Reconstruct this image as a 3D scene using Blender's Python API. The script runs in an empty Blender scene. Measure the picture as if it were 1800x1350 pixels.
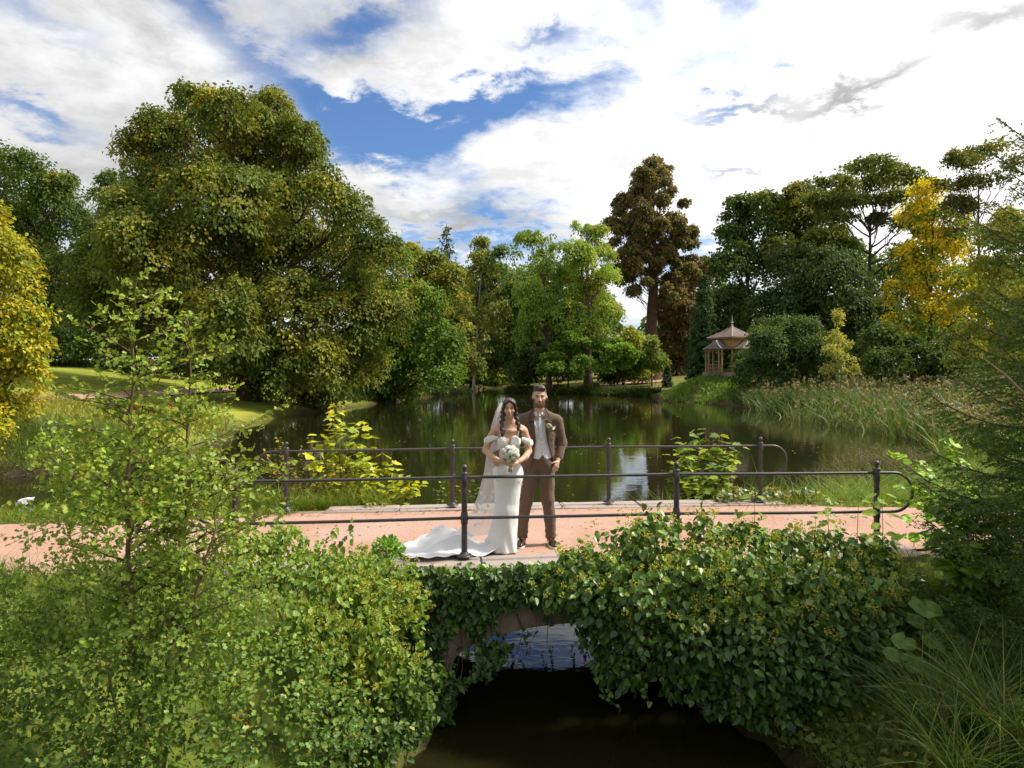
import bpy, math, random
import numpy as np
from mathutils import Vector

# ------------------------------------------------------------------ camera
scene = bpy.context.scene
COL = scene.collection
CZ, FPX, HX, HY = 1.94, 1250.0, 900.0, 660.0
cam_data = bpy.data.cameras.new('camera')
cam = bpy.data.objects.new('camera', cam_data)
COL.objects.link(cam)
cam.location = (0, 0, CZ)
cam.rotation_euler = (math.radians(90), 0, 0)
cam_data.sensor_width = 36.0
cam_data.lens = 25.0
cam_data.shift_y = -15.0 / 1800.0
cam_data.clip_start = 0.05
cam_data.clip_end = 3000
scene.camera = cam

# ------------------------------------------------------------------ node helper
class S:
    """a socket with arithmetic"""
    def __init__(s, nt, sock): s.nt, s.k = nt, sock
    def _m(s, op, a, b=None, c=None, clamp=False):
        n = s.nt.nodes.new('ShaderNodeMath'); n.operation = op; n.use_clamp = clamp
        for i, v in enumerate((a, b, c)):
            if v is None: continue
            if isinstance(v, S): s.nt.links.new(v.k, n.inputs[i])
            else: n.inputs[i].default_value = v
        return S(s.nt, n.outputs[0])
    def __add__(s, o): return s._m('ADD', s, o)
    __radd__ = __add__
    def __sub__(s, o): return s._m('SUBTRACT', s, o)
    def __rsub__(s, o): return s._m('SUBTRACT', o, s)
    def __mul__(s, o): return s._m('MULTIPLY', s, o)
    __rmul__ = __mul__
    def __truediv__(s, o): return s._m('DIVIDE', s, o)
    def pw(s, o): return s._m('POWER', s, o)
    def mx(s, o): return s._m('MAXIMUM', s, o)
    def mn(s, o): return s._m('MINIMUM', s, o)
    def exp(s): return s._m('EXPONENT', s)
    def atan2(s, o): return s._m('ARCTAN2', s, o)
    def asin(s): return s._m('ARCSINE', s)
    def sstep(s, a, b):
        n = s.nt.nodes.new('ShaderNodeMapRange'); n.interpolation_type = 'SMOOTHSTEP'
        s.nt.links.new(s.k, n.inputs[0]); n.inputs[1].default_value = a; n.inputs[2].default_value = b
        return S(s.nt, n.outputs[0])

def mknode(nt, typ, ins=None, **props):
    n = nt.nodes.new(typ)
    for k, v in props.items(): setattr(n, k, v)
    for k, v in (ins or {}).items():
        if isinstance(v, S): nt.links.new(v.k, n.inputs[k])
        else: n.inputs[k].default_value = v
    return n

def noise(nt, vec, scale, detail=4, rough=0.55, dist=0.0, out=0):
    n = mknode(nt, 'ShaderNodeTexNoise', {'Scale': scale, 'Detail': detail, 'Roughness': rough, 'Distortion': dist})
    if vec is not None: nt.links.new(vec.k, n.inputs['Vector'])
    return S(nt, n.outputs[out])

def mixc(nt, fac, a, b, mode='MIX'):
    n = nt.nodes.new('ShaderNodeMix'); n.data_type = 'RGBA'; n.blend_type = mode
    for key, v in ((0, fac), (6, a), (7, b)):
        if isinstance(v, S): nt.links.new(v.k, n.inputs[key])
        elif key == 0: n.inputs[0].default_value = v
        else: n.inputs[key].default_value = (*v[:3], 1)
    return S(nt, n.outputs[2])

# ------------------------------------------------------------------ sky
SUN_AZ, SUN_EL = math.radians(82), math.radians(52)     # high to the right of the view
world = bpy.data.worlds.new('World'); scene.world = world; world.use_nodes = True
wt = world.node_tree; wt.nodes.clear()
w_out = wt.nodes.new('ShaderNodeOutputWorld'); w_bg = wt.nodes.new('ShaderNodeBackground')
wt.links.new(w_bg.outputs[0], w_out.inputs[0])
w_bg.inputs['Strength'].default_value = 0.115
sky = mknode(wt, 'ShaderNodeTexSky', sky_type='NISHITA', sun_disc=False, sun_elevation=SUN_EL, sun_rotation=SUN_AZ)
sky.air_density = 1.0; sky.dust_density = 0.4; sky.ozone_density = 2.5
tc = wt.nodes.new('ShaderNodeTexCoord')
gen = S(wt, tc.outputs['Generated'])
sx = mknode(wt, 'ShaderNodeSeparateXYZ', {'Vector': gen})
dx, dy, dz = (S(wt, sx.outputs[i]) for i in range(3))
az = dx.atan2(dy) * 57.2958
el = dz.asin() * 57.2958
den = dz.mx(0.0) + 0.16
cmb = mknode(wt, 'ShaderNodeCombineXYZ', {'X': dx / den, 'Y': dy / den, 'Z': 0.0})
pl = S(wt, cmb.outputs[0])
n_big = noise(wt, pl, 0.75, 5, 0.55, 0.6)
n_mid = noise(wt, pl, 2.3, 7, 0.62, 0.35)
n_det = noise(wt, pl, 7.0, 6, 0.65, 0.2)
fb = n_big * 0.25 + n_mid * 0.45 + n_det * 0.30
wob = (noise(wt, pl, 1.6, 3, 0.5) - 0.5)
azw = az + wob * 5.0 + (n_mid - 0.5) * 7.0
elw = el + (noise(wt, pl, 2.1, 3, 0.5, 0.3) - 0.5) * 4.0 + (n_det - 0.5) * 7.0
def px2ang(px, py):
    a = math.atan((px - HX) / FPX)
    return math.degrees(a), math.degrees(math.atan((HY - py) / FPX * math.cos(a)))
def gap(px, py, rx, ry, tilt, w):
    a, e = px2ang(px, py); r = 1 / 1250 * 57.3; c, s_ = math.cos(math.radians(tilt)), math.sin(math.radians(tilt))
    u, v = azw - a, elw - e
    p, q = (u * c + v * s_) / (rx * r), (v * c - u * s_) / (ry * r)
    return (0.0 - (p * p + q * q)).exp() * w
bias = None
for g in [(690, 250, 135, 62, 4, -0.42), (640, 205, 90, 35, -15, -0.25), (850, 180, 90, 30, 15, -0.26),
          (400, 60, 230, 34, -28, -0.19), (620, 45, 110, 30, 25, -0.19), (1000, 160, 100, 36, 5, -0.20),
          (940, 70, 70, 20, 0, -0.20), (1290, 70, 60, 50, 0, -0.10), (1280, 190, 130, 18, 4, -0.22), (1320, 10, 80, 22, 0, -0.07),
          (45, 205, 80, 28, -20, -0.24), (90, 30, 120, 30, -10, -0.12), (820, 430, 200, 22, 0, -0.22), (1390, 98, 40, 16, 20, -0.2), (1300, 298, 110, 14, 0, -0.22),
          (1240, 450, 130, 40, 0, -0.12), (1680, 240, 330, 170, 0, 0.30), (1430, 330, 260, 90, 0, 0.15),
          (800, 95, 130, 55, 10, 0.16), (960, 280, 190, 45, 4, 0.22), (640, 330, 90, 30, -14, 0.2), (170, 130, 210, 60, 0, 0.16), (60, 280, 160, 60, 0, 0.2), (300, 30, 120, 40, -10, 0.1), (610, 165, 40, 22, -20, 0.3)]:
    t = gap(*g); bias = t if bias is None else bias + t
dens = (fb + bias * 0.85).sstep(0.29, 0.58)
# cloud tone: thick parts pale, thin bellies grey, brighter towards the hidden sun, its out-of-view glow boosted for fill light
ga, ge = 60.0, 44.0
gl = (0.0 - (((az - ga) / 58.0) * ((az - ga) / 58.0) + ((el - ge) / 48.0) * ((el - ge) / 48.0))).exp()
shade = (noise(wt, pl, 1.3, 6, 0.6, 0.4) * 0.6 + n_det * 0.4).sstep(0.40, 0.62)
grey = gap(800, 388, 190, 24, -3, 1.0) + gap(1510, 158, 130, 20, 18, 1.4) + gap(1740, 8, 120, 28, -6, 1.3) + gap(470, 20, 260, 60, 0, 0.5) + gap(150, 300, 200, 80, 0, 0.35) + gap(1330, 185, 100, 14, 3, 1.2) + gap(1300, 298, 70, 10, 0, 1.0)
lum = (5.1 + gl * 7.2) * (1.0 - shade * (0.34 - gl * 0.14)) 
lum = lum * (1.0 - grey.mn(1.4) * 0.42)
lum = lum.mx(2.6)
hz = (0.0 - el / 7.0).mn(0.0).exp()
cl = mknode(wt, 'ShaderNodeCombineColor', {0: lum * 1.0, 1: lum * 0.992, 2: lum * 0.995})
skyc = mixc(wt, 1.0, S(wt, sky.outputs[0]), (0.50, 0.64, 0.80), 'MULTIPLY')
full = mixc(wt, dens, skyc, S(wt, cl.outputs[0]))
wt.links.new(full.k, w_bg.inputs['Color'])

# ------------------------------------------------------------------ sun (veiled by thin cloud)
sd = bpy.data.lights.new('sun', 'SUN'); sd.energy = 4.2; sd.angle = math.radians(7); sd.color = (1.0, 0.93, 0.80)
sun = bpy.data.objects.new('sun', sd); COL.objects.link(sun)
sv = Vector((math.sin(SUN_AZ) * math.cos(SUN_EL), math.cos(SUN_AZ) * math.cos(SUN_EL), math.sin(SUN_EL)))
sun.rotation_euler = sv.to_track_quat('Z', 'Y').to_euler()
sun.location = (20, 10, 40)

vs = scene.view_settings
vs.view_transform = 'Standard'; vs.look = 'None'; vs.gamma = 1.0; vs.exposure = 0.66; vs.use_curve_mapping = False
cy = scene.cycles
cy.use_denoising = True; cy.max_bounces = 8; cy.diffuse_bounces = 5; cy.glossy_bounces = 3
cy.transmission_bounces = 6; cy.transparent_max_bounces = 12
cy.caustics_reflective = False; cy.caustics_refractive = False; cy.sample_clamp_indirect = 6.0
# ------------------------------------------------------------------ helpers
rng = np.random.default_rng(7)
PI = math.pi
def P(px, py, d):
    """point seen at photo pixel (px,py) at depth d"""
    return np.array([(px - HX) / FPX * d, d, CZ - (py - HY) / FPX * d])

_perm = np.random.default_rng(3).permutation(512).astype(np.int64)
_perm = np.concatenate([_perm, _perm, _perm])
_val = np.random.default_rng(4).random(512)
def vnoise(p, scale=1.0, octaves=1):
    """value noise on (N,3) points, 0..1"""
    p = np.asarray(p, float) / scale
    out = np.zeros(len(p)); amp = 1.0; tot = 0
    for o in range(octaves):
        i = np.floor(p).astype(np.int64); f = p - i; f = f * f * (3 - 2 * f)
        i = i & 511
        acc = 0
        for a in (0, 1):
            wx = f[:, 0] if a else 1 - f[:, 0]
            pa = _perm[(i[:, 0] + a) & 511]
            for b in (0, 1):
                wy = f[:, 1] if b else 1 - f[:, 1]
                pb = _perm[(pa + i[:, 1] + b) & 511]
                for c in (0, 1):
                    wz = f[:, 2] if c else 1 - f[:, 2]
                    acc = acc + wx * wy * wz * _val[_perm[(pb + i[:, 2] + c) & 511]]
        out += amp * acc; tot += amp; amp *= 0.5; p = p * 2.03 + 17.3
    return out / tot

def nrm(v): return v / np.maximum(np.linalg.norm(v, axis=-1, keepdims=True), 1e-9)
def rand_dir(n): return nrm(rng.normal(size=(n, 3)))

class MB:
    """collects polygons (all faces of any one add share their size) into one mesh"""
    def __init__(s): s.v, s.f, s.c, s.m, s.n = [], [], [], [], 0
    def add(s, verts, faces, col=None, mat=0):
        verts = np.asarray(verts, np.float32).reshape(-1, 3); faces = np.asarray(faces, np.int64)
        if len(faces) == 0: return s
        s.v.append(verts); s.f.append(faces + s.n)
        if col is None: c = np.ones((len(verts), 3), np.float32)
        else: c = np.broadcast_to(np.asarray(col, np.float32), (len(verts), 3))
        s.c.append(c); s.m.append(np.full(len(faces), mat, np.int32)); s.n += len(verts)
        return s
    def mesh(s, name, mats, smooth=False, colors=True):
        me = bpy.data.meshes.new(name)
        V = np.concatenate(s.v); n = len(V)
        me.vertices.add(n); me.vertices.foreach_set('co', V.ravel())
        loops = np.concatenate([f.ravel() for f in s.f])
        sizes = np.concatenate([np.full(len(f), f.shape[1], np.int32) for f in s.f])
        starts = np.concatenate([[0], np.cumsum(sizes)[:-1]]).astype(np.int32)
        me.loops.add(len(loops)); me.loops.foreach_set('vertex_index', loops.astype(np.int32))
        me.polygons.add(len(sizes)); me.polygons.foreach_set('loop_start', starts)
        me.polygons.foreach_set('material_index', np.concatenate(s.m))
        if smooth: me.polygons.foreach_set('use_smooth', np.ones(len(sizes), bool))
        else: me.polygons.foreach_set('use_smooth', np.zeros(len(sizes), bool))
        if colors:
            at = me.color_attributes.new('col', 'FLOAT_COLOR', 'POINT')
            C = np.ones((n, 4), np.float32); C[:, :3] = np.concatenate(s.c)
            at.data.foreach_set('color', C.ravel())
        for m in (mats if isinstance(mats, (list, tuple)) else [mats]): me.materials.append(m)
        me.update(calc_edges=True)
        return me
    def obj(s, name, mats, parent=None, smooth=False, **tags):
        return link(name, s.mesh(name, mats, smooth), parent, **tags)

def link(name, data, parent=None, **tags):
    o = bpy.data.objects.new(name, data); COL.objects.link(o)
    if parent is not None: o.parent = parent
    for k, v in tags.items():
        if v is not None: o[k] = v
    return o
def thing(name, label, category, group=None, loc=(0, 0, 0), rz=0.0):
    o = bpy.data.objects.new(name, None); COL.objects.link(o)
    o.empty_display_size = 0.2
    o.location = loc; o.rotation_euler = (0, 0, rz); o['label'] = label; o['category'] = category
    if group: o['group'] = group
    return o
def part(mb, name, mats, root, smooth=False, **tags):
    """link a mesh collected in world space under an unrotated root, keeping it in place"""
    o = mb.obj(name, mats, root, smooth, **tags)
    o.location = -Vector(root.location)
    return o

def tube(mb, pts, rad, sides=6, col=None, mat=0, cap=True):
    pts = np.asarray(pts, float); K = len(pts)
    rad = np.broadcast_to(np.asarray(rad, float), (K,))
    tan = nrm(np.gradient(pts, axis=0))
    u = np.cross(tan[0], [0.0, 0, 1.0])
    if np.linalg.norm(u) < 1e-3: u = np.cross(tan[0], [1.0, 0, 0])
    u = u / np.linalg.norm(u); V = []
    a = np.arange(sides) * 2 * PI / sides
    for k in range(K):
        u = u - tan[k] * u.dot(tan[k]); u /= np.linalg.norm(u); w = np.cross(tan[k], u)
        V.append(pts[k] + rad[k] * (np.cos(a)[:, None] * u + np.sin(a)[:, None] * w))
    V = np.concatenate(V)
    i = np.arange(sides); j = (i + 1) % sides
    F = np.concatenate([np.stack([k * sides + i, k * sides + j, (k + 1) * sides + j, (k + 1) * sides + i], 1) for k in range(K - 1)])
    if col is not None and np.ndim(col) == 2: col = np.repeat(col, sides, 0)
    mb.add(V, F, col, mat)
    if cap:
        c = np.concatenate([V[:sides], V[-sides:]])
        mb.add(c, [list(range(sides))[::-1], list(range(sides, 2 * sides))], None if col is None or np.ndim(col) == 2 else col, mat)
    return mb

def box(mb, c, size, rz=0.0, col=None, mat=0, bev=0.0, jit=0.0):
    c = np.asarray(c, float); h = np.asarray(size, float) / 2
    b = min(bev, min(h) * 0.9)
    if b <= 0:
        sg = np.array([[x, y, z] for z in (-1, 1) for y in (-1, 1) for x in (-1, 1)], float) * h
        F = [[0, 2, 3, 1], [4, 5, 7, 6], [0, 1, 5, 4], [2, 6, 7, 3], [0, 4, 6, 2], [1, 3, 7, 5]]
    else:       # chamfered top and bottom edges
        def ring(x, y, z, k): return [[-x + k, -y, z], [x - k, -y, z], [x, -y + k, z], [x, y - k, z], [x - k, y, z], [-x + k, y, z], [-x, y - k, z], [-x, -y + k, z]]
        sg = np.array(ring(h[0] - b, h[1] - b, -h[2], b) + ring(h[0], h[1], -h[2] + b, b) + ring(h[0], h[1], h[2] - b, b) + ring(h[0] - b, h[1] - b, h[2], b))
        F = None
    if jit: sg = sg + rng.normal(size=sg.shape) * jit
    ca, sa = math.cos(rz), math.sin(rz)
    R = np.array([[ca, sa, 0], [-sa, ca, 0], [0, 0, 1]])
    V = sg @ R + c
    if F is not None: return mb.add(V, F, col, mat)
    i = np.arange(8); j = (i + 1) % 8
    n0 = mb.n
    Q = np.concatenate([np.stack([k * 8 + i, k * 8 + j, (k + 1) * 8 + j, (k + 1) * 8 + i], 1) for k in range(3)])
    mb.add(V, Q, col, mat)
    mb.add(np.concatenate([V[:8], V[24:]]), [list(range(8))[::-1], list(range(8, 16))], col, mat)
    return mb

def lathe(mb, prof, c, sides=14, col=None, mat=0):
    """prof: list of (r,z) from bottom to top"""
    prof = np.asarray(prof, float); a = np.arange(sides) * 2 * PI / sides
    V = np.concatenate([np.stack([r * np.cos(a), r * np.sin(a), np.full(sides, z)], 1) for r, z in prof]) + np.asarray(c, float)
    i = np.arange(sides); j = (i + 1) % sides
    F = np.concatenate([np.stack([k * sides + i, k * sides + j, (k + 1) * sides + j, (k + 1) * sides + i], 1) for k in range(len(prof) - 1)])
    mb.add(V, F, col, mat)
    e = len(prof) - 1
    mb.add(np.concatenate([V[:sides], V[e * sides:]]), [list(range(sides))[::-1], list(range(sides, 2 * sides))], col, mat)
    return mb

# ---- leaf outlines: x across, y along, z out of the leaf; fans of triangles
def _fan(outline, mid=0.0, fold=0.12):
    """closed outline (x>=0 half, from base to tip) mirrored; folded along the midrib"""
    h = np.array(outline, float)
    V = [[0, 0, 0], [0, 1, 0], [0, 0.45, -0.03]]
    F = []
    for sgn in (1, -1):
        o = len(V)
        for x, y in h: V.append([sgn * x, y, fold * abs(x) - 0.25 * max(0, y - 0.5) ** 2])
        idx = [0] + list(range(o, o + len(h))) + [1]
        for a, b in zip(idx[:-1], idx[1:]):
            F.append([2, a, b] if sgn > 0 else [2, b, a])
    V = np.array(V); V[1, 2] = -0.06
    return V, np.array(F)
L_CARD = (np.array([[0, 0, 0], [0.34, 0.5, 0.09], [0, 1, -0.05], [-0.34, 0.5, 0.09]], float), np.array([[0, 1, 2], [0, 2, 3]]))
L_OVAL = _fan([(0.26, 0.18), (0.36, 0.45), (0.22, 0.8)])
L_IVY = _fan([(0.30, -0.12), (0.52, 0.16), (0.34, 0.40), (0.26, 0.66)], fold=0.2)
L_IVYF = _fan([(0.24, -0.04), (0.40, 0.22), (0.30, 0.58)], fold=0.18)
L_HAW = _fan([(0.10, 0.16), (0.40, 0.30), (0.24, 0.44), (0.46, 0.66), (0.20, 0.74), (0.16, 0.95)], fold=0.15)
L_HAWS = _fan([(0.36, 0.28), (0.20, 0.45), (0.42, 0.70)], fold=0.15)
L_MAPLE = _fan([(0.22, -0.14), (0.34, 0.02), (0.62, 0.14), (0.40, 0.28), (0.66, 0.62), (0.34, 0.54), (0.22, 0.78)], fold=0.12)
L_ROUND = _fan([(0.34, -0.14), (0.56, 0.08), (0.62, 0.42), (0.50, 0.76), (0.24, 0.97)], fold=0.14)
L_HEART = _fan([(0.26, -0.08), (0.42, 0.14), (0.38, 0.42), (0.2, 0.74)], fold=0.22)

def frames(dirs, nor):
    y = nrm(dirs); x = nrm(np.cross(y, nor)); z = np.cross(x, y)
    return np.stack([x, y, z], 1)        # rows are the axes

def leaves(mb, tmpl, pos, dirs, nor, size, col, mat=0):
    """many copies of a leaf outline"""
    T, F = tmpl; n = len(pos)
    if n == 0: return mb
    R = frames(dirs, nor)
    size = np.broadcast_to(np.asarray(size, float), (n,))
    V = np.einsum('tk,nkj->ntj', T, R) * size[:, None, None] + pos[:, None, :]
    idx = (np.arange(n) * len(T))[:, None, None] + F[None]
    col = np.broadcast_to(np.asarray(col, np.float32), (n, 3))
    mb.add(V.reshape(-1, 3), idx.reshape(-1, 3), np.repeat(col, len(T), 0), mat)
    return mb

def pal(n, cols, jit=0.12, wts=None):
    """random colours between palette entries"""
    cols = np.asarray(cols, float)
    p = None if wts is None else np.asarray(wts, float) / np.sum(wts)
    a = cols[rng.choice(len(cols), n, p=p)]; b = cols[rng.choice(len(cols), n, p=p)]
    t = rng.random((n, 1)) * 0.5
    c = a * (1 - t) + b * t
    return np.clip(c * (1 + rng.normal(size=(n, 1)) * jit), 0.003, 1)

def blades(mb, pos, h, w, lean, col, bend=0.5, segs=3, mat=0, wind=None):
    """grass blades: strips that bend over"""
    n = len(pos)
    if n == 0: return mb
    h = np.broadcast_to(np.asarray(h, float), (n,)); w = np.broadcast_to(np.asarray(w, float), (n,))
    a = rng.random(n) * 2 * PI
    d = np.stack([np.cos(a), np.sin(a), np.zeros(n)], 1)
    if wind is not None: d = nrm(d + np.asarray(wind, float))
    side = np.stack([-d[:, 1], d[:, 0], np.zeros(n)], 1)
    # blades face every way
    b = rng.random(n) * PI; side = np.stack([np.cos(b), np.sin(b), np.zeros(n)], 1) * 0.6 + side * 0.4
    side = nrm(side)
    ln = lean * (0.3 + rng.random(n)); bd = bend * (0.3 + 1.2 * rng.random(n))
    V = []
    for k in range(segs + 1):
        t = k / segs
        out = (ln * t + bd * t * t)[:, None] * h[:, None] * d
        up = (t - 0.35 * bd * t * t * t)[:, None] * h[:, None] * np.array([0, 0, 1.0])
        c = pos + out + up
        ww = (w * (1 - t ** 1.6))[:, None] * side * 0.5
        if k < segs: V += [c - ww, c + ww]
        else: V.append(c)
    V = np.stack(V, 1); m = V.shape[1]
    F = []
    for k in range(segs - 1): F += [[2 * k, 2 * k + 1, 2 * k + 3], [2 * k, 2 * k + 3, 2 * k + 2]]
    k = segs - 1; F.append([2 * k, 2 * k + 1, 2 * k + 2])
    idx = (np.arange(n) * m)[:, None, None] + np.array(F)[None]
    col = np.broadcast_to(np.asarray(col, np.float32), (n, 3))
    mb.add(V.reshape(-1, 3), idx.reshape(-1, 3), np.repeat(col, m, 0), mat)
    return mb

# ------------------------------------------------------------------ materials
def material(name):
    m = bpy.data.materials.new(name); m.use_nodes = True
    nt = m.node_tree; nt.nodes.clear()
    out = nt.nodes.new('ShaderNodeOutputMaterial')
    b = nt.nodes.new('ShaderNodeBsdfPrincipled')
    nt.links.new(b.outputs[0], out.inputs[0])
    return m, nt, b, out
def objco(nt): return S(nt, nt.nodes.new('ShaderNodeTexCoord').outputs['Object'])
def geopos(nt): return S(nt, nt.nodes.new('ShaderNodeNewGeometry').outputs['Position'])
def bump(nt, b, h, strength=0.3, dist=0.02):
    n = mknode(nt, 'ShaderNodeBump', {'Height': h, 'Strength': strength, 'Distance': dist})
    nt.links.new(n.outputs[0], b.inputs['Normal']); return n

def leaf_material(name, transl=0.3, rough=0.55, spec=0.3, warm=(1.25, 1.15, 0.55), gain=1.0, neutral=False):
    m, nt, b, out = material(name)
    at = mknode(nt, 'ShaderNodeAttribute', attribute_name='col')
    c = S(nt, at.outputs['Color'])
    nz = noise(nt, geopos(nt), 9.0, 2).sstep(0.25, 0.75)
    lo_, hi_ = ((0.94,) * 3, (1.03,) * 3) if neutral else ((0.84 * gain, 0.92 * gain, 0.80 * gain), (1.10 * gain, 1.15 * gain, 0.92 * gain))
    c = mixc(nt, nz, mixc(nt, 1.0, c, lo_, 'MULTIPLY'), mixc(nt, 1.0, c, hi_, 'MULTIPLY'))
    nt.links.new(c.k, b.inputs['Base Color'])
    b.inputs['Roughness'].default_value = rough; b.inputs['Specular IOR Level'].default_value = spec
    tr = nt.nodes.new('ShaderNodeBsdfTranslucent')
    tcx = mixc(nt, 1.0, c, warm, 'MULTIPLY'); nt.links.new(tcx.k, tr.inputs['Color'])
    mx = nt.nodes.new('ShaderNodeMixShader'); mx.inputs[0].default_value = transl
    nt.links.new(b.outputs[0], mx.inputs[1]); nt.links.new(tr.outputs[0], mx.inputs[2])
    nt.links.new(mx.outputs[0], out.inputs[0])
    return m
def col_material(name, rough=0.7, spec=0.3, nscale=12.0, nstr=0.25, bumpd=0.0, bscale=40.0, stretch=None, gain=1.0):
    """colour attribute times a noise, with optional relief"""
    m, nt, b, out = material(name)
    c = S(nt, mknode(nt, 'ShaderNodeAttribute', attribute_name='col').outputs['Color'])
    co = objco(nt)
    if stretch:
        mp = mknode(nt, 'ShaderNodeMapping', {'Vector': co, 'Scale': stretch}); co = S(nt, mp.outputs[0])
    nz = noise(nt, co, nscale, 5, 0.6)
    lo = mixc(nt, 1.0, c, (1 - nstr,) * 3, 'MULTIPLY'); hi = mixc(nt, 1.0, c, (1 + nstr,) * 3, 'MULTIPLY')
    nt.links.new(mixc(nt, nz.sstep(0.25, 0.75), lo, hi).k, b.inputs['Base Color'])
    b.inputs['Roughness'].default_value = rough; b.inputs['Specular IOR Level'].default_value = spec
    if bumpd: bump(nt, b, noise(nt, co, bscale, 4, 0.6), 0.6, bumpd)
    return m

M = {}
M['leaf'] = leaf_material('leaf_far', 0.36, 0.6, 0.2, gain=2.0)
M['leaf_near'] = leaf_material('leaf_near', 0.34, 0.45, 0.3, gain=1.4)
M['leaf_ivy'] = leaf_material('leaf_ivy', 0.16, 0.36, 0.42, gain=1.45)
M['grass'] = leaf_material('grass_blade', 0.35, 0.5, 0.3)
M['bark'] = col_material('bark', 0.9, 0.1, 6.0, 0.45, 0.03, 18.0, (1, 1, 0.25))
M['twig'] = col_material('twig', 0.8, 0.2, 30.0, 0.3)
BROWN = (0.055, 0.038, 0.026); GREYB = (0.10, 0.085, 0.07)

from mathutils import Matrix
def leaf_objects(root, tmpl, pos, dirs, nor, size, cols, mat, name='leaf', variants=6, key=''):
    """single leaves, each an object sharing one of a few meshes"""
    R = frames(dirs, nor); n = len(pos)
    order = np.argsort(cols[:, 0] + cols[:, 1]); which = np.empty(n, int); which[order] = np.arange(n) * variants // max(n, 1)
    ms = []
    for k in range(variants):
        sel = cols[which == k]
        c = sel.mean(0) if len(sel) else cols.mean(0)
        ms.append(MB().add(tmpl[0], tmpl[1], c).mesh(name, mat))
    size = np.broadcast_to(np.asarray(size, float), (n,)); L = np.array(root.location)
    for i in range(n):
        o = bpy.data.objects.new(name, ms[which[i]]); COL.objects.link(o); o.parent = root
        A = R[i].T * size[i]; p = pos[i] - L
        o.matrix_local = Matrix([[*A[0], p[0]], [*A[1], p[1]], [*A[2], p[2]], [0, 0, 0, 1]])
def foliage(root, tmpl, pos, dirs, nor, size, cols, mat, single=0, front=None):
    """the nearest, most exposed leaves singly, the rest as one mass"""
    n = len(pos); size = np.broadcast_to(np.asarray(size, float), (n,))
    if single and n > single:
        score = front if front is not None else -np.linalg.norm(pos - np.array([0, 0, CZ]), axis=1)
        top = np.argsort(-score)[:single]
    else: top = np.arange(n) if single else np.array([], int)
    rest = np.setdiff1d(np.arange(n), top)
    if len(top): leaf_objects(root, tmpl, pos[top], dirs[top], nor[top], size[top], cols[top], mat)
    if len(rest):
        mb = MB(); leaves(mb, tmpl, pos[rest], dirs[rest], nor[rest], size[rest], cols[rest])
        part(mb, 'foliage', mat, root, kind='stuff')
# ------------------------------------------------------------------ ground shape
WZ = -1.55                                      # water level
BR = np.array([-0.5, 7.46]); BA = math.atan(0.096)      # bridge frame: origin at the second near post
BU = np.array([math.cos(BA), math.sin(BA)]); BV = np.array([-math.sin(BA), math.cos(BA)])
def b2w(u, v, z=0.0):
    u = np.asarray(u, float); q = BR[None] + np.outer(np.atleast_1d(u), BU) + np.outer(np.atleast_1d(v), BV)
    return np.column_stack([q, np.broadcast_to(np.atleast_1d(z), len(q))])
def w2b(xy):
    d = np.asarray(xy)[:, :2] - BR
    return d @ BU, d @ BV
GMX, GMY = 30.2, 98.0                           # pavilion mound
LAKE = np.array([(-70, 13.2), (-70, 22), (-30, 23), (-17.5, 24.2), (-14.4, 26), (-14.6, 35), (-17.2, 45), (-19.0, 54), (-17.5, 75), (-15.8, 97), (-12, 122), (-8.5, 146),
                 (-8.5, 190), (-3.0, 192), (-1.2, 148), (4, 139), (10.6, 133), (17, 125), (23.4, 119), (22.5, 108), (20.3, 99), (24.0, 90), (25.6, 84), (24.6, 66), (23.0, 52),
                 (22.6, 42), (20.0, 33), (15.5, 27), (11.5, 22), (8.0, 17.6), (4.6, 13.8), (2.6, 12.4), (2.05, 10.9), (2.12, 7.2), (2.8, 5.6), (3.2, 4.0), (3.3, -14),
                 (-1.4, -14), (-1.25, 4.4), (-0.9, 5.8), (-0.62, 7.0), (-0.85, 10.9), (-1.4, 12.1), (-5, 12.0), (-10, 12.2), (-22, 12.8)], float)
def lake_sd(x, y):
    """signed distance to the shoreline, positive on land"""
    p = np.column_stack([x, y]); n = len(p); best = np.full(n, 1e9); inside = np.zeros(n, bool)
    for a, b in zip(LAKE, np.roll(LAKE, -1, 0)):
        e = b - a; w = p - a
        t = np.clip((w @ e) / (e @ e), 0, 1)
        q = w - t[:, None] * e
        best = np.minimum(best, (q * q).sum(1))
        c = ((a[1] <= p[:, 1]) & (b[1] > p[:, 1])) | ((b[1] <= p[:, 1]) & (a[1] > p[:, 1]))
        with np.errstate(divide='ignore', invalid='ignore'):
            xi = a[0] + (p[:, 1] - a[1]) / (b[1] - a[1]) * e[0]
        inside ^= c & (p[:, 0] < xi)
    d = np.sqrt(best)
    return np.where(inside, -d, d)
def sst(a, b, x): t = np.clip((x - a) / (b - a), 0, 1); return t * t * (3 - 2 * t)
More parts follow.
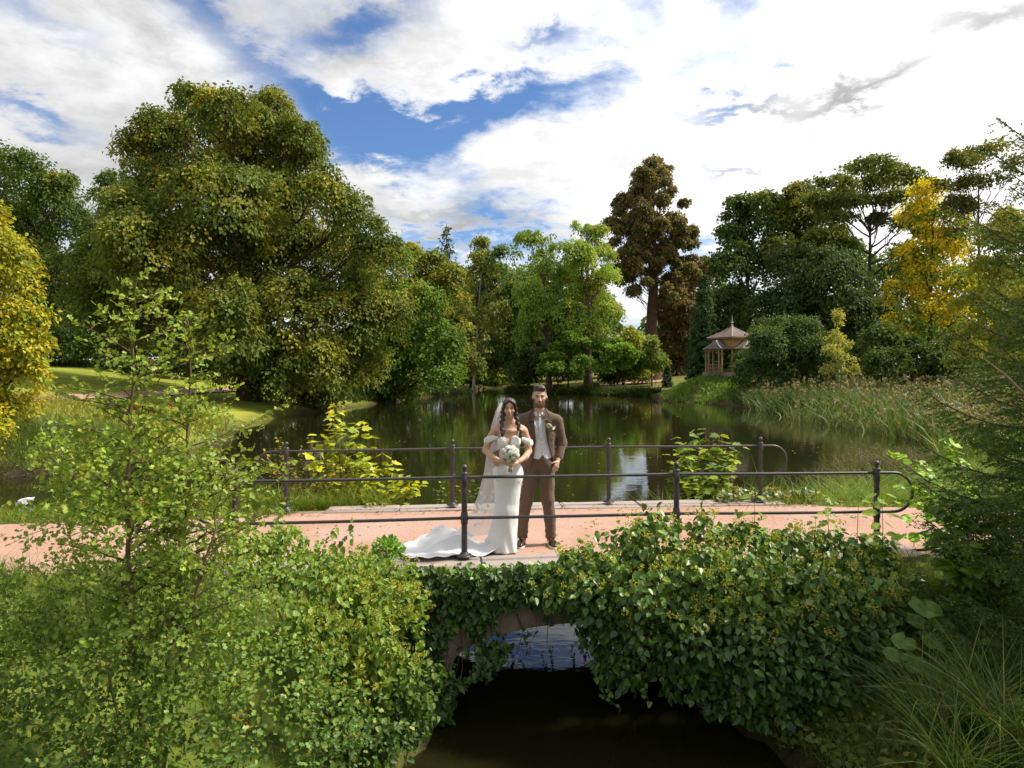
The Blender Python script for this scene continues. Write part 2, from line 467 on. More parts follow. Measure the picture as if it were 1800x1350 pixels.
def ground_z(x, y):
    x = np.asarray(x, float); y = np.asarray(y, float)
    s = lake_sd(x, y)
    s = s + (vnoise(np.column_stack([x, y, 0 * x]), 3.0, 2) - 0.5) * np.clip(y / 25, 0.15, 1.2)
    sp = np.maximum(s, 0)
    slope = np.where(x < 0, 0.115, 0.075)
    land = WZ + 0.45 * (1 - np.exp(-sp / 0.7)) + np.minimum(slope * sp, 3.6 + 0.012 * sp)
    land += (vnoise(np.column_stack([x, y, 0 * x]), 9.0, 2) - 0.5) * 0.25 * np.clip(sp / 3, 0, 1)
    land += 3.0 * np.exp(-((x - GMX) ** 2 + (y - GMY) ** 2) / (2 * 5.6 ** 2)) * sst(0.2, 3, sp)
    # the raised causeway that carries the path over the bridge
    u, v = w2b(np.column_stack([x, y]))
    dc = np.abs(v - 1.5)
    w = 1 - sst(1.75, 3.3, dc)
    cause = -0.06 + 0.01 * vnoise(np.column_stack([x, y, 0 * x]), 0.4)
    steep = sst(0.0, 1.3, sp)
    near = land + (cause - land) * w * steep
    # banks in front of the bridge, either side of the stream
    front = sst(0.5, 2.0, -(v)) * (v < 1)
    bank = WZ + 0.2 + 1.0 * sst(0.0, 2.2, sp) + 0.12 * np.clip(sp - 1.5, 0, 6)
    near = np.where(v < 0, near + (np.maximum(bank, near) - near) * front * (1 - w * 0.5), near)
    return np.where(s < 0, WZ - np.minimum(0.25 + 0.45 * -s, 1.4), near)
def ground_hit(px, py, d0=5.0, d1=400.0):
    """where the ray through a photo pixel meets the ground"""
    d = np.geomspace(d0, d1, 1500)
    X = (px - HX) / FPX * d; Z = CZ - (py - HY) / FPX * d
    g = np.maximum(ground_z(X, d), WZ)
    k = np.argmax(Z < g) if (Z < g).any() else len(d) - 1
    return np.array([X[k], d[k], g[k]])
def gpoint(px, d):
    x = (px - HX) / FPX * d
    return np.array([x, d, float(ground_z([x], [d])[0])])

def grow(a, b, step, far, k=1.07):
    mid = list(np.arange(a, b + 1e-6, step)); out = []; s = step; x = b
    while x < far: s *= k; x += s; out.append(x)
    return mid, out
mx_, rx_ = grow(-9, 9, 0.24, 520, 1.08); gx = np.array([-v for v in rx_][::-1] + mx_ + rx_)
my_, ry_ = grow(-2, 16, 0.24, 760, 1.06); gy = np.array([-60, -30, -18, -12, -9, -7, -5, -3.6, -2.8] + my_ + ry_)
GX, GY = np.meshgrid(gx, gy); gz = ground_z(GX.ravel(), GY.ravel())
tv = np.column_stack([GX.ravel(), GY.ravel(), gz])
nx_, ny_ = len(gx), len(gy)
ii = (np.arange(ny_ - 1)[:, None] * nx_ + np.arange(nx_ - 1)[None]).ravel()
tf = np.stack([ii, ii + 1, ii + nx_ + 1, ii + nx_], 1)
# turf, mud at the waterline, leaf litter under the trees
s_ = lake_sd(tv[:, 0], tv[:, 1]); nz_ = vnoise(tv, 4.0, 3)[:, None]
turf = np.array([0.125, 0.175, 0.030]) * (1 - nz_) + np.array([0.205, 0.225, 0.045]) * nz_
lit = np.array([0.10, 0.085, 0.035])
k_ = sst(0.5, 0.62, vnoise(tv + 50, 14.0, 2))[:, None] * 0.5 + sst(60, 110, tv[:, 1])[:, None] * 0.35
lawn = ((tv[:, 0] < -10) & (tv[:, 1] > 24) & (tv[:, 1] < 95))[:, None]
turf = np.where(lawn, turf * np.array([1.5, 1.42, 1.1]), turf * (1 - k_) + lit * k_)
mud = np.array([0.055, 0.042, 0.026])
km = (1 - sst(0.0, 0.5, s_ * np.clip(8 / np.maximum(tv[:, 1], 1), 0.3, 1)))[:, None]
tcol = turf * (1 - km) + mud * km
m, nt, b, out = material('turf')
c = S(nt, mknode(nt, 'ShaderNodeAttribute', attribute_name='col').outputs['Color'])
gp = geopos(nt)
n1 = noise(nt, gp, 1.3, 6, 0.65); n2 = noise(nt, gp, 14.0, 5, 0.7); n3 = noise(nt, gp, 0.25, 3)
mixn = (n1 * 0.35 + n2 * 0.4 + n3 * 0.25).sstep(0.36, 0.64)
nt.links.new(mixc(nt, mixn, mixc(nt, 1.0, c, (0.55, 0.62, 0.6), 'MULTIPLY'), mixc(nt, 1.0, c, (1.35, 1.25, 1.1), 'MULTIPLY')).k, b.inputs['Base Color'])
b.inputs['Roughness'].default_value = 0.95; b.inputs['Specular IOR Level'].default_value = 0.1
bump(nt, b, n1 * 0.5 + n2 * 0.5, 0.8, 0.15)
M['turf'] = m
MB().add(tv, tf, tcol).obj('ground', m, None, True, kind='structure')

# ------------------------------------------------------------------ water
m, nt, b, out = material('pond_water')
b.inputs['Base Color'].default_value = (0.015, 0.015, 0.005, 1)
b.inputs['Roughness'].default_value = 0.035; b.inputs['IOR'].default_value = 1.333
gp = geopos(nt)
mp = mknode(nt, 'ShaderNodeMapping', {'Vector': gp, 'Scale': (0.8, 1.25, 1)})
w1 = noise(nt, S(nt, mp.outputs[0]), 1.5, 3, 0.5, 0.4); w2 = noise(nt, S(nt, mp.outputs[0]), 6.0, 3, 0.55, 0.3)
patch = noise(nt, gp, 0.10, 3, 0.5).sstep(0.42, 0.62)
hgt = w1 * 0.6 + w2 * (patch * 0.30 + 0.05)
bump(nt, b, hgt, 0.35, 0.017)
M['water'] = m
wx = np.linspace(-75, 40, 24); wy = np.linspace(-14, 200, 44); WX, WY = np.meshgrid(wx, wy)
wi = (np.arange(43)[:, None] * 24 + np.arange(23)[None]).ravel()
MB().add(np.column_stack([WX.ravel(), WY.ravel(), np.full(WX.size, WZ)]), np.stack([wi, wi + 1, wi + 25, wi + 24], 1)).obj('pond_water', m, None, True, kind='structure')

# ------------------------------------------------------------------ gravel path
m, nt, b, out = material('red_gravel')
gp = geopos(nt)
g1 = noise(nt, gp, 0.9, 5, 0.6); g2 = noise(nt, gp, 45.0, 4, 0.75); g3 = noise(nt, gp, 5.0, 4, 0.6)
base = mixc(nt, g1.sstep(0.3, 0.7), (0.375, 0.215, 0.152), (0.44, 0.28, 0.21))
base = mixc(nt, g3.sstep(0.45, 0.75) * 0.45, base, (0.36, 0.25, 0.21))
vo = mknode(nt, 'ShaderNodeTexVoronoi', {'Vector': gp, 'Scale': 30.0})
speck = S(nt, vo.outputs['Distance']).sstep(0.24, 0.10)
sel = noise(nt, gp, 11.0, 3).sstep(0.48, 0.60)
base = mixc(nt, noise(nt, gp, 0.45, 4, 0.6, 0.8).sstep(0.45, 0.65) * 0.55, base, (0.40, 0.29, 0.25))
base = mixc(nt, speck * sel * 0.8, base, (0.16, 0.11, 0.10))
base = mixc(nt, g2.sstep(0.35, 0.65), mixc(nt, 1.0, base, (0.84, 0.83, 0.83), 'MULTIPLY'), mixc(nt, 1.0, base, (1.1, 1.1, 1.1), 'MULTIPLY'))
nt.links.new(base.k, b.inputs['Base Color']); b.inputs['Roughness'].default_value = 0.95; b.inputs['Specular IOR Level'].default_value = 0.15
bump(nt, b, g2 * 0.6 + g3 * 0.4, 0.7, 0.012)
M['gravel'] = m
us = np.concatenate([np.arange(-30, -2.6, 0.35), np.arange(-2.6, 5.6, 0.25), np.arange(5.6, 24, 0.4)])
vt = np.linspace(0, 1, 9)
pv = []
for u in us:
    out_ = 1 - (1 - sst(-3.6, -2.4, np.array(u))) - sst(5.0, 6.0, np.array(u))      # 1 on the bridge
    v0 = 0.06 * out_ + (1 - out_) * (0.12 + 0.12 * math.sin(u * 1.7) + 0.05 * math.sin(u * 5.1)); v1 = 2.86 * out_ + (1 - out_) * (2.72 + 0.10 * math.sin(u * 1.3 + 1) + 0.05 * math.sin(u * 6.3))
    for t in vt:
        q = b2w(u, v0 + (v1 - v0) * t)[0]
        pv.append([q[0], q[1], -0.012 + 0.022 * math.sin(PI * t) - (0.05 * (1 - float(out_)) if t in (0, 1) else 0)])
n9 = len(vt); pi_ = (np.arange(len(us) - 1)[:, None] * n9 + np.arange(n9 - 1)[None]).ravel()
MB().add(pv, np.stack([pi_, pi_ + n9, pi_ + n9 + 1, pi_ + 1], 1)).obj('gravel_path', m, None, True, kind='structure')
# sandy path across the far lawn
pts = [ground_hit(px, py) for px, py in [(-200, 718), (-60, 708), (50, 703), (150, 699), (293, 692), (380, 687), (440, 684)]]
pts = np.array(pts); tt = np.linspace(0, len(pts) - 1, 60)
cx = np.column_stack([np.interp(tt, np.arange(len(pts)), pts[:, i]) for i in range(2)])
tg = nrm(np.gradient(cx, axis=0)); sd_ = np.column_stack([-tg[:, 1], tg[:, 0]])
rows = [cx + sd_ * k for k in (-1.3, -0.6, 0.0, 0.6, 1.3)]
pv = np.stack([np.column_stack([r, ground_z(r[:, 0], r[:, 1]) + 0.10]) for r in rows], 1).reshape(-1, 3)
pi_ = (np.arange(59)[:, None] * 5 + np.arange(4)[None]).ravel()
MB().add(pv, np.stack([pi_, pi_ + 5, pi_ + 6, pi_ + 1], 1)).obj('sandy_path', M['gravel'], None, True, kind='structure')
# a little of the path on the far bank
q0 = ground_hit(1090, 676); pv = []
for t in np.linspace(0, 1, 12):
    for s in (-1.6, 0, 1.6):
        x = q0[0] - 4 + 14 * t; y = q0[1] + s * 2 + 5 * t * t
        pv.append([x, y, float(ground_z([x], [y])[0]) + 0.12])
pi_ = (np.arange(11)[:, None] * 3 + np.arange(2)[None]).ravel()
MB().add(pv, np.stack([pi_, pi_ + 3, pi_ + 4, pi_ + 1], 1)).obj('bank_path', M['gravel'], None, True, kind='structure')

# ------------------------------------------------------------------ bridge
m, nt, b, out = material('old_stone')
co = objco(nt)
a1 = noise(nt, co, 2.0, 6, 0.65); a2 = noise(nt, co, 16.0, 5, 0.7)
c = mixc(nt, a1.sstep(0.3, 0.7), (0.20, 0.145, 0.115), (0.33, 0.25, 0.20))
c = mixc(nt, a2.sstep(0.5, 0.75) * 0.6, c, (0.10, 0.085, 0.06))
nt.links.new(c.k, b.inputs['Base Color']); b.inputs['Roughness'].default_value = 0.92
bump(nt, b, a1 * 0.4 + a2 * 0.6, 0.8, 0.03); M['stone'] = m
m, nt, b, out = material('kerb_slab')
co = geopos(nt)
a1 = noise(nt, co, 3.0, 6, 0.65); a2 = noise(nt, co, 40.0, 4, 0.7)
c = mixc(nt, a1.sstep(0.3, 0.7), (0.38, 0.29, 0.245), (0.28, 0.26, 0.245))
c = mixc(nt, a2.sstep(0.45, 0.75) * 0.55, c, (0.20, 0.16, 0.13))
c = mixc(nt, noise(nt, co, 1.7, 4, 0.65).sstep(0.55, 0.7) * 0.6, c, (0.42, 0.27, 0.21))
nt.links.new(c.k, b.inputs['Base Color']); b.inputs['Roughness'].default_value = 0.9
bump(nt, b, a1 * 0.3 + a2 * 0.7, 0.5, 0.006); M['slab'] = m

bridge = thing('stone_bridge', 'old stone arch bridge overgrown with ivy carrying the red gravel path', 'bridge', loc=(BR[0], BR[1], 0), rz=BA)
UC, HW, SPR, RISE = 1.30, 1.43, -1.05, 0.43
FV, BKV, U0, U1, TOP = -0.20, 3.17, -2.6, 5.3, -0.045
th = np.linspace(PI, 0, 25)
arc = np.column_stack([UC + HW * np.cos(th), SPR + RISE * np.sin(th) ** 0.9])
intr = np.vstack([[UC - HW, -2.3], arc, [UC + HW, -2.3]])
wall = MB()
for v, flip in ((FV, False), (BKV, True)):
    nA = len(intr); top = np.column_stack([intr[:, 0], np.full(nA, TOP)])
    V = np.array([[a[0], v, a[1]] for a in intr] + [[t[0], v, TOP] for t in top])
    F = [[i, i + 1, nA + i + 1, nA + i] for i in range(1, nA - 2)]
    wall.add(V, F if not flip else [f[::-1] for f in F])
    for ua, ub in ((U0, UC - HW), (UC + HW, U1)):
        V = np.array([[ua, v, -2.3], [ub, v, -2.3], [ub, v, SPR], [ub, v, TOP], [ua, v, TOP]])
        wall.add(V, [[0, 1, 2, 3, 4]] if not flip else [[4, 3, 2, 1, 0]])
wall.add([[U0, FV, -2.3], [U0, BKV, -2.3], [U0, BKV, TOP], [U0, FV, TOP], [U1, FV, -2.3], [U1, BKV, -2.3], [U1, BKV, TOP], [U1, FV, TOP]], [[0, 3, 2, 1], [4, 5, 6, 7], [3, 7, 6, 2]])
wall.obj('masonry_wall', M['stone'], bridge)
V = np.array([[a[0], FV, a[1]] for a in intr] + [[a[0], BKV, a[1]] for a in intr]); nA = len(intr)
MB().add(V, [[i, nA + i, nA + i + 1, i + 1] for i in range(nA - 1)]).obj('arch_vault', M['stone'], bridge, True)
# arch ring stones, a little proud of the face
NV = 15
for k in range(NV):
    t0, t1 = PI - PI * (k + 0.04) / NV, PI - PI * (k + 0.96) / NV
    pts = []
    for t in (t0, t1):
        cx_, sz = math.cos(t), math.sin(t)
        a = np.array([UC + (HW + 0.012) * cx_, SPR + (RISE + 0.012) * sz ** 0.9]); nn = nrm(np.array([cx_ / HW, max(sz, 0.05) / RISE * 0.6]))
        pts += [a, a + nn * (0.27 + 0.02 * rng.random())]
    i0, o0, i1, o1 = pts; pr = 0.02 + 0.015 * rng.random()
    Vb = []
    for v in (FV - pr, FV + 0.05):
        for p in (i0, i1, o1, o0): Vb.append([p[0], v, p[1]])
    MB().add(np.array(Vb) + rng.normal(size=(8, 3)) * 0.004, [[0, 1, 2, 3], [7, 6, 5, 4], [0, 4, 5, 1], [1, 5, 6, 2], [2, 6, 7, 3], [3, 7, 4, 0]]).obj('arch_stone', M['stone'], bridge)
# kerb slabs under both railings
for v0, v1, ua, ub in ((-0.30, 0.17, -2.35, 5.15), (2.78, 3.24, -1.9, 5.0)):
    u = ua
    while u < ub - 0.3:
        L = min(0.95 + 0.35 * rng.random(), ub - u)
        box(MB(), (0, 0, 0), (L - 0.010, v1 - v0, 0.14), 0, None, 0, 0.014, 0.006).obj('kerb_slab', M['slab'], bridge).location = (u + L / 2, (v0 + v1) / 2, -0.062 + 0.006 * rng.random())
        u += L

# ------------------------------------------------------------------ railings
m, nt, b, out = material('railing_paint')
co = geopos(nt)
c = mixc(nt, noise(nt, co, 25, 4, 0.6).sstep(0.35, 0.7), (0.038, 0.034, 0.036), (0.065, 0.055, 0.055))
c = mixc(nt, noise(nt, co, 7, 5, 0.7).sstep(0.56, 0.68) * 0.6, c, (0.12, 0.065, 0.04))
nt.links.new(c.k, b.inputs['Base Color']); b.inputs['Roughness'].default_value = 0.42; b.inputs['Specular IOR Level'].default_value = 0.5
bump(nt, b, noise(nt, co, 60, 3), 0.25, 0.002); M['rail'] = m
NEAR = np.array([(-2.79, 7.16), (-0.50, 7.46), (1.78, 7.70), (4.00, 7.80)])
FAR = np.array([(-3.18, 10.02), (-0.87, 10.40), (1.45, 10.66), (3.78, 10.82)])
ZT, ZB, ZP = 0.872, 0.445, 0.93
post_m = {}
def rail_post(root, x, y, z0=0.045):
    """post with its ball finial, collars and base plate"""
    def sh(key, build):
        if key not in post_m: mb = MB(); build(mb); post_m[key] = mb.mesh(key, M['rail'], True)
        return post_m[key]
    def body(mb):
        lathe(mb, [(0.032, 0), (0.030, 0.40), (0.030, 0.85), (0.030, 0.872), (0.026, 0.882)], (0, 0, 0), 16)
    def ball(mb):
        lathe(mb, [(0.014, 0.878), (0.013, 0.90)] + [(0.031 * math.sin(t), 0.931 - 0.031 * math.cos(t)) for t in np.linspace(0.45, 3.0, 9)], (0, 0, 0), 16)
    def collar(mb, z=0.40): lathe(mb, [(0.034, z - 0.065), (0.0375, z - 0.06), (0.0375, z + 0.055), (0.034, z + 0.06)], (0, 0, 0), 16)
    def cap(mb): lathe(mb, [(0.036, 0.855), (0.041, 0.86), (0.041, 0.872), (0.034, 0.88)], (0, 0, 0), 16)
    def foot(mb):
        lathe(mb, [(0.085, 0.0), (0.085, 0.012), (0.05, 0.016), (0.045, 0.035), (0.034, 0.045)], (0, 0, 0), 18)
    def bolts(mb):
        for a in range(4): lathe(mb, [(0.009, 0.012), (0.009, 0.024), (0.005, 0.027)], (0.066 * math.cos(a * PI / 2 + .5), 0.066 * math.sin(a * PI / 2 + .5), 0), 6)
    p = link('post', sh('post', body), root); p.location = (x - root.location.x, y - root.location.y, z0 - root.location.z)
    for nm, fn in (('ball_finial', ball), ('collar', collar), ('post_cap', cap), ('base_plate', foot)): link(nm, sh(nm, fn), p)
    link('collar', post_m['collar'], p).location = (0, 0, 0.40)
    link('bolts', sh('bolts', bolts), p, kind='stuff')
    return p
def make_railing(name, label, posts, hide_left=False):
    root = thing(name, label, 'railing', 'black railings along both sides of the bridge', loc=(posts[0][0], posts[0][1], 0))
    off = -0.045 + 0.045
    for x, y in posts: rail_post(root, x, y)
    R = 0.0165
    dirL = nrm(posts[0] - posts[1]); dirR = nrm(posts[3] - posts[2])
    def rail(nm, z, r):
        for a, b_ in zip(posts[:-1], posts[1:]):
            mb = MB(); d = nrm(b_ - a); a2, b2 = a + d * 0.03, b_ - d * 0.03
            t = np.linspace(0, 1, 9)[:, None]; q = a2 + (b2 - a2) * t
            tube(mb, np.column_stack([q, np.full(9, z) - 0.004 * np.sin(PI * t[:, 0])]), r, 10)
            for e in (a2, b2 ): tube(mb, np.array([[*(e + d * (0.012 if e is a2 else -0.012)), z], [*(e + d * (-0.008 if e is a2 else 0.008)), z]]), r + 0.008, 10)
            part(mb, nm, M['rail'], root, True)
    rail('top_rail', ZT, R); rail('bottom_rail', ZB, R)
    for p, d in ((posts[0], dirL), (posts[3], dirR)):
        mb = MB(); q = []
        rr = (ZT - ZB) / 2
        for t in np.linspace(0.03, 0.17, 4): q.append([*(p + d * t), ZT])
        for a in np.linspace(PI / 2, -PI / 2, 17): q.append([*(p + d * (0.19 + rr * math.cos(a))), (ZT + ZB) / 2 + rr * math.sin(a)])
        for t in np.linspace(0.17, 0.03, 4): q.append([*(p + d * t), ZB])
        tube(mb, q, R, 10); part(mb, 'end_loop', M['rail'], root, True)
    return root
make_railing('bridge_railing', 'nearer black iron railing, in front of the couple, with ball-topped posts and looped ends', NEAR)
make_railing('bridge_railing', 'farther black iron railing, behind the couple on the lake side, with ball-topped posts', FAR)
# ------------------------------------------------------------------ far trees
def bez(a, b, sag=0.0, n=7, wob=0.0):
    """a limb from a to b, starting steeper than it ends"""
    a = np.asarray(a, float); b = np.asarray(b, float)
    t = np.linspace(0, 1, n)[:, None]
    c = (a + b) / 2 + np.array([0, 0, sag]) * np.linalg.norm(b - a)
    q = (1 - t) ** 2 * a + 2 * t * (1 - t) * c + t * t * b
    if wob: q[1:-1] += rng.normal(size=(n - 2, 3)) * wob
    return q

def spray_cloud(mb, centers, outw, sz, per, leaf, cols, mat=0, droop=0.25, flat=0.35, tmpl=L_CARD, jit=0.13):
    """flattened sprays of leaves round each centre"""
    n = len(centers); tot = n * per
    C = np.repeat(centers, per, 0); O = np.repeat(outw, per, 0)
    N = nrm(O * 0.80 + np.array([0, 0, 0.50]) + rng.normal(size=(n, 3)).repeat(per, 0) * 0.28)
    A = nrm(np.cross(N, rand_dir(tot))); B = np.cross(N, A)
    r = np.sqrt(rng.random((tot, 1))) * np.repeat(np.broadcast_to(sz, (n,)), per)[:, None]; th = rng.random((tot, 1)) * 2 * PI
    R2 = A * np.cos(th) + B * np.sin(th)
    pos = C + R2 * r + N * rng.normal(size=(tot, 1)) * r.mean() * flat
    pos[:, 2] -= droop * (r[:, 0] ** 2) / np.maximum(np.mean(sz), 1e-3)
    d = nrm(R2 * 0.6 + O * 0.3 + np.array([0, 0, -droop - 0.25]) + rng.normal(size=(tot, 3)) * 0.35)
    nn = nrm(N + rng.normal(size=(tot, 3)) * 0.36)
    col = np.repeat(cols, per, 0) * (1 + rng.normal(size=(tot, 1)) * jit)
    col[:, 0] *= 1 + rng.normal(size=tot) * jit * 0.5
    leaves(mb, tmpl, pos, d, nn, LMUL * leaf * (0.7 + 0.6 * rng.random(tot)), np.clip(col, 0.004, 1), mat)

DMUL, LMUL = 1.5, 1.12
def blob_sprays(C, R, dens, spr, gaps=0.30, inner=0.35, gscale=None, thin=True):
    """spray centres over a union of ellipsoids (C (K,3), R (K,3))"""
    K = len(C)
    area = (R[:, 0] * R[:, 2] + R[:, 0] * R[:, 1] + R[:, 1] * R[:, 2]) / 3 * 4 * PI
    pos, outw = [], []
    for k in range(K):
        n = int(max(8, DMUL * dens * area[k] / (spr * spr)))
        d = rand_dir(n); d[:, 2] = np.where(d[:, 2] < -0.55, -d[:, 2], d[:, 2])
        rr = np.where(rng.random(n) < inner, rng.random(n) ** 0.6, 0.82 + 0.26 * rng.random(n))
        rr *= 0.82 + 0.6 * (vnoise(d * 2.0 + k * 7.7, 0.9, 2) - 0.35)
        rr = np.where(rng.random(n) < 0.10, rr * (1.08 + 0.22 * rng.random(n)), rr)
        pos.append(C[k] + d * R[k] * rr[:, None]); outw.append(nrm(d / R[k]))
    pos = np.concatenate(pos); outw = np.concatenate(outw)
    keep = np.ones(len(pos), bool)
    for k in range(K):                                     # thin out what lies deep inside a neighbour
        if not thin: break
        q = np.linalg.norm((pos - C[k]) / R[k], axis=1)
        keep &= ~((q < 0.55) & (rng.random(len(pos)) < 0.6))
    g = vnoise(pos, gscale or spr * 2.6, 2)
    keep &= g > gaps
    return pos[keep], outw[keep]

PX = 1.0 / FPX
def tree(name, label, base_px, d, blobs, cols, wts=None, cat='tree', group=None, trunk=0.35, leaf=0.26, spr=0.9, per=26, dens=0.55, gaps=0.36, droop=0.3, depth=0.55,
         bark=BROWN, trunk_to=None, limbs=True, base_z=None, extra_mat='leaf', tipc=None, tipf=0.0, lean=None, twigs=0, jit=0.085, tmpl=L_CARD, limb_k=1.0, thin=True):
    if d > 105: leaf *= 1.22; dens *= 0.68
    elif d > 50: leaf *= 1.08; dens *= 0.85
    """blobs: (px, py, rx[, ry]) foliage masses as they stand at depth d"""
    base = gpoint(base_px, d)
    if base_z is not None: base[2] = base_z
    root = thing(name, label, cat, group, loc=tuple(base))
    B = np.array([(x[0], x[1], x[2], x[3] if len(x) > 3 else x[2]) for x in blobs], float)
    xm = (B[:, 0].min() + B[:, 0].max()) / 2; hw = max((B[:, 0] + B[:, 2]).max() - xm, 1)
    off = (rng.random(len(B)) * 2 - 1) * depth * np.sqrt(np.clip(1 - ((B[:, 0] - xm) / hw) ** 2, 0.05, 1)) * hw * PX * d
    C = np.array([P(x, y, d + o) for (x, y, _, _), o in zip(B, off)])
    sc = (d + off) * PX
    R = np.stack([B[:, 2] * sc, (B[:, 2] + B[:, 3]) / 2 * sc, B[:, 3] * sc], 1)
    Cs, Rs = [C], [R * 0.86]
    for k in range(len(C)):                                # smaller clumps that break up each mass and its outline
        m = 8; dd = rand_dir(m); dd[:, 2] = np.where(dd[:, 2] < -0.3, -dd[:, 2], dd[:, 2]); f = 0.30 + 0.22 * rng.random((m, 1))
        Cs.append(C[k] + dd * R[k] * (1.02 - f * 0.55)); Rs.append(R[k] * f)
    pos, outw = blob_sprays(np.concatenate(Cs), np.concatenate(Rs), dens * 0.62, spr, gaps, gscale=spr * 3.2, thin=thin)
    cols = np.asarray(cols, float)
    c = pal(len(pos), cols, 0.10, wts)
    patchy = vnoise(pos + base, spr * 5, 2)[:, None]
    c = c * (0.80 + 0.4 * patchy)
    if tipc is not None:                                   # autumn colour comes in patches on outer sprays
        hz_ = (pos[:, 2] - pos[:, 2].min()) / max(np.ptp(pos[:, 2]), 0.1)
        tsel = (vnoise(pos * 1.3 + 91, spr * 3.0, 2) > 1 - tipf * (0.84 + 0.30 * hz_)) & (rng.random(len(pos)) < 0.8)
        c[tsel] = pal(int(tsel.sum()), tipc, 0.14)
    crown = MB()
    spray_cloud(crown, pos, outw, spr * (0.7 + 0.6 * rng.random(len(pos))), per, leaf, c, 0, droop, tmpl=tmpl, jit=jit)
    part(crown, 'crown', M[extra_mat], root)
    # trunk and limbs
    tb = MB()
    top = P(trunk_to[0], trunk_to[1], d) if trunk_to else np.array([base[0] * 0.4 + C[:, 0].mean() * 0.6, d, base[2] + 0.72 * ((C[:, 2] + R[:, 2]).max() - base[2])])
    q = bez(base - [0, 0, 0.4], top, 0.0, 10, trunk * 0.10)
    q[0] = base - [0, 0, 0.4]
    h = np.linspace(0, 1, 10)
    rad = trunk * (1 - 0.8 * h) ; rad[0] *= 1.5; rad[1] *= 1.12
    tube(tb, q, rad, 9, bark)
    part(tb, 'trunk', M['bark'], root, True)
    if limbs:
        lb = MB()
        for k in range(len(C)):
            zt = np.clip((C[k, 2] - R[k, 2] * 0.8 - q[0, 2]) / max(q[-1, 2] - q[0, 2], 0.1) * 0.8, 0.12, 0.97)
            a = np.array([np.interp(zt, h, q[:, i]) for i in range(3)])
            e = C[k] + np.array([0, 0, R[k, 2] * 0.35])
            rr = limb_k * trunk * (0.16 + 0.34 * (1 - zt)) * min(1.0, R[k].max() / (hw * PX * d) + 0.5)
            lq = bez(a, e, -0.10, 7, 0.02 * np.linalg.norm(e - a))
            tube(lb, lq, np.linspace(rr, rr * 0.22, 7), 6, bark)
            for j in range(5 + twigs):
                t = 0.35 + 0.6 * rng.random(); s = np.array([np.interp(t, np.linspace(0, 1, 7), lq[:, i]) for i in range(3)])
                dd = rand_dir(1)[0]; dd[2] = abs(dd[2]) * 0.7
                e2 = C[k] + dd * R[k] * 0.9
                tube(lb, bez(s, e2, 0.05, 5, 0.03 * np.linalg.norm(e2 - s)), np.linspace(rr * 0.38, rr * 0.07, 5), 5, bark, cap=False)
        part(lb, 'branches', M['bark'], root, True, kind='stuff')
    return root

def conifer(name, label, base_px, d, top_py, wpx, cols, cat='tree', group=None, trunk=0.25, whorls=26, skirt=0.05, droop=0.5, leaf=0.3, dens=9, bark=BROWN, power=1.0, gap=0.0, mat='leaf'):
    """a spire of drooping branch layers, each branch a fan of needle sprays"""
    base = gpoint(base_px, d); root = thing(name, label, cat, group, loc=tuple(base))
    top = P(base_px, top_py, d); H = top[2] - base[2]; W = wpx * PX * d
    tb = MB(); tube(tb, np.array([base - [0, 0, .3], base + [0, 0, H * .5], top]), [trunk * 1.2, trunk * 0.6, 0.03], 8, bark); part(tb, 'trunk', M['bark'], root, True)
    mb = MB(); bb = MB(); Cs, Os, Ss = [], [], []
    for k in range(whorls):
        t = skirt + (1 - skirt) * (k / whorls) ** 0.9
        z = base[2] + H * t; rad = W * (1 - t) ** power * (0.85 + 0.3 * rng.random()) + 0.12
        nb = 7 if rad > 1 else 5
        for j in range(nb):
            if rng.random() < gap: continue
            a = 2 * PI * (j + rng.random() * 0.8) / nb; L = rad * (0.75 + 0.4 * rng.random())
            dv = np.array([math.cos(a), math.sin(a), 0])
            e = np.array([base[0], base[1], z]) + dv * L + np.array([0, 0, -droop * L * 0.6 + 0.15 * L * t])
            s0 = np.array([base[0], base[1], z])
            q = bez(s0, e, 0.12 - 0.1 * t, 5); tube(bb, q, np.linspace(trunk * 0.2 * (1 - t) + 0.02, 0.012, 5), 4, bark, cap=False)
            m = max(2, int(L / (leaf * 1.6)))
            for u in np.linspace(0.25, 1.0, m):
                p = np.array([np.interp(u, np.linspace(0, 1, 5), q[:, i]) for i in range(3)])
                Cs.append(p); Os.append(dv); Ss.append(max(leaf * 0.8, L * 0.30 * (1.1 - u)))
    Cs, Os, Ss = np.array(Cs), np.array(Os), np.array(Ss)
    spray_cloud(mb, Cs, Os, Ss, dens, leaf, pal(len(Cs), cols, 0.12), 0, 0.5, 0.3)
    part(bb, 'branches', M['bark'], root, True, kind='stuff'); part(mb, 'crown', M[mat], root)
    return root

G_OAK = [(0.060, 0.078, 0.015), (0.080, 0.094, 0.017), (0.046, 0.062, 0.013), (0.110, 0.108, 0.018)]
G_DARK = [(0.035, 0.055, 0.014), (0.050, 0.072, 0.016), (0.065, 0.085, 0.016)]
G_YEW = [(0.026, 0.042, 0.014), (0.038, 0.055, 0.016), (0.05, 0.062, 0.016)]
G_MID = [(0.075, 0.115, 0.020), (0.10, 0.15, 0.024), (0.055, 0.09, 0.017)]
G_BRIGHT = [(0.14, 0.22, 0.03), (0.11, 0.18, 0.026), (0.19, 0.25, 0.035)]
G_YEL = [(0.21, 0.19, 0.018), (0.15, 0.165, 0.018), (0.28, 0.21, 0.016), (0.09, 0.12, 0.018)]
G_BIRCH = [(0.17, 0.17, 0.025), (0.20, 0.175, 0.022), (0.12, 0.14, 0.025)]
G_SEQ = [(0.085, 0.078, 0.030), (0.112, 0.090, 0.034), (0.068, 0.066, 0.027), (0.130, 0.086, 0.045)]
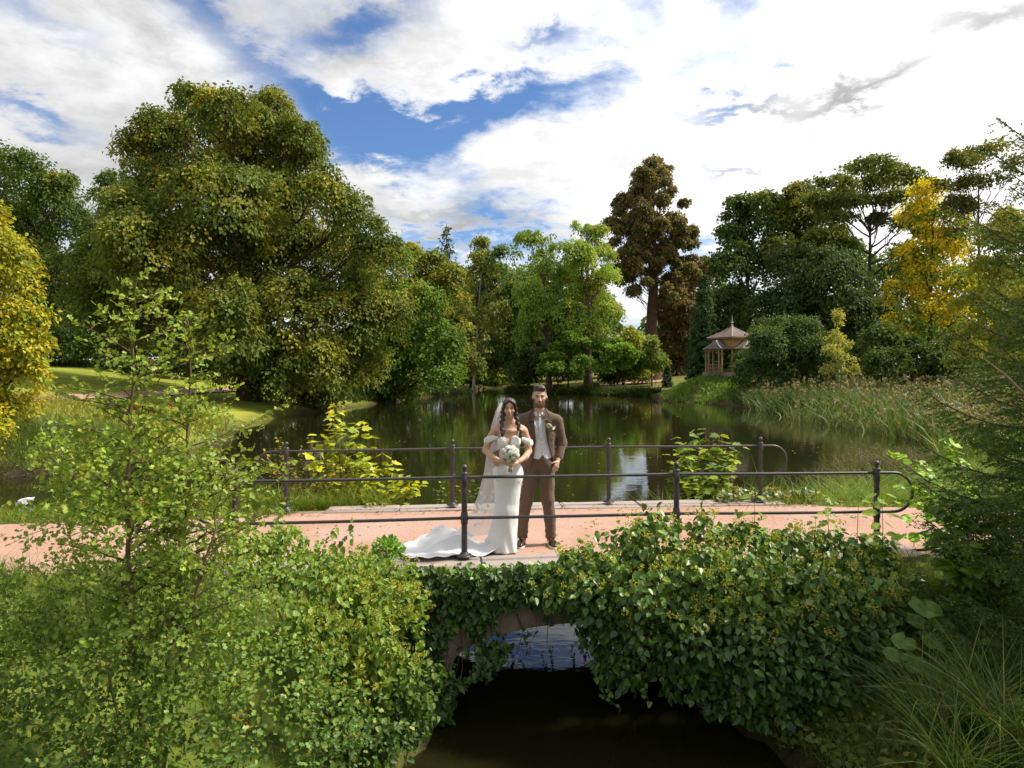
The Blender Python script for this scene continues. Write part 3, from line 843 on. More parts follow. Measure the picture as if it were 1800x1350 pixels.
G_RUST = [(0.085, 0.060, 0.026), (0.07, 0.065, 0.022), (0.11, 0.07, 0.03)]
TIP_Y = [(0.155, 0.145, 0.020), (0.13, 0.135, 0.018), (0.18, 0.15, 0.022)]

TG = 'trees around the pond'
# --- left
tree('lime_tree', 'huge broad lime tree, tallest on the left, with dense olive crown drooping to the water', 440, 66,
     [(345, 185, 38), (395, 200, 45), (485, 205, 42), (440, 235, 60), (525, 245, 40), (290, 240, 50), (235, 262, 34), (355, 270, 80), (470, 285, 85), (535, 280, 30),
      (300, 350, 85), (400, 370, 100), (500, 370, 85), (575, 345, 48), (625, 400, 52), (230, 400, 62), (185, 470, 58), (270, 470, 90), (380, 480, 105), (490, 480, 110),
      (585, 470, 80), (655, 450, 48), (205, 560, 62), (300, 570, 85), (400, 580, 80), (520, 580, 90), (615, 560, 75), (460, 640, 62), (545, 655, 68), (625, 645, 62), (675, 560, 50), (150, 520, 40), (490, 690, 50), (570, 705, 40)],
     G_OAK, [3, 3, 2, 1.2], group=TG, trunk=0.9, leaf=0.275, spr=0.92, per=28, dens=0.76, gaps=0.31, droop=0.45, tipc=TIP_Y, tipf=0.36, trunk_to=(420, 260))
tree('beech_tree', 'dark broad tree at the far left edge, behind the yellow maple', 40, 92,
     [(-20, 310, 55), (35, 315, 48), (90, 350, 45), (115, 330, 22), (-10, 400, 80), (70, 420, 80), (120, 410, 42), (20, 510, 95), (110, 500, 62), (60, 600, 80), (-30, 600, 70)],
     G_DARK, group=TG, trunk=0.6, leaf=0.34, spr=1.2, per=24, dens=0.6, gaps=0.34, tipc=TIP_Y, tipf=0.26)
tree('larch_tree', 'thin-topped tree between the dark left tree and the huge lime', 205, 88,
     [(205, 330, 22, 26), (180, 350, 26, 20), (235, 345, 26, 24), (210, 385, 42, 30), (175, 430, 38), (225, 440, 45), (165, 500, 50), (215, 530, 50), (170, 590, 60)],
     G_DARK, group=TG, trunk=0.4, leaf=0.32, spr=1.0, per=18, dens=0.55, gaps=0.42)
tree('hornbeam_hedge', 'dark leafy hedge at the top of the far left lawn', 250, 90,
     [(70, 620, 42), (130, 600, 55), (190, 615, 42), (250, 600, 55), (310, 610, 45), (360, 600, 50), (400, 620, 42), (100, 560, 50), (330, 560, 55), (160, 560, 50), (90, 648, 34, 14), (160, 648, 40, 14), (230, 648, 40, 14), (300, 648, 40, 14), (370, 648, 40, 14), (420, 648, 30, 14)],
     G_YEW + G_DARK, cat='hedge', group=TG, trunk=0.25, leaf=0.36, spr=1.1, per=22, dens=0.6, gaps=0.25, limbs=False)
tree('yellow_maple_tree', 'golden yellow leafed maple at the left edge, overhanging the lawn', -70, 27,
     [(-60, 400, 60), (0, 455, 45), (-20, 470, 60), (40, 500, 34), (-60, 560, 90), (20, 570, 52), (50, 540, 24), (0, 640, 55), (45, 660, 34), (-60, 680, 70), (10, 720, 42), (-20, 770, 34), (50, 610, 30)],
     G_YEL, [4, 3, 3, 2], group=TG, trunk=0.22, leaf=0.145, spr=0.42, per=24, dens=0.55, gaps=0.36, droop=0.3)
# --- waterside, right of the lime
tree('alder_tree', 'bright green bushy tree leaning over the water beside the huge lime', 690, 92,
     [(690, 490, 45), (655, 545, 60), (715, 545, 48), (640, 610, 55), (700, 615, 58), (755, 600, 42), (660, 665, 48), (720, 660, 48), (775, 655, 40), (745, 540, 38), (640, 690, 34), (700, 692, 30), (790, 610, 30)],
     G_MID, group=TG, trunk=0.35, leaf=0.36, spr=1.0, per=22, dens=0.65, gaps=0.30, tipc=TIP_Y, tipf=0.34)
tree('field_maple_tree', 'round olive-topped tree rising behind the waterside bushes left of the dark spruce', 745, 118,
     [(745, 470, 36), (715, 470, 26), (770, 500, 40), (735, 525, 50), (790, 535, 34), (760, 580, 50), (800, 590, 34), (715, 450, 20), (810, 640, 30)],
     G_OAK, group=TG, trunk=0.35, leaf=0.42, spr=1.2, per=24, dens=0.65, gaps=0.32, tipc=TIP_Y, tipf=0.42)
conifer('spruce_tree', 'dark pointed spruce standing alone against the cloud above the left trees', 785, 165, 392, 98, [(0.03, 0.04, 0.025), (0.04, 0.05, 0.03)], group=TG, trunk=0.4, whorls=26, leaf=0.55, dens=8, gap=0.30)
tree('lime_tree', 'yellow-green tree on the far bank directly behind the thin birch', 828, 172,
     [(830, 520, 38, 50), (870, 500, 32, 40), (820, 580, 36, 55), (860, 600, 40, 55), (900, 560, 34, 50), (800, 560, 24, 40), (835, 640, 28, 34), (880, 640, 30, 36)],
     [(0.13, 0.14, 0.025), (0.10, 0.12, 0.022), (0.15, 0.15, 0.03)], group=TG, trunk=0.4, leaf=0.5, spr=1.4, per=22, dens=0.6, gaps=0.34, droop=0.8)
tree('birch_tree', 'slender birch with a pale trunk and thin drooping top left of the couple', 832, 158,
     [(845, 428, 13, 16), (850, 455, 24, 18), (838, 480, 20, 22), (862, 490, 24, 24), (845, 520, 30, 30), (865, 545, 28, 36), (840, 570, 30, 36), (862, 600, 32, 36)],
     [(0.12, 0.13, 0.03), (0.15, 0.15, 0.035), (0.09, 0.11, 0.03)], group=TG, trunk=0.32, leaf=0.42, spr=1.0, per=16, dens=0.5, gaps=0.46, droop=0.9, bark=(0.34, 0.30, 0.26), trunk_to=(848, 440))
tree('willow_bush', 'yellow-green willow bush at the mouth of the narrow channel', 856, 197, [(838, 655, 18, 16), (858, 662, 16, 15), (872, 668, 10, 9)], G_BRIGHT, cat='bush', group=TG, trunk=0.1, leaf=0.5, spr=1.0, per=22, dens=0.8, gaps=0.25, droop=0.8, limbs=False)
tree('elm_tree', 'green tree with a leaning grey trunk between the birch and the weeping tree', 912, 160,
     [(888, 455, 26, 22), (870, 480, 22, 18), (915, 470, 26, 18), (895, 495, 36, 22), (870, 525, 30, 20), (920, 520, 34, 22), (895, 560, 36, 26), (925, 590, 34, 26), (880, 610, 32, 26), (915, 645, 40, 30)],
     [(0.065, 0.10, 0.03), (0.085, 0.125, 0.03), (0.05, 0.08, 0.025)], group=TG, trunk=0.4, leaf=0.46, spr=1.2, per=22, dens=0.55, gaps=0.40, bark=(0.13, 0.10, 0.08), trunk_to=(890, 480))
tree('weeping_elm', 'tall light green tree with hanging sprays on a straight brown trunk', 966, 136,
     [(925, 415, 20, 12), (950, 418, 26, 14), (972, 440, 22, 14), (945, 455, 26, 22), (965, 480, 30, 24), (935, 520, 30, 34), (975, 525, 34, 28), (950, 560, 36, 34), (925, 590, 20, 34), (985, 560, 28, 26)],
     [(0.12, 0.17, 0.03), (0.16, 0.20, 0.035), (0.09, 0.13, 0.025)], group=TG, trunk=0.55, leaf=0.33, spr=0.9, per=20, dens=0.62, gaps=0.44, droop=1.3, bark=(0.14, 0.085, 0.065), trunk_to=(952, 420))
tree('swamp_cypress_tree', 'tall bright yellow-green tree with a thick straight trunk, left of the giant sequoia', 1034, 134,
     [(1020, 402, 16, 14), (1050, 410, 16, 16), (1035, 420, 24, 18), (1010, 440, 26, 18), (1055, 445, 26, 22), (1030, 465, 36, 24), (1000, 490, 28, 22), (1060, 490, 28, 26), (1030, 520, 42, 28), (1000, 550, 30, 26), (1065, 545, 28, 26), (1035, 575, 40, 26)],
     [(0.15, 0.21, 0.035), (0.19, 0.23, 0.04), (0.11, 0.16, 0.03), (0.24, 0.22, 0.035)], group=TG, trunk=0.75, leaf=0.31, spr=0.85, per=22, dens=0.66, gaps=0.44, droop=0.6, bark=(0.15, 0.10, 0.08), trunk_to=(1032, 405))
tree('japanese_maple', 'layered fresh green maple on the far bank between the two straight trunks', 1000, 130,
     [(985, 610, 22, 6), (1012, 600, 18, 6), (972, 628, 18, 6), (1003, 622, 16, 5), (1022, 632, 14, 5), (988, 645, 24, 6), (1010, 655, 16, 5), (962, 648, 12, 5), (1000, 590, 12, 5)], G_MID + G_BRIGHT[:2], group=TG, trunk=0.2, leaf=0.34, spr=0.8, per=20, dens=0.7, gaps=0.42, droop=0.2)
tree('japanese_maple', 'layered fresh green maple on the far bank right of the thick straight trunk', 1085, 131,
     [(1058, 608, 18, 6), (1092, 612, 20, 6), (1074, 626, 16, 6), (1112, 624, 14, 6), (1056, 648, 18, 5), (1090, 640, 14, 5), (1075, 600, 12, 5), (1102, 634, 12, 5)], G_MID + G_BRIGHT[:2], group=TG, trunk=0.2, leaf=0.34, spr=0.8, per=20, dens=0.7, gaps=0.42, droop=0.2)
tree('holly_bush', 'low dark evergreen on the far bank under the layered maples', 1095, 138, [(1085, 645, 22), (1105, 655, 20), (1115, 635, 22), (1070, 660, 14)], G_YEW, cat='bush', group=TG, trunk=0.2, leaf=0.4, spr=1.0, per=22, dens=0.7, gaps=0.2, limbs=False)
tree('holly_bush', 'dark rounded evergreen between the weeping tree and the layered maple', 985, 140, [(985, 645, 24), (1005, 655, 18), (935, 645, 30), (960, 640, 26), (915, 660, 22)], G_YEW, cat='bush', group=TG, trunk=0.2, leaf=0.4, spr=1.0, per=22, dens=0.7, gaps=0.2, limbs=False)
tree('holly_bush', 'shadowy evergreen mass behind the trunks of the far bank', 1040, 168, [(1040, 595, 40), (990, 580, 36), (1080, 625, 26), (1060, 640, 40), (1000, 630, 40), (940, 610, 36), (900, 620, 34)], G_DARK, cat='bush', group=TG, trunk=0.3, leaf=0.5, spr=1.3, per=22, dens=0.6, gaps=0.28, limbs=False)
SQ = []
for k in range(190):
    yy = 282 + 262 * (rng.random() ** 0.85 if k < 170 else 1.0 - 0.15 * rng.random()); w_ = np.interp(yy, [280, 300, 340, 390, 435, 470, 500, 545], [10, 30, 55, 76, 84, 80, 58, 34])
    xx = 1146 + w_ * (2 * rng.random() - 1) * (0.97 if yy < 480 else 1.0) * (1 if rng.random() < 0.6 else 0.6)
    if yy > 500 and (1118 < xx < 1164): continue
    r_ = (7 + 7 * rng.random()) * (1.0 if yy < 480 else 0.7); SQ.append((xx, yy, r_, r_ * 0.8))
tree('giant_sequoia', 'giant sequoia with a massive red-brown trunk and egg-shaped open crown', 1147, 152, SQ,
     G_SEQ, group=TG, trunk=1.5, leaf=0.40, spr=0.75, per=10, dens=0.155, gaps=0.42, droop=0.5, depth=0.85, thin=False, bark=(0.115, 0.062, 0.050), trunk_to=(1148, 285), limb_k=0.22)
tree('thuja_tree', 'rusty brown-green conifers behind the sequoia trunk on its right', 1190, 165, [(1195, 500, 24, 30), (1180, 550, 30, 36), (1210, 545, 30, 36), (1190, 600, 36, 38), (1220, 600, 30, 38), (1215, 490, 16, 22), (1240, 470, 14, 22), (1185, 645, 30, 24)], G_RUST, group=TG, trunk=0.3, leaf=0.5, spr=1.1, per=22, dens=0.65, gaps=0.3, droop=0.9)
tree('young_oak', 'small staked tree with pale green leaves in front of the sequoia trunk', 1145, 136, [(1145, 610, 12, 16), (1155, 630, 15, 14), (1138, 632, 14, 12), (1148, 645, 18, 10)], [(0.09, 0.12, 0.03), (0.12, 0.14, 0.035)], group=TG, trunk=0.12, leaf=0.34, spr=0.8, per=18, dens=0.7, gaps=0.3)
tree('golden_shrub', 'yellow-green shrubs left of the sequoia trunk foot', 1122, 142, [(1115, 600, 18, 26), (1128, 620, 16, 22), (1118, 650, 18, 16), (1125, 660, 20, 9)], [(0.22, 0.21, 0.03), (0.14, 0.16, 0.03)], cat='bush', group=TG, trunk=0.1, leaf=0.4, spr=0.9, per=22, dens=0.8, gaps=0.3, limbs=False)
conifer('cypress_tree', 'dark blue-green conical conifer left of the pavilion', 1238, 112, 480, 34, [(0.028, 0.055, 0.024), (0.04, 0.07, 0.028)], group=TG, trunk=0.3, whorls=34, skirt=0.0, droop=0.7, leaf=0.42, dens=16, power=0.75)
conifer('young_fir', 'tiny dark fir on the grass right of the staked tree', 1173, 130, 642, 8, [(0.03, 0.05, 0.03), (0.04, 0.06, 0.03)], group=TG, trunk=0.08, whorls=12, skirt=0.0, leaf=0.35, dens=12)
# --- right
tree('ash_tree', 'rounded dark green tree rising directly behind the pavilion', 1320, 120,
     [(1330, 360, 34, 24), (1295, 375, 26), (1360, 380, 30), (1285, 415, 26), (1325, 415, 42), (1290, 470, 38), (1335, 480, 45), (1280, 530, 38), (1325, 550, 50), (1290, 600, 40), (1340, 610, 40), (1260, 560, 26, 40), (1275, 640, 26), (1305, 640, 28)],
     [(0.055, 0.080, 0.022), (0.075, 0.10, 0.024), (0.045, 0.062, 0.02)], group=TG, trunk=0.5, leaf=0.42, spr=1.1, per=24, dens=0.62, gaps=0.38, tipc=TIP_Y, tipf=0.2)
tree('oak_tree', 'olive green tree between the pavilion tree and the flat-topped tree', 1410, 118,
     [(1420, 350, 40, 26), (1390, 385, 36, 28), (1445, 375, 36, 28), (1410, 425, 46, 34), (1455, 430, 38, 34), (1380, 450, 38), (1430, 480, 46), (1480, 350, 24, 18)],
     G_OAK, group=TG, trunk=0.5, leaf=0.42, spr=1.1, per=24, dens=0.6, gaps=0.38, tipc=TIP_Y, tipf=0.3)
tree('yew_tree', 'broad dark evergreen behind the round yew by the pavilion', 1440, 100,
     [(1400, 490, 55), (1460, 500, 60), (1380, 550, 55), (1440, 570, 60), (1500, 560, 50), (1360, 600, 40), (1530, 620, 46), (1490, 640, 50), (1540, 560, 40)],
     G_YEW, group=TG, trunk=0.4, leaf=0.36, spr=1.0, per=24, dens=0.6, gaps=0.24, droop=0.7)
tree('yew_bush', 'dense round dark yew hiding the right side of the pavilion', 1385, 84,
     [(1395, 595, 45, 36), (1350, 615, 38, 36), (1430, 615, 38, 36), (1380, 640, 55, 42), (1440, 650, 36, 36), (1325, 640, 30, 34), (1310, 660, 20, 26), (1360, 670, 50, 24)],
     [(0.034, 0.055, 0.018), (0.048, 0.07, 0.02), (0.06, 0.085, 0.022)], cat='bush', group=TG, trunk=0.3, leaf=0.26, spr=0.8, per=28, dens=0.75, gaps=0.2, droop=0.4)
tree('pagoda_tree', 'tall flat-topped tree with several dark bare limbs under its canopy', 1522, 108,
     [(1540, 295, 44, 16), (1500, 305, 36, 15), (1580, 310, 36, 15), (1465, 325, 32, 14), (1610, 328, 28, 14), (1540, 325, 50, 14), (1435, 352, 28, 12), (1500, 350, 34, 11), (1570, 350, 34, 11), (1615, 365, 26, 11), (1475, 385, 32, 11), (1590, 395, 30, 11), (1450, 415, 26, 11), (1545, 385, 14, 7), (1585, 432, 20, 8), (1492, 430, 16, 8), (1600, 470, 16, 9), (1465, 470, 24, 12), (1430, 440, 20, 12), (1620, 410, 16, 9)],
     [(0.080, 0.095, 0.022), (0.10, 0.11, 0.025), (0.06, 0.075, 0.02)], group=TG, trunk=0.62, leaf=0.36, spr=0.95, per=20, dens=0.75, gaps=0.40, droop=0.2, bark=(0.045, 0.036, 0.032), trunk_to=(1530, 400), limb_k=1.7)
tree('norway_maple', 'autumn maple with bright yellow leaf patches right of the flat-topped tree', 1632, 88,
     [(1640, 345, 36, 26), (1620, 385, 36, 28), (1665, 385, 34, 28), (1640, 430, 45, 32), (1605, 450, 32, 26), (1680, 440, 32, 30), (1625, 490, 45, 32), (1680, 500, 36, 32), (1590, 520, 36, 30), (1640, 545, 50, 30), (1690, 560, 36, 30), (1590, 580, 36, 30)],
     [(0.10, 0.13, 0.024), (0.14, 0.16, 0.026), (0.075, 0.105, 0.022)], group=TG, trunk=0.34, leaf=0.34, spr=0.95, per=22, dens=0.58, gaps=0.40, bark=(0.05, 0.04, 0.03), tipc=[(0.44, 0.31, 0.015), (0.38, 0.29, 0.02), (0.32, 0.27, 0.025)], tipf=0.53, trunk_to=(1640, 400))
tree('ash_tree', 'tall thin-leaved tree with bare forked limbs at the upper right', 1722, 80,
     [(1690, 290, 30, 14), (1725, 275, 34, 14), (1760, 265, 34, 16), (1790, 290, 30, 16), (1700, 325, 34, 12), (1745, 315, 30, 12), (1680, 360, 24, 12), (1770, 345, 32, 14), (1715, 365, 28, 11), (1660, 330, 18, 12), (1690, 410, 24, 10), (1760, 395, 26, 11), (1670, 280, 16, 12)],
     [(0.075, 0.082, 0.02), (0.10, 0.095, 0.024), (0.06, 0.065, 0.018)], group=TG, trunk=0.32, leaf=0.28, spr=0.8, per=14, dens=0.6, gaps=0.48, droop=0.2, bark=(0.07, 0.06, 0.055), trunk_to=(1720, 330), twigs=3, tipc=TIP_Y, tipf=0.25)
tree('silver_birch', 'pale yellow-green birch with fine drooping leaves at the right edge', 1760, 62,
     [(1770, 390, 30, 26), (1740, 420, 34, 28), (1800, 420, 34, 34), (1730, 470, 34, 34), (1775, 480, 42, 36), (1720, 530, 32, 34), (1765, 545, 44, 36), (1810, 540, 34, 36), (1725, 590, 36, 34), (1775, 610, 44, 36), (1735, 640, 40, 26), (1800, 650, 40, 36), (1700, 620, 26, 26)],
     G_BIRCH, group=TG, trunk=0.2, leaf=0.22, spr=0.7, per=24, dens=0.6, gaps=0.38, droop=1.0, bark=(0.2, 0.18, 0.15))
tree('laurel_bush', 'low dark green bushes behind the reeds on the right', 1620, 70,
     [(1560, 640, 34, 26), (1600, 625, 34, 30), (1645, 640, 34, 30), (1620, 660, 45, 22), (1680, 650, 28, 28), (1555, 600, 30, 30), (1690, 610, 30, 34)],
     G_YEW + G_DARK, cat='bush', group=TG, trunk=0.15, leaf=0.3, spr=0.8, per=24, dens=0.65, gaps=0.26)
tree('poplar_sapling', 'slim pale yellow young tree in front of the round yew', 1474, 66,
     [(1472, 565, 7, 18), (1470, 595, 13, 16), (1482, 610, 14, 14), (1462, 620, 15, 14), (1478, 635, 22, 14), (1490, 648, 18, 12), (1462, 650, 20, 12)],
     [(0.20, 0.19, 0.05), (0.16, 0.17, 0.045), (0.26, 0.23, 0.06)], group=TG, trunk=0.07, leaf=0.19, spr=0.36, per=8, dens=0.22, gaps=0.46, bark=(0.3, 0.27, 0.22))
# a second row that closes the gaps behind the far bank
BK = [(0.050, 0.080, 0.022), (0.07, 0.105, 0.024), (0.09, 0.12, 0.026)]
tree('beech_tree', 'middle green tree filling the gap behind the slender birch', 820, 200, [(800, 500, 26, 34), (825, 560, 34, 50), (790, 590, 26, 50), (850, 610, 36, 50), (820, 650, 40, 30)], BK, group=TG, trunk=0.4, leaf=0.55, spr=1.5, per=22, dens=0.7, gaps=0.3)
tree('beech_tree', 'middle green tree behind the leaning grey trunk and the weeping tree', 930, 205, [(905, 510, 28, 40), (935, 500, 26, 40), (920, 570, 40, 50), (960, 590, 34, 46), (890, 620, 34, 40), (940, 640, 44, 30)], BK, group=TG, trunk=0.4, leaf=0.55, spr=1.5, per=22, dens=0.7, gaps=0.3)
tree('beech_tree', 'middle green tree behind the thick straight trunk on the far bank', 1010, 205, [(1000, 500, 26, 40), (1030, 540, 40, 46), (985, 570, 34, 46), (1060, 560, 26, 40), (1020, 630, 50, 34), (1070, 640, 30, 26)], BK, group=TG, trunk=0.4, leaf=0.55, spr=1.5, per=22, dens=0.7, gaps=0.3)
tree('beech_tree', 'dusky tree closing the gap between the rusty conifers and the pavilion', 1260, 180, [(1250, 500, 26, 30), (1270, 550, 34, 50), (1225, 560, 20, 50), (1290, 590, 34, 50), (1240, 630, 40, 34)], BK, group=TG, trunk=0.4, leaf=0.5, spr=1.4, per=22, dens=0.7, gaps=0.3)
tree('beech_tree', 'dark tree filling the wood behind the flat-topped tree and the yew', 1500, 150, [(1490, 480, 50, 50), (1550, 500, 50, 50), (1440, 480, 46, 50), (1600, 520, 50, 50), (1500, 570, 60, 50), (1580, 600, 60, 50), (1420, 560, 46, 50), (1650, 590, 50, 50), (1550, 640, 70, 34)], BK, group=TG, trunk=0.5, leaf=0.45, spr=1.4, per=22, dens=0.65, gaps=0.34)
tree('lime_tree', 'yellowish green tree in the wood behind the birch at the right edge', 1720, 120, [(1700, 500, 46, 40), (1760, 520, 50, 50), (1720, 570, 50, 46), (1790, 600, 50, 50), (1690, 620, 46, 40), (1750, 650, 50, 30), (1810, 500, 40, 50)], G_BIRCH, group=TG, trunk=0.4, leaf=0.4, spr=1.2, per=22, dens=0.6, gaps=0.36)
# woods closing the horizon
wood = MB(); Cw, Rw = [], []
for a in np.linspace(-46, 46, 70):
    d = 225 + 30 * rng.random(); x = math.tan(math.radians(a)) * d
    if abs(a) > 45: continue
    h = 9 + 8 * rng.random(); z = float(ground_z([x], [d])[0])
    Cw += [(x, d, z + h * 0.35), (x + 3 * rng.normal(), d - 4, z + h * 0.7)]; Rw += [(5.5, 5, h * 0.45), (4, 4, h * 0.4)]
pw, ow = blob_sprays(np.array(Cw), np.array(Rw, float), 0.10, 2.2, 0.3)
spray_cloud(wood, pw, ow, np.full(len(pw), 2.0), 13, 2.0, pal(len(pw), G_DARK + G_OAK, 0.15), 0, 0.4)
wood.obj('distant_woods', M['leaf'], None, kind='stuff')
# ------------------------------------------------------------------ pavilion on its mound
m, nt, b, out = material('roof_shingle')
co = objco(nt)
c = mixc(nt, noise(nt, co, 9, 4, 0.7).sstep(0.3, 0.7), (0.19, 0.145, 0.125), (0.30, 0.24, 0.21))
c = mixc(nt, noise(nt, co, 1.2, 4, 0.6).sstep(0.5, 0.75) * 0.5, c, (0.30, 0.27, 0.25))
nt.links.new(c.k, b.inputs['Base Color']); b.inputs['Roughness'].default_value = 0.85; M['shingle'] = m
M['paintwood'] = col_material('painted_wood', 0.6, 0.3, 3.0, 0.18)
OCH, PALE, REDW = (0.38, 0.255, 0.09), (0.42, 0.36, 0.33), (0.28, 0.16, 0.10)
gb = gpoint(1287, 97.0); gb[2] = P(0, 655, 97)[2]
pav = thing('garden_pavilion', 'small ochre wooden pavilion with two-tiered shingle roof on the grassy mound', 'pavilion', loc=tuple(gb), rz=math.radians(28))
def pobj(nm, mb, mat, parent=pav, **k): return mb.obj(nm, mat, parent, **k)
HB = 1.85                                   # half width of the drum
def hip_roof(mb, cx, cy, hx, hy, z0, z1, ridge, ax):
    """hipped roof: eave rectangle, ridge along axis ax of half length ridge; each slope in courses of shingles"""
    e = np.array([[-hx, -hy, z0], [hx, -hy, z0], [hx, hy, z0], [-hx, hy, z0]]) + [cx, cy, 0]
    r = np.array([[-ridge, 0, z1], [ridge, 0, z1]] if ax == 0 else [[0, -ridge, z1], [0, ridge, z1]]) + [cx, cy, 0]
    sl = [(e[0], e[1], r[1], r[0]), (e[1], e[2], r[1], r[1]), (e[2], e[3], r[0], r[1]), (e[3], e[0], r[0], r[0])] if ax == 0 else \
         [(e[0], e[1], r[0], r[0]), (e[1], e[2], r[1], r[0]), (e[2], e[3], r[1], r[1]), (e[3], e[0], r[0], r[1])]
    for a, b_, c_, d_ in sl:
        n = 11; nn = np.cross(b_ - a, d_ - a); nn = nn / np.linalg.norm(nn)
        for k in range(n):
            t0, t1 = k / n, (k + 1) / n
            # the eave side runs up the slope with a slight sweep
            def at(s, t): q = (a + (b_ - a) * s) * (1 - t) + (d_ + (c_ - d_) * s) * t; q = q.copy(); q[2] -= 0.28 * (z1 - z0) * t * (1 - t); return q
            mb.add([at(0, t0) + nn * 0.07, at(1, t0) + nn * 0.07, at(1, t1) + nn * 0.015, at(0, t1) + nn * 0.015], [[0, 1, 2, 3]])
            mb.add([at(0, t0) + nn * 0.07, at(1, t0) + nn * 0.07, at(1, t0) - nn * 0.02, at(0, t0) - nn * 0.02], [[0, 3, 2, 1]])
    mb.add(e - [0, 0, 0.01], [[3, 2, 1, 0]])
    return e, r
up = MB(); e, r = hip_roof(up, 0, 0, 2.35, 2.35, 4.72, 6.25, 0.02, 0)
uo = pobj('upper_roof', up, M['shingle'])
hb = MB()
for p in e: tube(hb, [p + [0, 0, .05], (p * .5 + np.array([0, 0, 6.25]) * .5) - [0, 0, 0.05], np.array([0, 0, 6.28])], 0.06, 5, PALE)
pobj('hip_ridge', hb, M['paintwood'], uo)
fb_ = MB()
for a, b_ in zip(e, np.roll(e, -1, 0)):
    for t in np.linspace(0.02, 0.98, 22): q = a + (b_ - a) * t; box(fb_, q + [0, 0, -0.09], (0.13, 0.05, 0.15), math.atan2(*(b_ - a)[[1, 0]]), REDW)
pobj('valance', fb_, M['paintwood'], uo)
fin = MB(); lathe(fin, [(0.22, 6.15), (0.14, 6.4), (0.10, 6.75), (0.20, 6.8), (0.20, 6.88), (0.07, 6.95), (0.05, 7.4), (0.02, 7.85)], (0, 0, 0), 8, PALE); pobj('spire', fin, M['paintwood'], uo)
dr = MB()
box(dr, (0, 0, 4.0), (HB * 2, HB * 2, 1.5), 0, OCH)
do = pobj('drum', dr, M['paintwood'])
for s in (0, 1, 2, 3):
    for k in range(12):
        bt = MB(); x = -HB + 0.16 + k * (2 * HB - 0.32) / 11; y = -HB - 0.02
        c_, s2 = math.cos(s * PI / 2), math.sin(s * PI / 2)
        box(bt, (x * c_ - y * s2, x * s2 + y * c_, 4.0), (0.06, 0.05, 1.44), s * PI / 2, (0.42, 0.28, 0.10)); pobj('batten', bt, M['paintwood'], do)
for s in range(4):                           # four hipped porches
    mb = MB(); e, r = hip_roof(mb, 0, -HB - 0.35, 1.75, 1.45, 3.12, 4.25, 0.75, 1)
    lo = pobj('porch_roof', mb, M['shingle']); lo.rotation_euler = (0, 0, s * PI / 2)
    hb = MB()
    for p, q in ((e[0], r[0]), (e[1], r[0])): tube(hb, [p + [0, 0, .06], (p + q) / 2 - [0, 0, 0.03], q + [0, 0, .03]], 0.06, 5, PALE)
    tube(hb, [r[0] + [0, 0, .03], r[1] + [0, 0, .03]], 0.06, 5, PALE)
    pobj('hip_ridge', hb, M['paintwood'], lo)
    bm_ = MB(); box(bm_, (0, -HB - 1.5, 3.0), (3.3, 0.14, 0.18), 0, OCH); pobj('eave_beam', bm_, M['paintwood'], lo)
    for x in (-1.5, -0.95, 0.95, 1.5):
        pp = MB(); box(pp, (x, -HB - 1.5, 1.5), (0.14, 0.14, 3.0), 0, OCH); pobj('post', pp, M['paintwood'], lo)
        if abs(x) < 1.2:
            br_ = MB(); tube(br_, [(x, -HB - 1.5, 2.5), (x * 0.55, -HB - 1.5, 2.93)], 0.05, 5, OCH); pobj('brace', br_, M['paintwood'], lo)
    rl = MB()
    for z in (0.15, 0.62, 1.1): box(rl, (0, -HB - 1.5, z), (2.9, 0.09, 0.09), 0, REDW)
    pobj('guard_rail', rl, M['paintwood'], lo)
    for x in (-1.22, -0.48, 0.0, 0.48, 1.22):
        cr = MB(); tube(cr, [(x - 0.24, -HB - 1.5, 0.17), (x + 0.24, -HB - 1.5, 1.08)], 0.035, 4, REDW); tube(cr, [(x + 0.24, -HB - 1.54, 0.17), (x - 0.24, -HB - 1.54, 1.08)], 0.035, 4, REDW)
        pobj('cross_brace', cr, M['paintwood'], lo)
for x, y in ((-1, -1), (1, -1), (1, 1), (-1, 1)):
    pp = MB(); box(pp, (x * (HB - .1), y * (HB - .1), 1.65), (0.2, 0.2, 3.3), 0, OCH); pobj('post', pp, M['paintwood'])
fl = MB(); box(fl, (0, 0, -0.25), (5.6, 5.6, 0.6), 0, (0.30, 0.22, 0.18)); pobj('plinth', fl, M['paintwood'])
tb = thing('garden_table', 'small wooden table standing inside the pavilion', 'table', loc=(gb[0] - 0.3, gb[1] - 1.4, gb[2] + 0.05), rz=0.5)
t_ = MB(); box(t_, (0, 0, 0.78), (1.1, 0.8, 0.07), 0, (0.45, 0.33, 0.27)); t_.obj('table_top', M['paintwood'], tb)
for x, y in ((-.45, -.3), (.45, -.3), (.45, .3), (-.45, .3)):
    t_ = MB(); box(t_, (x, y, 0.37), (0.08, 0.08, 0.75), 0, REDW); t_.obj('leg', M['paintwood'], tb)

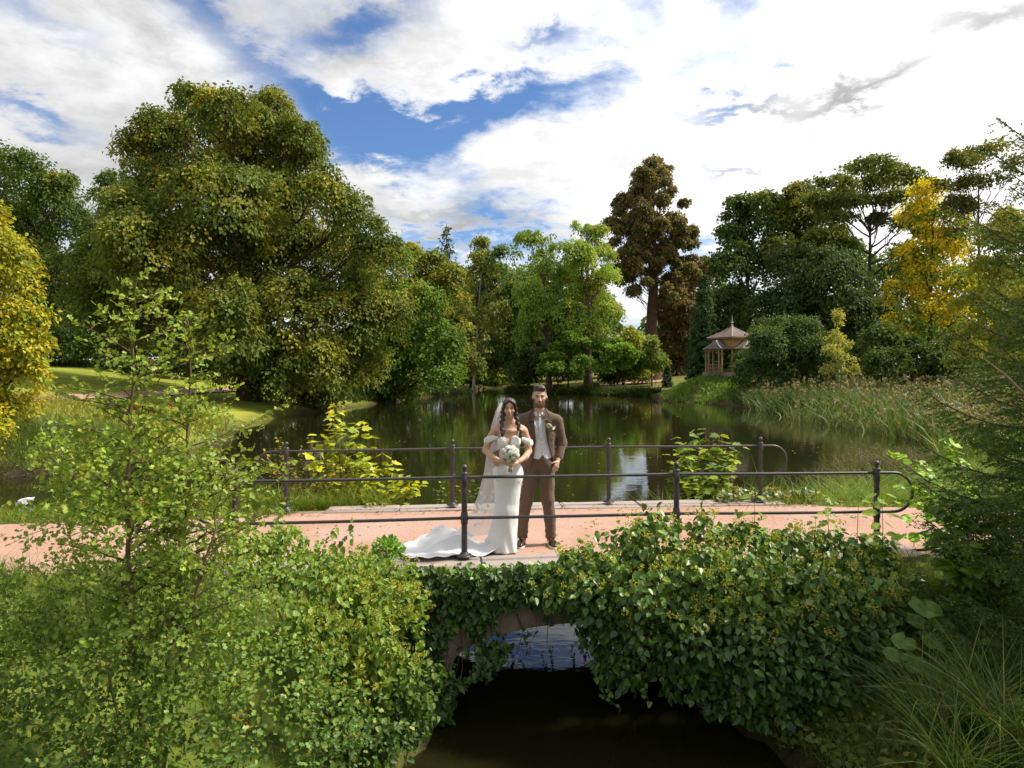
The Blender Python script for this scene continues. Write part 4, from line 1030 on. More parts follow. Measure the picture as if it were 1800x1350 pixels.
# bench on the far bank and the stakes of the young tree
bq = gpoint(1043, 137)
bench = thing('park_bench', 'brown wooden bench half hidden behind the thick straight trunk', 'bench', loc=tuple(bq), rz=0.1)
for k in range(4):
    s_b = MB(); box(s_b, (0, -0.25 + 0.15 * k, 0.5), (2.2, 0.12, 0.05), 0, (0.10, 0.06, 0.045)); s_b.obj('seat_slat', M['paintwood'], bench)
    s_b = MB(); box(s_b, (0, 0.36, 0.65 + 0.15 * k), (2.2, 0.05, 0.12), 0, (0.10, 0.06, 0.045)); s_b.obj('back_slat', M['paintwood'], bench)
for x in (-0.9, 0.9):
    s_b = MB(); box(s_b, (x, 0, 0.24), (0.1, 0.6, 0.48), 0, (0.08, 0.07, 0.065)); box(s_b, (x, 0.36, 0.7), (0.1, 0.06, 1.0), 0, (0.08, 0.07, 0.065)); s_b.obj('leg', M['paintwood'], bench)
for px, lab in ((1141, 'leftmost of the three wooden stakes round the young tree'), (1147, 'middle one of the three wooden stakes round the young tree'), (1153, 'rightmost of the three wooden stakes round the young tree')):
    q = gpoint(px, 134.5 + 0.5 * abs(px - 1147)); mb = MB(); lathe(mb, [(0.07, -0.3), (0.07, 2.6), (0.05, 2.65)], (0, 0, 0), 7, (0.34, 0.23, 0.17))
    o = mb.obj('tree_stake', M['paintwood'], None, label=lab, category='stake', group='stakes of the young tree'); o.location = q

# ------------------------------------------------------------------ reeds and long grass
def scatter(poly, n, smin=None, zoff=0.0):
    """random ground points inside a polygon of photo pixels read on the water plane, or of (x, y) metres"""
    poly = np.asarray(poly, float); lo, hi = poly.min(0), poly.max(0); out_ = []
    while sum(len(o) for o in out_) < n:
        p = lo + rng.random((n * 2, 2)) * (hi - lo); ins = np.zeros(len(p), bool)
        for a, b_ in zip(poly, np.roll(poly, -1, 0)):
            c_ = ((a[1] <= p[:, 1]) & (b_[1] > p[:, 1])) | ((b_[1] <= p[:, 1]) & (a[1] > p[:, 1]))
            with np.errstate(divide='ignore', invalid='ignore'): ins ^= c_ & (p[:, 0] < a[0] + (p[:, 1] - a[1]) / (b_[1] - a[1]) * (b_[0] - a[0]))
        p = p[ins]
        if smin is not None and len(p): p = p[lake_sd(p[:, 0], p[:, 1]) > smin]
        out_.append(p)
    p = np.concatenate(out_)[:n]
    return np.column_stack([p, np.maximum(ground_z(p[:, 0], p[:, 1]), WZ - 0.3) + zoff])
REED = [(0.13, 0.18, 0.05), (0.17, 0.20, 0.065), (0.10, 0.15, 0.04), (0.22, 0.22, 0.10), (0.08, 0.125, 0.035)]
GRS = [(0.15, 0.24, 0.03), (0.20, 0.28, 0.035), (0.11, 0.18, 0.025), (0.25, 0.27, 0.05)]
def reed_bed(name, poly, n, h, w, cols, smin=-3.0, lean=0.25, bend=0.35, wind=(0.5, -0.1, 0), plume=0.0, label=None, pc=(0.26, 0.21, 0.13)):
    p = scatter(poly, n, smin); mb = MB()
    hh = h * (0.6 + 0.55 * rng.random(n)) * (0.75 + 0.5 * vnoise(p, 2.5, 2))
    c = pal(n, cols, 0.14) * (0.75 + 0.5 * vnoise(p + 30, 3.0, 2))[:, None]
    blades(mb, p, hh, w * (0.7 + 0.6 * rng.random(n)), lean, c, bend, 2, 0, wind)
    if plume:
        k = rng.random(n) < plume; q = p[k].copy(); m_ = len(q); dv = nrm(np.asarray(wind)[None] + rng.normal(size=(m_, 3)) * 0.5)
        q += dv * (hh[k] * 0.35)[:, None]; q[:, 2] = p[k][:, 2] + hh[k] * 1.0
        blades(mb, p[k], hh[k] * 1.05, w * 0.4, lean * 0.8, pal(m_, cols, .1), 0.25, 3, 0, wind)
        for j in range(7):
            leaves(mb, L_CARD, q + rng.normal(size=(m_, 3)) * np.array([0.05, 0.05, 0.08]) * h * 0.4, nrm(dv * 0.8 + np.array([0, 0, 0.3]) + rng.normal(size=(m_, 3)) * 0.4), rand_dir(m_), h * 0.12, pal(m_, [pc, (0.24, 0.20, 0.13), (0.36, 0.29, 0.2)], 0.15))
    return mb.obj(name, M['grass'], None, kind='stuff', label=label)
reed_bed('reeds', [(26.5, 86), (36, 92), (60, 80), (58, 46), (44, 33), (27, 27), (19, 30), (21.5, 40), (21.5, 52), (23.5, 66)], 13000, 2.0, 0.11, REED, -2.5, lean=0.32, bend=0.55, plume=0.11)
reed_bed('reeds', [(20.5, 33), (22, 42), (30, 40), (32, 28), (22, 22), (13, 22)], 6000, 1.5, 0.05, REED + GRS, -1.0, plume=0.15)
reed_bed('reeds', [(24, 64), (26, 84), (30, 86), (28, 60)], 3500, 1.7, 0.09, [(0.05, 0.09, 0.03), (0.07, 0.12, 0.03), (0.10, 0.14, 0.04)], -2.5)
reed_bed('water_reeds', [(10, 21), (17, 27), (21, 33), (17, 34), (12, 28), (8.5, 22)], 2600, 0.7, 0.025, [(0.16, 0.14, 0.06), (0.12, 0.12, 0.05), (0.2, 0.17, 0.08)], -6, bend=0.7)
reed_bed('long_grass', [(3.6, 11.9), (4.2, 13), (8.0, 17), (12, 21), (18, 22), (13, 13.4), (8, 12.0)], 15000, 0.62, 0.016, GRS + [(0.26, 0.27, 0.05)], -0.8, lean=0.3, bend=0.7)
reed_bed('long_grass', [(3.0, 12.4), (4.6, 14), (8, 18), (9.5, 17.5), (6, 13), (4, 11.9)], 1800, 1.15, 0.022, [(0.17, 0.25, 0.035), (0.24, 0.29, 0.05)], -1.6, lean=0.3, bend=0.6)
reed_bed('water_reeds', [(2.6, 12.9), (4.4, 13.4), (4.8, 15), (3.0, 14.6)], 330, 1.75, 0.035, [(0.16, 0.24, 0.03), (0.22, 0.27, 0.04), (0.30, 0.30, 0.05)], -4, lean=0.22, bend=0.45)
reed_bed('reeds', [(-34, 23.6), (-17.6, 24.0), (-14.2, 25.6), (-14, 29), (-18, 32), (-34, 30)], 9000, 1.15, 0.035, [(0.09, 0.14, 0.04), (0.13, 0.18, 0.05), (0.18, 0.20, 0.08)], -1.2, lean=0.35, bend=0.8)
reed_bed('long_grass', [(-40, 30), (-16, 28), (-15.5, 38), (-19, 48), (-40, 46)], 6500, 0.7, 0.06, [(0.30, 0.25, 0.06), (0.24, 0.24, 0.05), (0.2, 0.22, 0.05)], 0.3, lean=0.3, bend=0.6)
reed_bed('long_grass', [(20, 97), (24, 89), (26, 86), (34, 88), (37, 98), (30, 104), (22, 104)], 6000, 0.55, 0.15, [(0.16, 0.27, 0.035), (0.20, 0.30, 0.04), (0.13, 0.21, 0.03)], -0.1, lean=0.3, bend=0.7)
reed_bed('bank_plants', [(-2, 147), (4, 138), (10.6, 132), (17, 124), (23, 118), (25, 120), (18, 129), (11, 137), (4, 143), (0, 150)], 7000, 1.5, 0.25, [(0.055, 0.09, 0.03), (0.08, 0.12, 0.03), (0.12, 0.14, 0.035)], -0.8, lean=0.4, bend=0.9)
reed_bed('bank_plants', [(-8, 146), (-12, 122), (-15.8, 97), (-18, 80), (-21, 80), (-18, 122), (-11, 150)], 4000, 1.0, 0.2, [(0.06, 0.09, 0.025), (0.09, 0.12, 0.03)], -0.6, lean=0.4, bend=0.9)
# verge between path and pond, and both path edges
def verge(name, pts, n, h, cols, w=0.011, bend=0.6):
    p = np.asarray(pts); mb = MB(); c = pal(len(p), cols, 0.15) * (0.8 + 0.4 * vnoise(p, 0.6, 2))[:, None]
    hh = h * (0.45 + 0.8 * rng.random(len(p))) * (0.5 + 0.9 * vnoise(p + 9, 0.5, 2))
    blades(mb, p, hh, w * (0.7 + 0.6 * rng.random(len(p))), 0.3, c, bend, 2)
    return mb.obj(name, M['grass'], None, kind='stuff')
def strip(u0, u1, v0, v1, n):
    q = b2w(u0 + (u1 - u0) * rng.random(n), v0 + (v1 - v0) * rng.random(n)); q[:, 2] = ground_z(q[:, 0], q[:, 1]); s = lake_sd(q[:, 0], q[:, 1])
    return q[s > -0.05]
verge('verge_grass', np.vstack([strip(-14, -2.3, 2.62, 3.6, 7000), strip(-2.4, 0.6, 3.18, 4.2, 1500), strip(-14, -2.3, 3.5, 5.0, 3500), strip(0.4, 2.0, 3.2, 3.6, 500)]), 0, 0.21, GRS)
verge('verge_grass', np.vstack([strip(-3.6, -0.2, 3.22, 4.4, 6500), strip(-0.2, 1.9, 3.28, 4.2, 1300)]), 0, 0.42, GRS + [(0.28, 0.29, 0.05)])
verge('verge_grass', np.vstack([strip(4.6, 11, 2.66, 4.2, 5000), strip(5.2, 11, -1.6, 0.2, 3500)]), 0, 0.26, GRS)
verge('bank_grass', np.vstack([strip(-9, -2.2, -1.0, 0.16, 4000), strip(-9, -1.0, -5.5, -0.6, 6500)]), 0, 0.30, GRS + [(0.26, 0.22, 0.07), (0.09, 0.13, 0.03)], 0.009, 0.8)
verge('bank_grass', np.vstack([strip(2.8, 7, -4.0, -0.3, 9000)]), 0, 0.42, [(0.10, 0.16, 0.025), (0.14, 0.20, 0.03), (0.18, 0.2, 0.05)], 0.006, 0.8)

# ------------------------------------------------------------------ shrubs behind the far railing
def twig_plant(name, label, cat, base, tips, tmpl, leaf, cols, mat='leaf_near', gap=0.09, group=None, stem=0.012, side=0.45, nside=7, flat=0.9, single=300, whorl=2, bark=(0.09, 0.07, 0.045), droop=0.35, jit=0.25):
    """stems from a base to given tips, side shoots, and leaves in pairs along them"""
    base = np.asarray(base, float); root = thing(name, label, cat, group, loc=tuple(base))
    sb = MB(); pos, dirs, nor, siz = [], [], [], []
    def line(q, r, dens, start, sc=1.0):
        L = np.linalg.norm(np.diff(q, axis=0), axis=1).sum(); tube(sb, q, np.linspace(r, r * 0.25, len(q)), 5, bark, cap=False)
        n = max(2, int(L * (1 - start) / (gap * dens)))
        for t in np.linspace(start, 1, n):
            p = np.array([np.interp(t, np.linspace(0, 1, len(q)), q[:, i]) for i in range(3)]); tg_ = nrm(q[min(int(t * (len(q) - 1)) + 1, len(q) - 1)] - q[int(t * (len(q) - 1)) if t < 1 else -2])
            a = rng.random() * PI
            for w_ in range(whorl):
                aa = a + w_ * 2 * PI / whorl; hd = np.array([math.cos(aa), math.sin(aa), 0])
                pos.append(p + hd * leaf * 0.25); dirs.append(nrm(hd + 0.3 * tg_ + np.array([0, 0, -droop]) + rng.normal(size=3) * jit)); nor.append(nrm(np.array([0, 0, flat]) + hd * 0.25 + rng.normal(size=3) * 0.3)); siz.append(leaf * (0.6 + 0.6 * rng.random()) * sc)
            
    for tip in tips:
        tip = np.asarray(tip, float); q = bez(base + rng.normal(size=3) * [0.05, 0.05, 0], tip, 0.12, 8, 0.015 * np.linalg.norm(tip - base)); line(q, stem, 1.0, 0.3)
        for j in range(nside):
            t = 0.2 + 0.7 * (j + rng.random()) / nside; s = np.array([np.interp(t, np.linspace(0, 1, 8), q[:, i]) for i in range(3)])
            L = side * (1.15 - t) * (0.6 + 0.7 * rng.random()); a = rng.random() * 2 * PI
            e = s + np.array([math.cos(a), math.sin(a), 0.35 + 0.3 * rng.random()]) * L; line(bez(s, e, 0.1, 5), stem * 0.45, 0.8, 0.25, 0.9)
    part(sb, 'stems', M['twig'], root, True)
    pos, dirs, nor, siz = map(np.array, (pos, dirs, nor, siz)); c = pal(len(pos), cols, 0.14)
    foliage(root, tmpl, pos, dirs, nor, siz, c, M[mat], single)
    return root
YG = [(0.36, 0.36, 0.035), (0.28, 0.32, 0.035), (0.44, 0.38, 0.03), (0.20, 0.26, 0.03)]
def gp_(px, d, dz=0.0): q = gpoint(px, d); q[2] = max(q[2], WZ) + dz; return q
twig_plant('maple_sapling', 'yellow-green maple sapling behind the far railing, left of the bride', 'sapling', gp_(600, 11.3), [P(592, 712, 11.7), P(635, 742, 11.6), P(560, 765, 11.4), P(655, 770, 11.5), P(672, 800, 11.2), P(610, 745, 11.9), P(545, 800, 11.3), P(640, 810, 11.0), P(690, 815, 11.3), P(580, 735, 12.0)],
           L_MAPLE, 0.155, YG, gap=0.125, side=0.42, nside=6, single=300)
twig_plant('rose_thicket', 'tangled brownish shrub with small orange-tinted leaves beside the yellow-green sapling', 'bush', gp_(545, 11.4), [P(500, 800, 11.6), P(530, 785, 11.8), P(560, 800, 11.6), P(590, 815, 11.2), P(480, 815, 11.4), P(515, 830, 11.0), P(575, 835, 11.0), P(545, 770, 12.2), P(610, 840, 11), P(465, 790, 12), P(490, 770, 12.4)],
           L_OVAL, 0.06, [(0.22, 0.19, 0.03), (0.15, 0.16, 0.03), (0.36, 0.17, 0.03), (0.26, 0.24, 0.04)], gap=0.05, side=0.5, nside=12, single=120)
twig_plant('young_maple_bush', 'low maple shoots leaning over the verge right of the yellow-green sapling', 'bush', gp_(690, 11.0), [P(720, 838, 11.2), P(705, 825, 11.3), P(690, 845, 10.9), P(725, 858, 10.9), P(660, 840, 11), P(740, 848, 11)], L_MAPLE, 0.11, YG, gap=0.10, side=0.3, nside=5, single=120)
twig_plant('verge_weed', 'leafy weed growing at the foot of the far railing post left of the bride', 'weed', gp_(788, 11.1), [P(778, 848, 11.1), P(800, 855, 11), P(765, 862, 11.1), P(815, 868, 11)], L_HEART, 0.07, G_MID + YG[:1], gap=0.07, side=0.2, nside=5, single=60)
twig_plant('verge_weed', 'leafy weed growing against the veil behind the bride', 'weed', gp_(838, 11.2), [P(832, 845, 11.2), P(848, 850, 11.2), P(825, 862, 11.1), P(855, 865, 11.1)], L_HEART, 0.07, G_MID, gap=0.07, side=0.2, nside=5, single=60)
twig_plant('maple_bush', 'dense green maple bush behind the far railing, right of the groom', 'bush', gp_(1225, 11.6), [P(1190, 770, 11.9), P(1225, 755, 12.1), P(1265, 765, 12.1), P(1285, 780, 12), P(1180, 800, 11.6), P(1205, 790, 11.7), P(1245, 790, 11.8), P(1280, 810, 11.5), P(1195, 830, 11.4), P(1235, 825, 11.4), P(1265, 840, 11.3), P(1215, 850, 11.2), P(1245, 860, 11.1), P(1300, 785, 12)],
           L_MAPLE, 0.15, [(0.13, 0.19, 0.03), (0.20, 0.25, 0.035), (0.09, 0.14, 0.025), (0.32, 0.32, 0.04)], gap=0.125, side=0.36, nside=7, single=300)
# ivy and weeds creeping along the far kerb
def creeper(name, label, pts, tmpl, leaf, cols, h, mat='leaf_near', single=0, cat='ground cover'):
    p = np.asarray(pts); n = len(p); c0 = p.mean(0); root = thing(name, label, cat, loc=tuple(c0))
    p = p + np.column_stack([np.zeros((n, 2)), h * rng.random(n) * (0.4 + 1.2 * vnoise(p, 0.5, 2))])
    a = rng.random(n) * 2 * PI; dv = np.column_stack([np.cos(a), np.sin(a), -0.3 + 0.2 * rng.normal(size=n)])
    foliage(root, tmpl, p, nrm(dv), nrm(np.array([0, -0.35, 0.8]) + rng.normal(size=(n, 3)) * 0.4), leaf * (0.6 + 0.7 * rng.random(n)), pal(n, cols, 0.16), M[mat], single); return root
creeper('creeping_ivy', 'ivy and dry leaves creeping over the far kerb right of the groom', strip(2.0, 5.6, 2.98, 3.9, 2600), L_IVY, 0.075, [(0.08, 0.12, 0.03), (0.13, 0.16, 0.035), (0.05, 0.085, 0.025), (0.30, 0.20, 0.05)], 0.22, 'leaf_ivy', 300)
creeper('creeping_ivy', 'low weeds and fallen leaves along the far kerb left of the bride', strip(-1.4, 0.9, 3.05, 3.7, 900), L_HEART, 0.06, [(0.13, 0.19, 0.03), (0.24, 0.26, 0.04), (0.30, 0.17, 0.07)], 0.16, 'leaf_near', 150)
# leaves and specks afloat on the pond
fl = MB(); n = 1500; y = 14 + 120 * rng.random(n) ** 1.7; x = (rng.random(n) * 1.5 - 0.75) * y; k = (lake_sd(x, y) < -0.3) & (vnoise(np.column_stack([x, y, y]), 9.0, 2) > 0.47); n = int(k.sum())
aa = rng.random(n) * 2 * PI
leaves(fl, L_OVAL, np.column_stack([x[k], y[k], np.full(n, WZ + 0.012)]), np.column_stack([np.cos(aa), np.sin(aa), 0 * aa]), np.tile([0.05, 0.02, 1.0], (n, 1)), 0.04 + 0.0016 * y[k], pal(n, [(0.24, 0.21, 0.10), (0.36, 0.34, 0.24), (0.15, 0.16, 0.06), (0.26, 0.16, 0.06)], 0.2))
fl.obj('floating_leaves', M['leaf_near'], None, kind='stuff')
# fallen leaves and grit along the gravel
fl = MB(); n = 900; q = b2w(-9 + 16 * rng.random(n), np.where(rng.random(n) < 0.6, 2.5 + 0.45 * rng.random(n), 0.1 + 2.7 * rng.random(n)), 0.015); aa = rng.random(n) * 2 * PI
leaves(fl, L_OVAL, q, np.column_stack([np.cos(aa), np.sin(aa), 0 * aa]), nrm(np.array([0, 0, 1.0]) + rng.normal(size=(n, 3)) * 0.25), 0.022 + 0.03 * rng.random(n), pal(n, [(0.20, 0.12, 0.05), (0.30, 0.20, 0.05), (0.14, 0.09, 0.05), (0.2, 0.19, 0.05)], 0.2))
fl.obj('fallen_leaves', M['leaf_near'], None, kind='stuff')
# ------------------------------------------------------------------ foreground planting
def pmass(blobs, n, dj=0.0):
    """points on the outer shells of foliage masses given as (px, py, r, depth)"""
    B = np.asarray(blobs, float); k = rng.choice(len(B), n, p=B[:, 2] ** 2 / (B[:, 2] ** 2).sum())
    C = np.array([P(b[0], b[1], b[3]) for b in B])[k]; R = (B[:, 2] * B[:, 3] * PX)[k]
    d = rand_dir(n); d[:, 2] = np.where(d[:, 2] < -0.6, -d[:, 2], d[:, 2]); d[:, 1] = np.where(rng.random(n) < 0.55, -np.abs(d[:, 1]), d[:, 1])
    rr = (0.62 + 0.48 * rng.random(n)) * (0.82 + 0.45 * (vnoise(d * 1.6 + k[:, None] * 3.1, 0.8, 2)))
    return C + d * (R * rr)[:, None], d
def above_ground(p, e=0.03):
    return p[:, 2] > np.maximum(ground_z(p[:, 0], p[:, 1]), WZ) + e

def sprigs(mass_p, mass_d, n, L, gap, up=0.4):
    """short shoots that stand out of a foliage mass: leaf points, directions, and the shoots themselves"""
    k = rng.choice(len(mass_p), n); ps, ds, qs = [], [], []
    for i in k:
        d = nrm(mass_d[i] + np.array([0, 0, up]) + rng.normal(size=3) * 0.35); l = L * (0.4 + 0.9 * rng.random()); q = bez(mass_p[i] - d * l * 0.3, mass_p[i] + d * l, 0.12, 5); qs.append(q)
        for t in np.arange(0.3, 1.0, gap / l): ps.append(np.array([np.interp(t, np.linspace(0, 1, 5), q[:, j]) for j in range(3)])); ds.append(nrm(d * 0.4 + rng.normal(size=3) * 0.8))
    return np.array(ps), np.array(ds), qs
# --- hawthorn in the left foreground
HAWC = [(0.12, 0.185, 0.030), (0.17, 0.235, 0.035), (0.085, 0.145, 0.026), (0.26, 0.29, 0.05)]
hb0 = P(262, 1330, 4.3); hb0[2] = float(ground_z([hb0[0]], [hb0[1]])[0])
haw = thing('hawthorn_tree', 'young hawthorn with thin upright stems, lobed leaves and a few red berries, left foreground', 'tree', loc=tuple(hb0))
tb = MB(); tw = MB(); sp, sd_h = [], []
stems = [[(262, 1330, 4.3), (238, 1140, 4.25), (226, 960, 4.2), (228, 760, 4.2), (236, 600, 4.2), (238, 486, 4.2)],
         [(262, 1330, 4.3), (300, 1150, 4.4), (322, 960, 4.45), (328, 780, 4.45), (338, 640, 4.45), (330, 560, 4.45)],
         [(262, 1330, 4.3), (310, 1180, 4.1), (352, 1020, 4.0), (386, 880, 4.0), (405, 800, 4.0)],
         [(262, 1330, 4.3), (200, 1200, 4.5), (150, 1060, 4.6), (120, 930, 4.7), (85, 800, 4.7)]]
def along(q, t): return np.array([np.interp(t, np.linspace(0, 1, len(q)), q[:, i]) for i in range(3)])
def twig_leaves(q, gap, start=0.2):
    L = np.linalg.norm(np.diff(q, axis=0), axis=1).sum(); n = max(2, int(L * (1 - start) / gap))
    for t in np.linspace(start, 1.0, n):
        sp.append(along(q, t)); a = along(q, min(t + 0.1, 1)) - along(q, max(t - 0.1, 0)); sd_h.append(a / max(np.linalg.norm(a), 1e-6))
for i, s in enumerate(stems):
    q = np.array([P(*a) for a in s]); q[0] = hb0 - [0, 0, 0.1]
    qq = np.array([along(q, t) for t in np.linspace(0, 1, 22)]) + rng.normal(size=(22, 3)) * 0.008
    r0 = [0.022, 0.018, 0.014, 0.012][i]; tube(tb, qq, np.linspace(r0, 0.003, 22), 7, (0.16, 0.12, 0.06))
    H = [0.95, 1.0, 0.8, 0.8][i]
    nb = [58, 50, 30, 26][i]
    for k in range(nb):
        t = 0.22 + 0.77 * (k + rng.random()) / nb; b0 = along(qq, t); a = rng.random() * 2 * PI
        L = (0.62 * (1 - t) ** 0.75 + 0.10) * (0.55 + 0.75 * rng.random()) * H
        e = b0 + np.array([math.cos(a) * L, math.sin(a) * L * 0.8, L * (0.15 + 0.4 * rng.random())])
        bq = bez(b0, e, 0.06, 6, 0.02 * L); tube(tw, bq, np.linspace(r0 * 0.38 * (1 - t) + 0.0022, 0.0014, 6), 4, (0.10, 0.07, 0.045), cap=False)
        twig_leaves(bq, 0.024, 0.25)
        for j in range(int(2 + L * 9)):
            u = 0.2 + 0.8 * rng.random(); c0 = along(bq, u); a2 = a + rng.normal() * 1.0; l2 = L * 0.42 * (0.4 + 0.8 * rng.random()) + 0.03
            e2 = c0 + np.array([math.cos(a2), math.sin(a2) * 0.8, 0.1 + 0.5 * rng.random()]) * l2
            b2 = bez(c0, e2, 0.05, 4); tube(tw, b2, np.linspace(0.0022, 0.001, 4), 3, (0.12, 0.08, 0.05), cap=False); twig_leaves(b2, 0.022, 0.2)
part(tb, 'trunk', M['bark'], haw, True); part(tw, 'twigs', M['twig'], haw)
hb = [(40, 1070, 70, 4.4), (150, 1090, 90, 4.4), (255, 1040, 80, 4.5), (345, 1040, 80, 4.5), (90, 1180, 95, 4.3), (220, 1170, 110, 4.1), (350, 1150, 105, 4.2), (455, 1130, 70, 4.7), (470, 1200, 90, 4.4), (70, 1300, 90, 4.2), (200, 1300, 110, 4.0), (340, 1290, 120, 3.95), (470, 1300, 105, 4.1), (580, 1270, 70, 4.5), (560, 1190, 50, 4.8), (600, 1340, 60, 4.4), (300, 1370, 100, 3.8), (130, 1380, 90, 3.9), (480, 1000, 50, 5.2), (540, 985, 36, 5.4), (420, 1020, 60, 4.9)]
hb2 = [(230, 770, 62, 4.25), (335, 760, 55, 4.4), (170, 830, 70, 4.4),  (240, 860, 100, 4.2), (330, 860, 64, 4.3), (140, 900, 80, 4.5), (240, 960, 100, 4.2), (345, 970, 78, 4.3), (100, 800, 40, 4.6)]
pq, dq_ = pmass(hb2, 4700); k = vnoise(pq, 0.15, 2) > 0.47; pq, dq_ = pq[k], dq_[k]
n = 14500; pp, dd = pmass(hb, n); nz = vnoise(pp, 0.24, 2); k = (nz > 0.43) & above_ground(pp); pp, dd = np.vstack([pp[k], pq]), np.vstack([dd[k], dq_])
a_, b_2, qs = sprigs(pp, dd, 420, 0.22, 0.024)
stw = MB()
for q in qs: tube(stw, q, [0.0022, 0.002, 0.0016, 0.0012, 0.001], 3, (0.12, 0.08, 0.05), cap=False)
part(stw, 'shoots', M['twig'], haw, kind='stuff')
sp, sd_h = np.vstack([np.array(sp), a_]), np.vstack([np.array(sd_h), b_2])
hp = np.vstack([sp, pp]); ho = np.vstack([nrm(sd_h + rng.normal(size=sp.shape) * 0.9), nrm(dd * 0.6 + rng.normal(size=dd.shape) * 0.7 + [0, 0, -0.1])])
hn = nrm(np.vstack([rng.normal(size=sp.shape) * 0.55 + [0, -0.2, 0.7], dd * 0.35 + rng.normal(size=dd.shape) * 0.45 + [0, 0, 0.6]]))
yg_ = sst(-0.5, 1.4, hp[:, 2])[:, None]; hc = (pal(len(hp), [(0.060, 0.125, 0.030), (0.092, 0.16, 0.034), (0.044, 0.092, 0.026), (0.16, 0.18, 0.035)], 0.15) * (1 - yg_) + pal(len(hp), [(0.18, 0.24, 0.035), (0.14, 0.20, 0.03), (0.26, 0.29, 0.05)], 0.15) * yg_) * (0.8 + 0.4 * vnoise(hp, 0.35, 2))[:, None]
hs = 0.033 * (0.65 + 0.65 * rng.random(len(hp)))
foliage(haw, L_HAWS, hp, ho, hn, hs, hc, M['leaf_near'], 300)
# haws
m, nt, b, out = material('berry'); b.inputs['Base Color'].default_value = (0.35, 0.02, 0.015, 1); b.inputs['Roughness'].default_value = 0.3; M['berry'] = m
bm_ = MB()
def ball(mb, c, r, col=None, seg=6, rings=4, sc=(1, 1, 1)):
    prof = [(math.sin(t) * r, -math.cos(t) * r) for t in np.linspace(0.25, PI - 0.25, rings)]
    m2 = MB(); lathe(m2, prof, (0, 0, 0), seg, col)
    for v, f, c_, mm in zip(m2.v, m2.f, m2.c, m2.m): pass
    V = m2.v[0] * np.array(sc) + c; mb.add(V, m2.f[0], col); V2 = m2.v[1] * np.array(sc) + c; mb.add(V2, m2.f[1] - m2.f[1].min(), col)
cl = hp[rng.choice(len(hp), 42)]
for c0 in cl:
    for j in range(rng.integers(2, 6)): ball(bm_, c0 + rng.normal(size=3) * 0.014 + [0, -0.02, -0.01], 0.0058)
part(bm_, 'berries', M['berry'], haw, True, kind='stuff')

# --- ivy
IVY = [(0.030, 0.062, 0.014), (0.045, 0.090, 0.018), (0.070, 0.125, 0.022), (0.022, 0.044, 0.012)]
IVYL = [(0.075, 0.135, 0.024), (0.105, 0.17, 0.03), (0.05, 0.095, 0.02), (0.16, 0.21, 0.04)]
def umbels(root, pts, r=0.02, single=0):
    """round heads of tiny yellow-green flowers"""
    mb = MB(); n = len(pts); k = 20
    d = rand_dir(n * k); c = np.repeat(pts, k, 0) + d * r * (0.5 + 0.5 * rng.random((n * k, 1)))
    leaves(mb, L_CARD, c, d, nrm(d + 0.3 * rand_dir(n * k)) * 0 + rand_dir(n * k), r * 0.85, pal(n * k, [(0.32, 0.29, 0.045), (0.26, 0.26, 0.04), (0.38, 0.33, 0.06)], 0.12))
    part(mb, 'flower_heads', M['leaf_near'], root, kind='stuff')
def ivy_orient(dd):
    n = len(dd); nor = nrm(dd * 0.55 + np.array([0, -0.30, 0.45]) + rng.normal(size=(n, 3)) * 0.55)
    dr = nrm(np.array([0, -0.15, -0.85]) + dd * 0.4 + rng.normal(size=(n, 3)) * 0.60); return dr, nor
ib = [(1010, 1010, 42, 7.05), (1085, 968, 46, 7.15), (1150, 952, 44, 7.2), (1225, 960, 46, 7.25), (1305, 968, 48, 7.3), (1385, 982, 48, 7.3), (1465, 985, 46, 7.3), (1535, 995, 44, 7.3), (1590, 1030, 34, 7.2),
      (985, 1050, 30, 6.95), (1052, 1112, 34, 6.95), (1075, 1150, 36, 6.9), (1100, 1190, 30, 6.85), (1050, 1050, 52, 6.9), (1130, 1035, 66, 6.8), (1220, 1045, 72, 6.8), (1320, 1055, 76, 6.8), (1420, 1065, 76, 6.85), (1510, 1075, 66, 6.9), (1575, 1105, 40, 7.0),
      (1075, 1095, 36, 6.85), (1140, 1105, 55, 6.7), (1215, 1125, 66, 6.6), (1310, 1140, 76, 6.55), (1405, 1160, 76, 6.6), (1485, 1165, 60, 6.8), (1540, 1160, 40, 6.9), (1165, 1165, 34, 6.75), (1210, 1195, 42, 6.65), (1285, 1215, 52, 6.6), (1360, 1245, 46, 6.6), (1430, 1265, 40, 6.65), (1490, 1225, 46, 6.75)]
ir0 = np.array([2.9, 6.95, 0.0]); ir0[2] = WZ
ivyR = thing('ivy_bush', 'big flowering ivy bush bulging over the right half of the bridge parapet and arch', 'ivy', loc=tuple(ir0))
n = 17000; pp, dd = pmass(ib, n); k = (vnoise(pp, 0.22, 2) > 0.385) & (pp[:, 2] > WZ + 0.05); pp, dd = pp[k], dd[k]
u_, v_ = w2b(pp); k = ~((pp[:, 2] < 0.03) & (v_ > -0.23) & (v_ < 3)); pp, dd = pp[k], dd[k]
a_, b_2, qs = sprigs(pp, dd, 300, 0.20, 0.035, 0.5); pp, dd = np.vstack([pp, a_]), np.vstack([dd, b_2])
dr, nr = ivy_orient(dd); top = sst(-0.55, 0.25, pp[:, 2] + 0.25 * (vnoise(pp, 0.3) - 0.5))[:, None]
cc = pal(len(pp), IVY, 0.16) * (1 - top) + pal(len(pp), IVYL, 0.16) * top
foliage(ivyR, L_IVYF, pp, dr, nr, 0.072 * (0.6 + 0.65 * rng.random(len(pp))), cc, M['leaf_ivy'], 300, front=dd[:, 2] * 0.3 - np.linalg.norm(pp, axis=1) * 0.6 + rng.random(len(pp)) * 0.5)
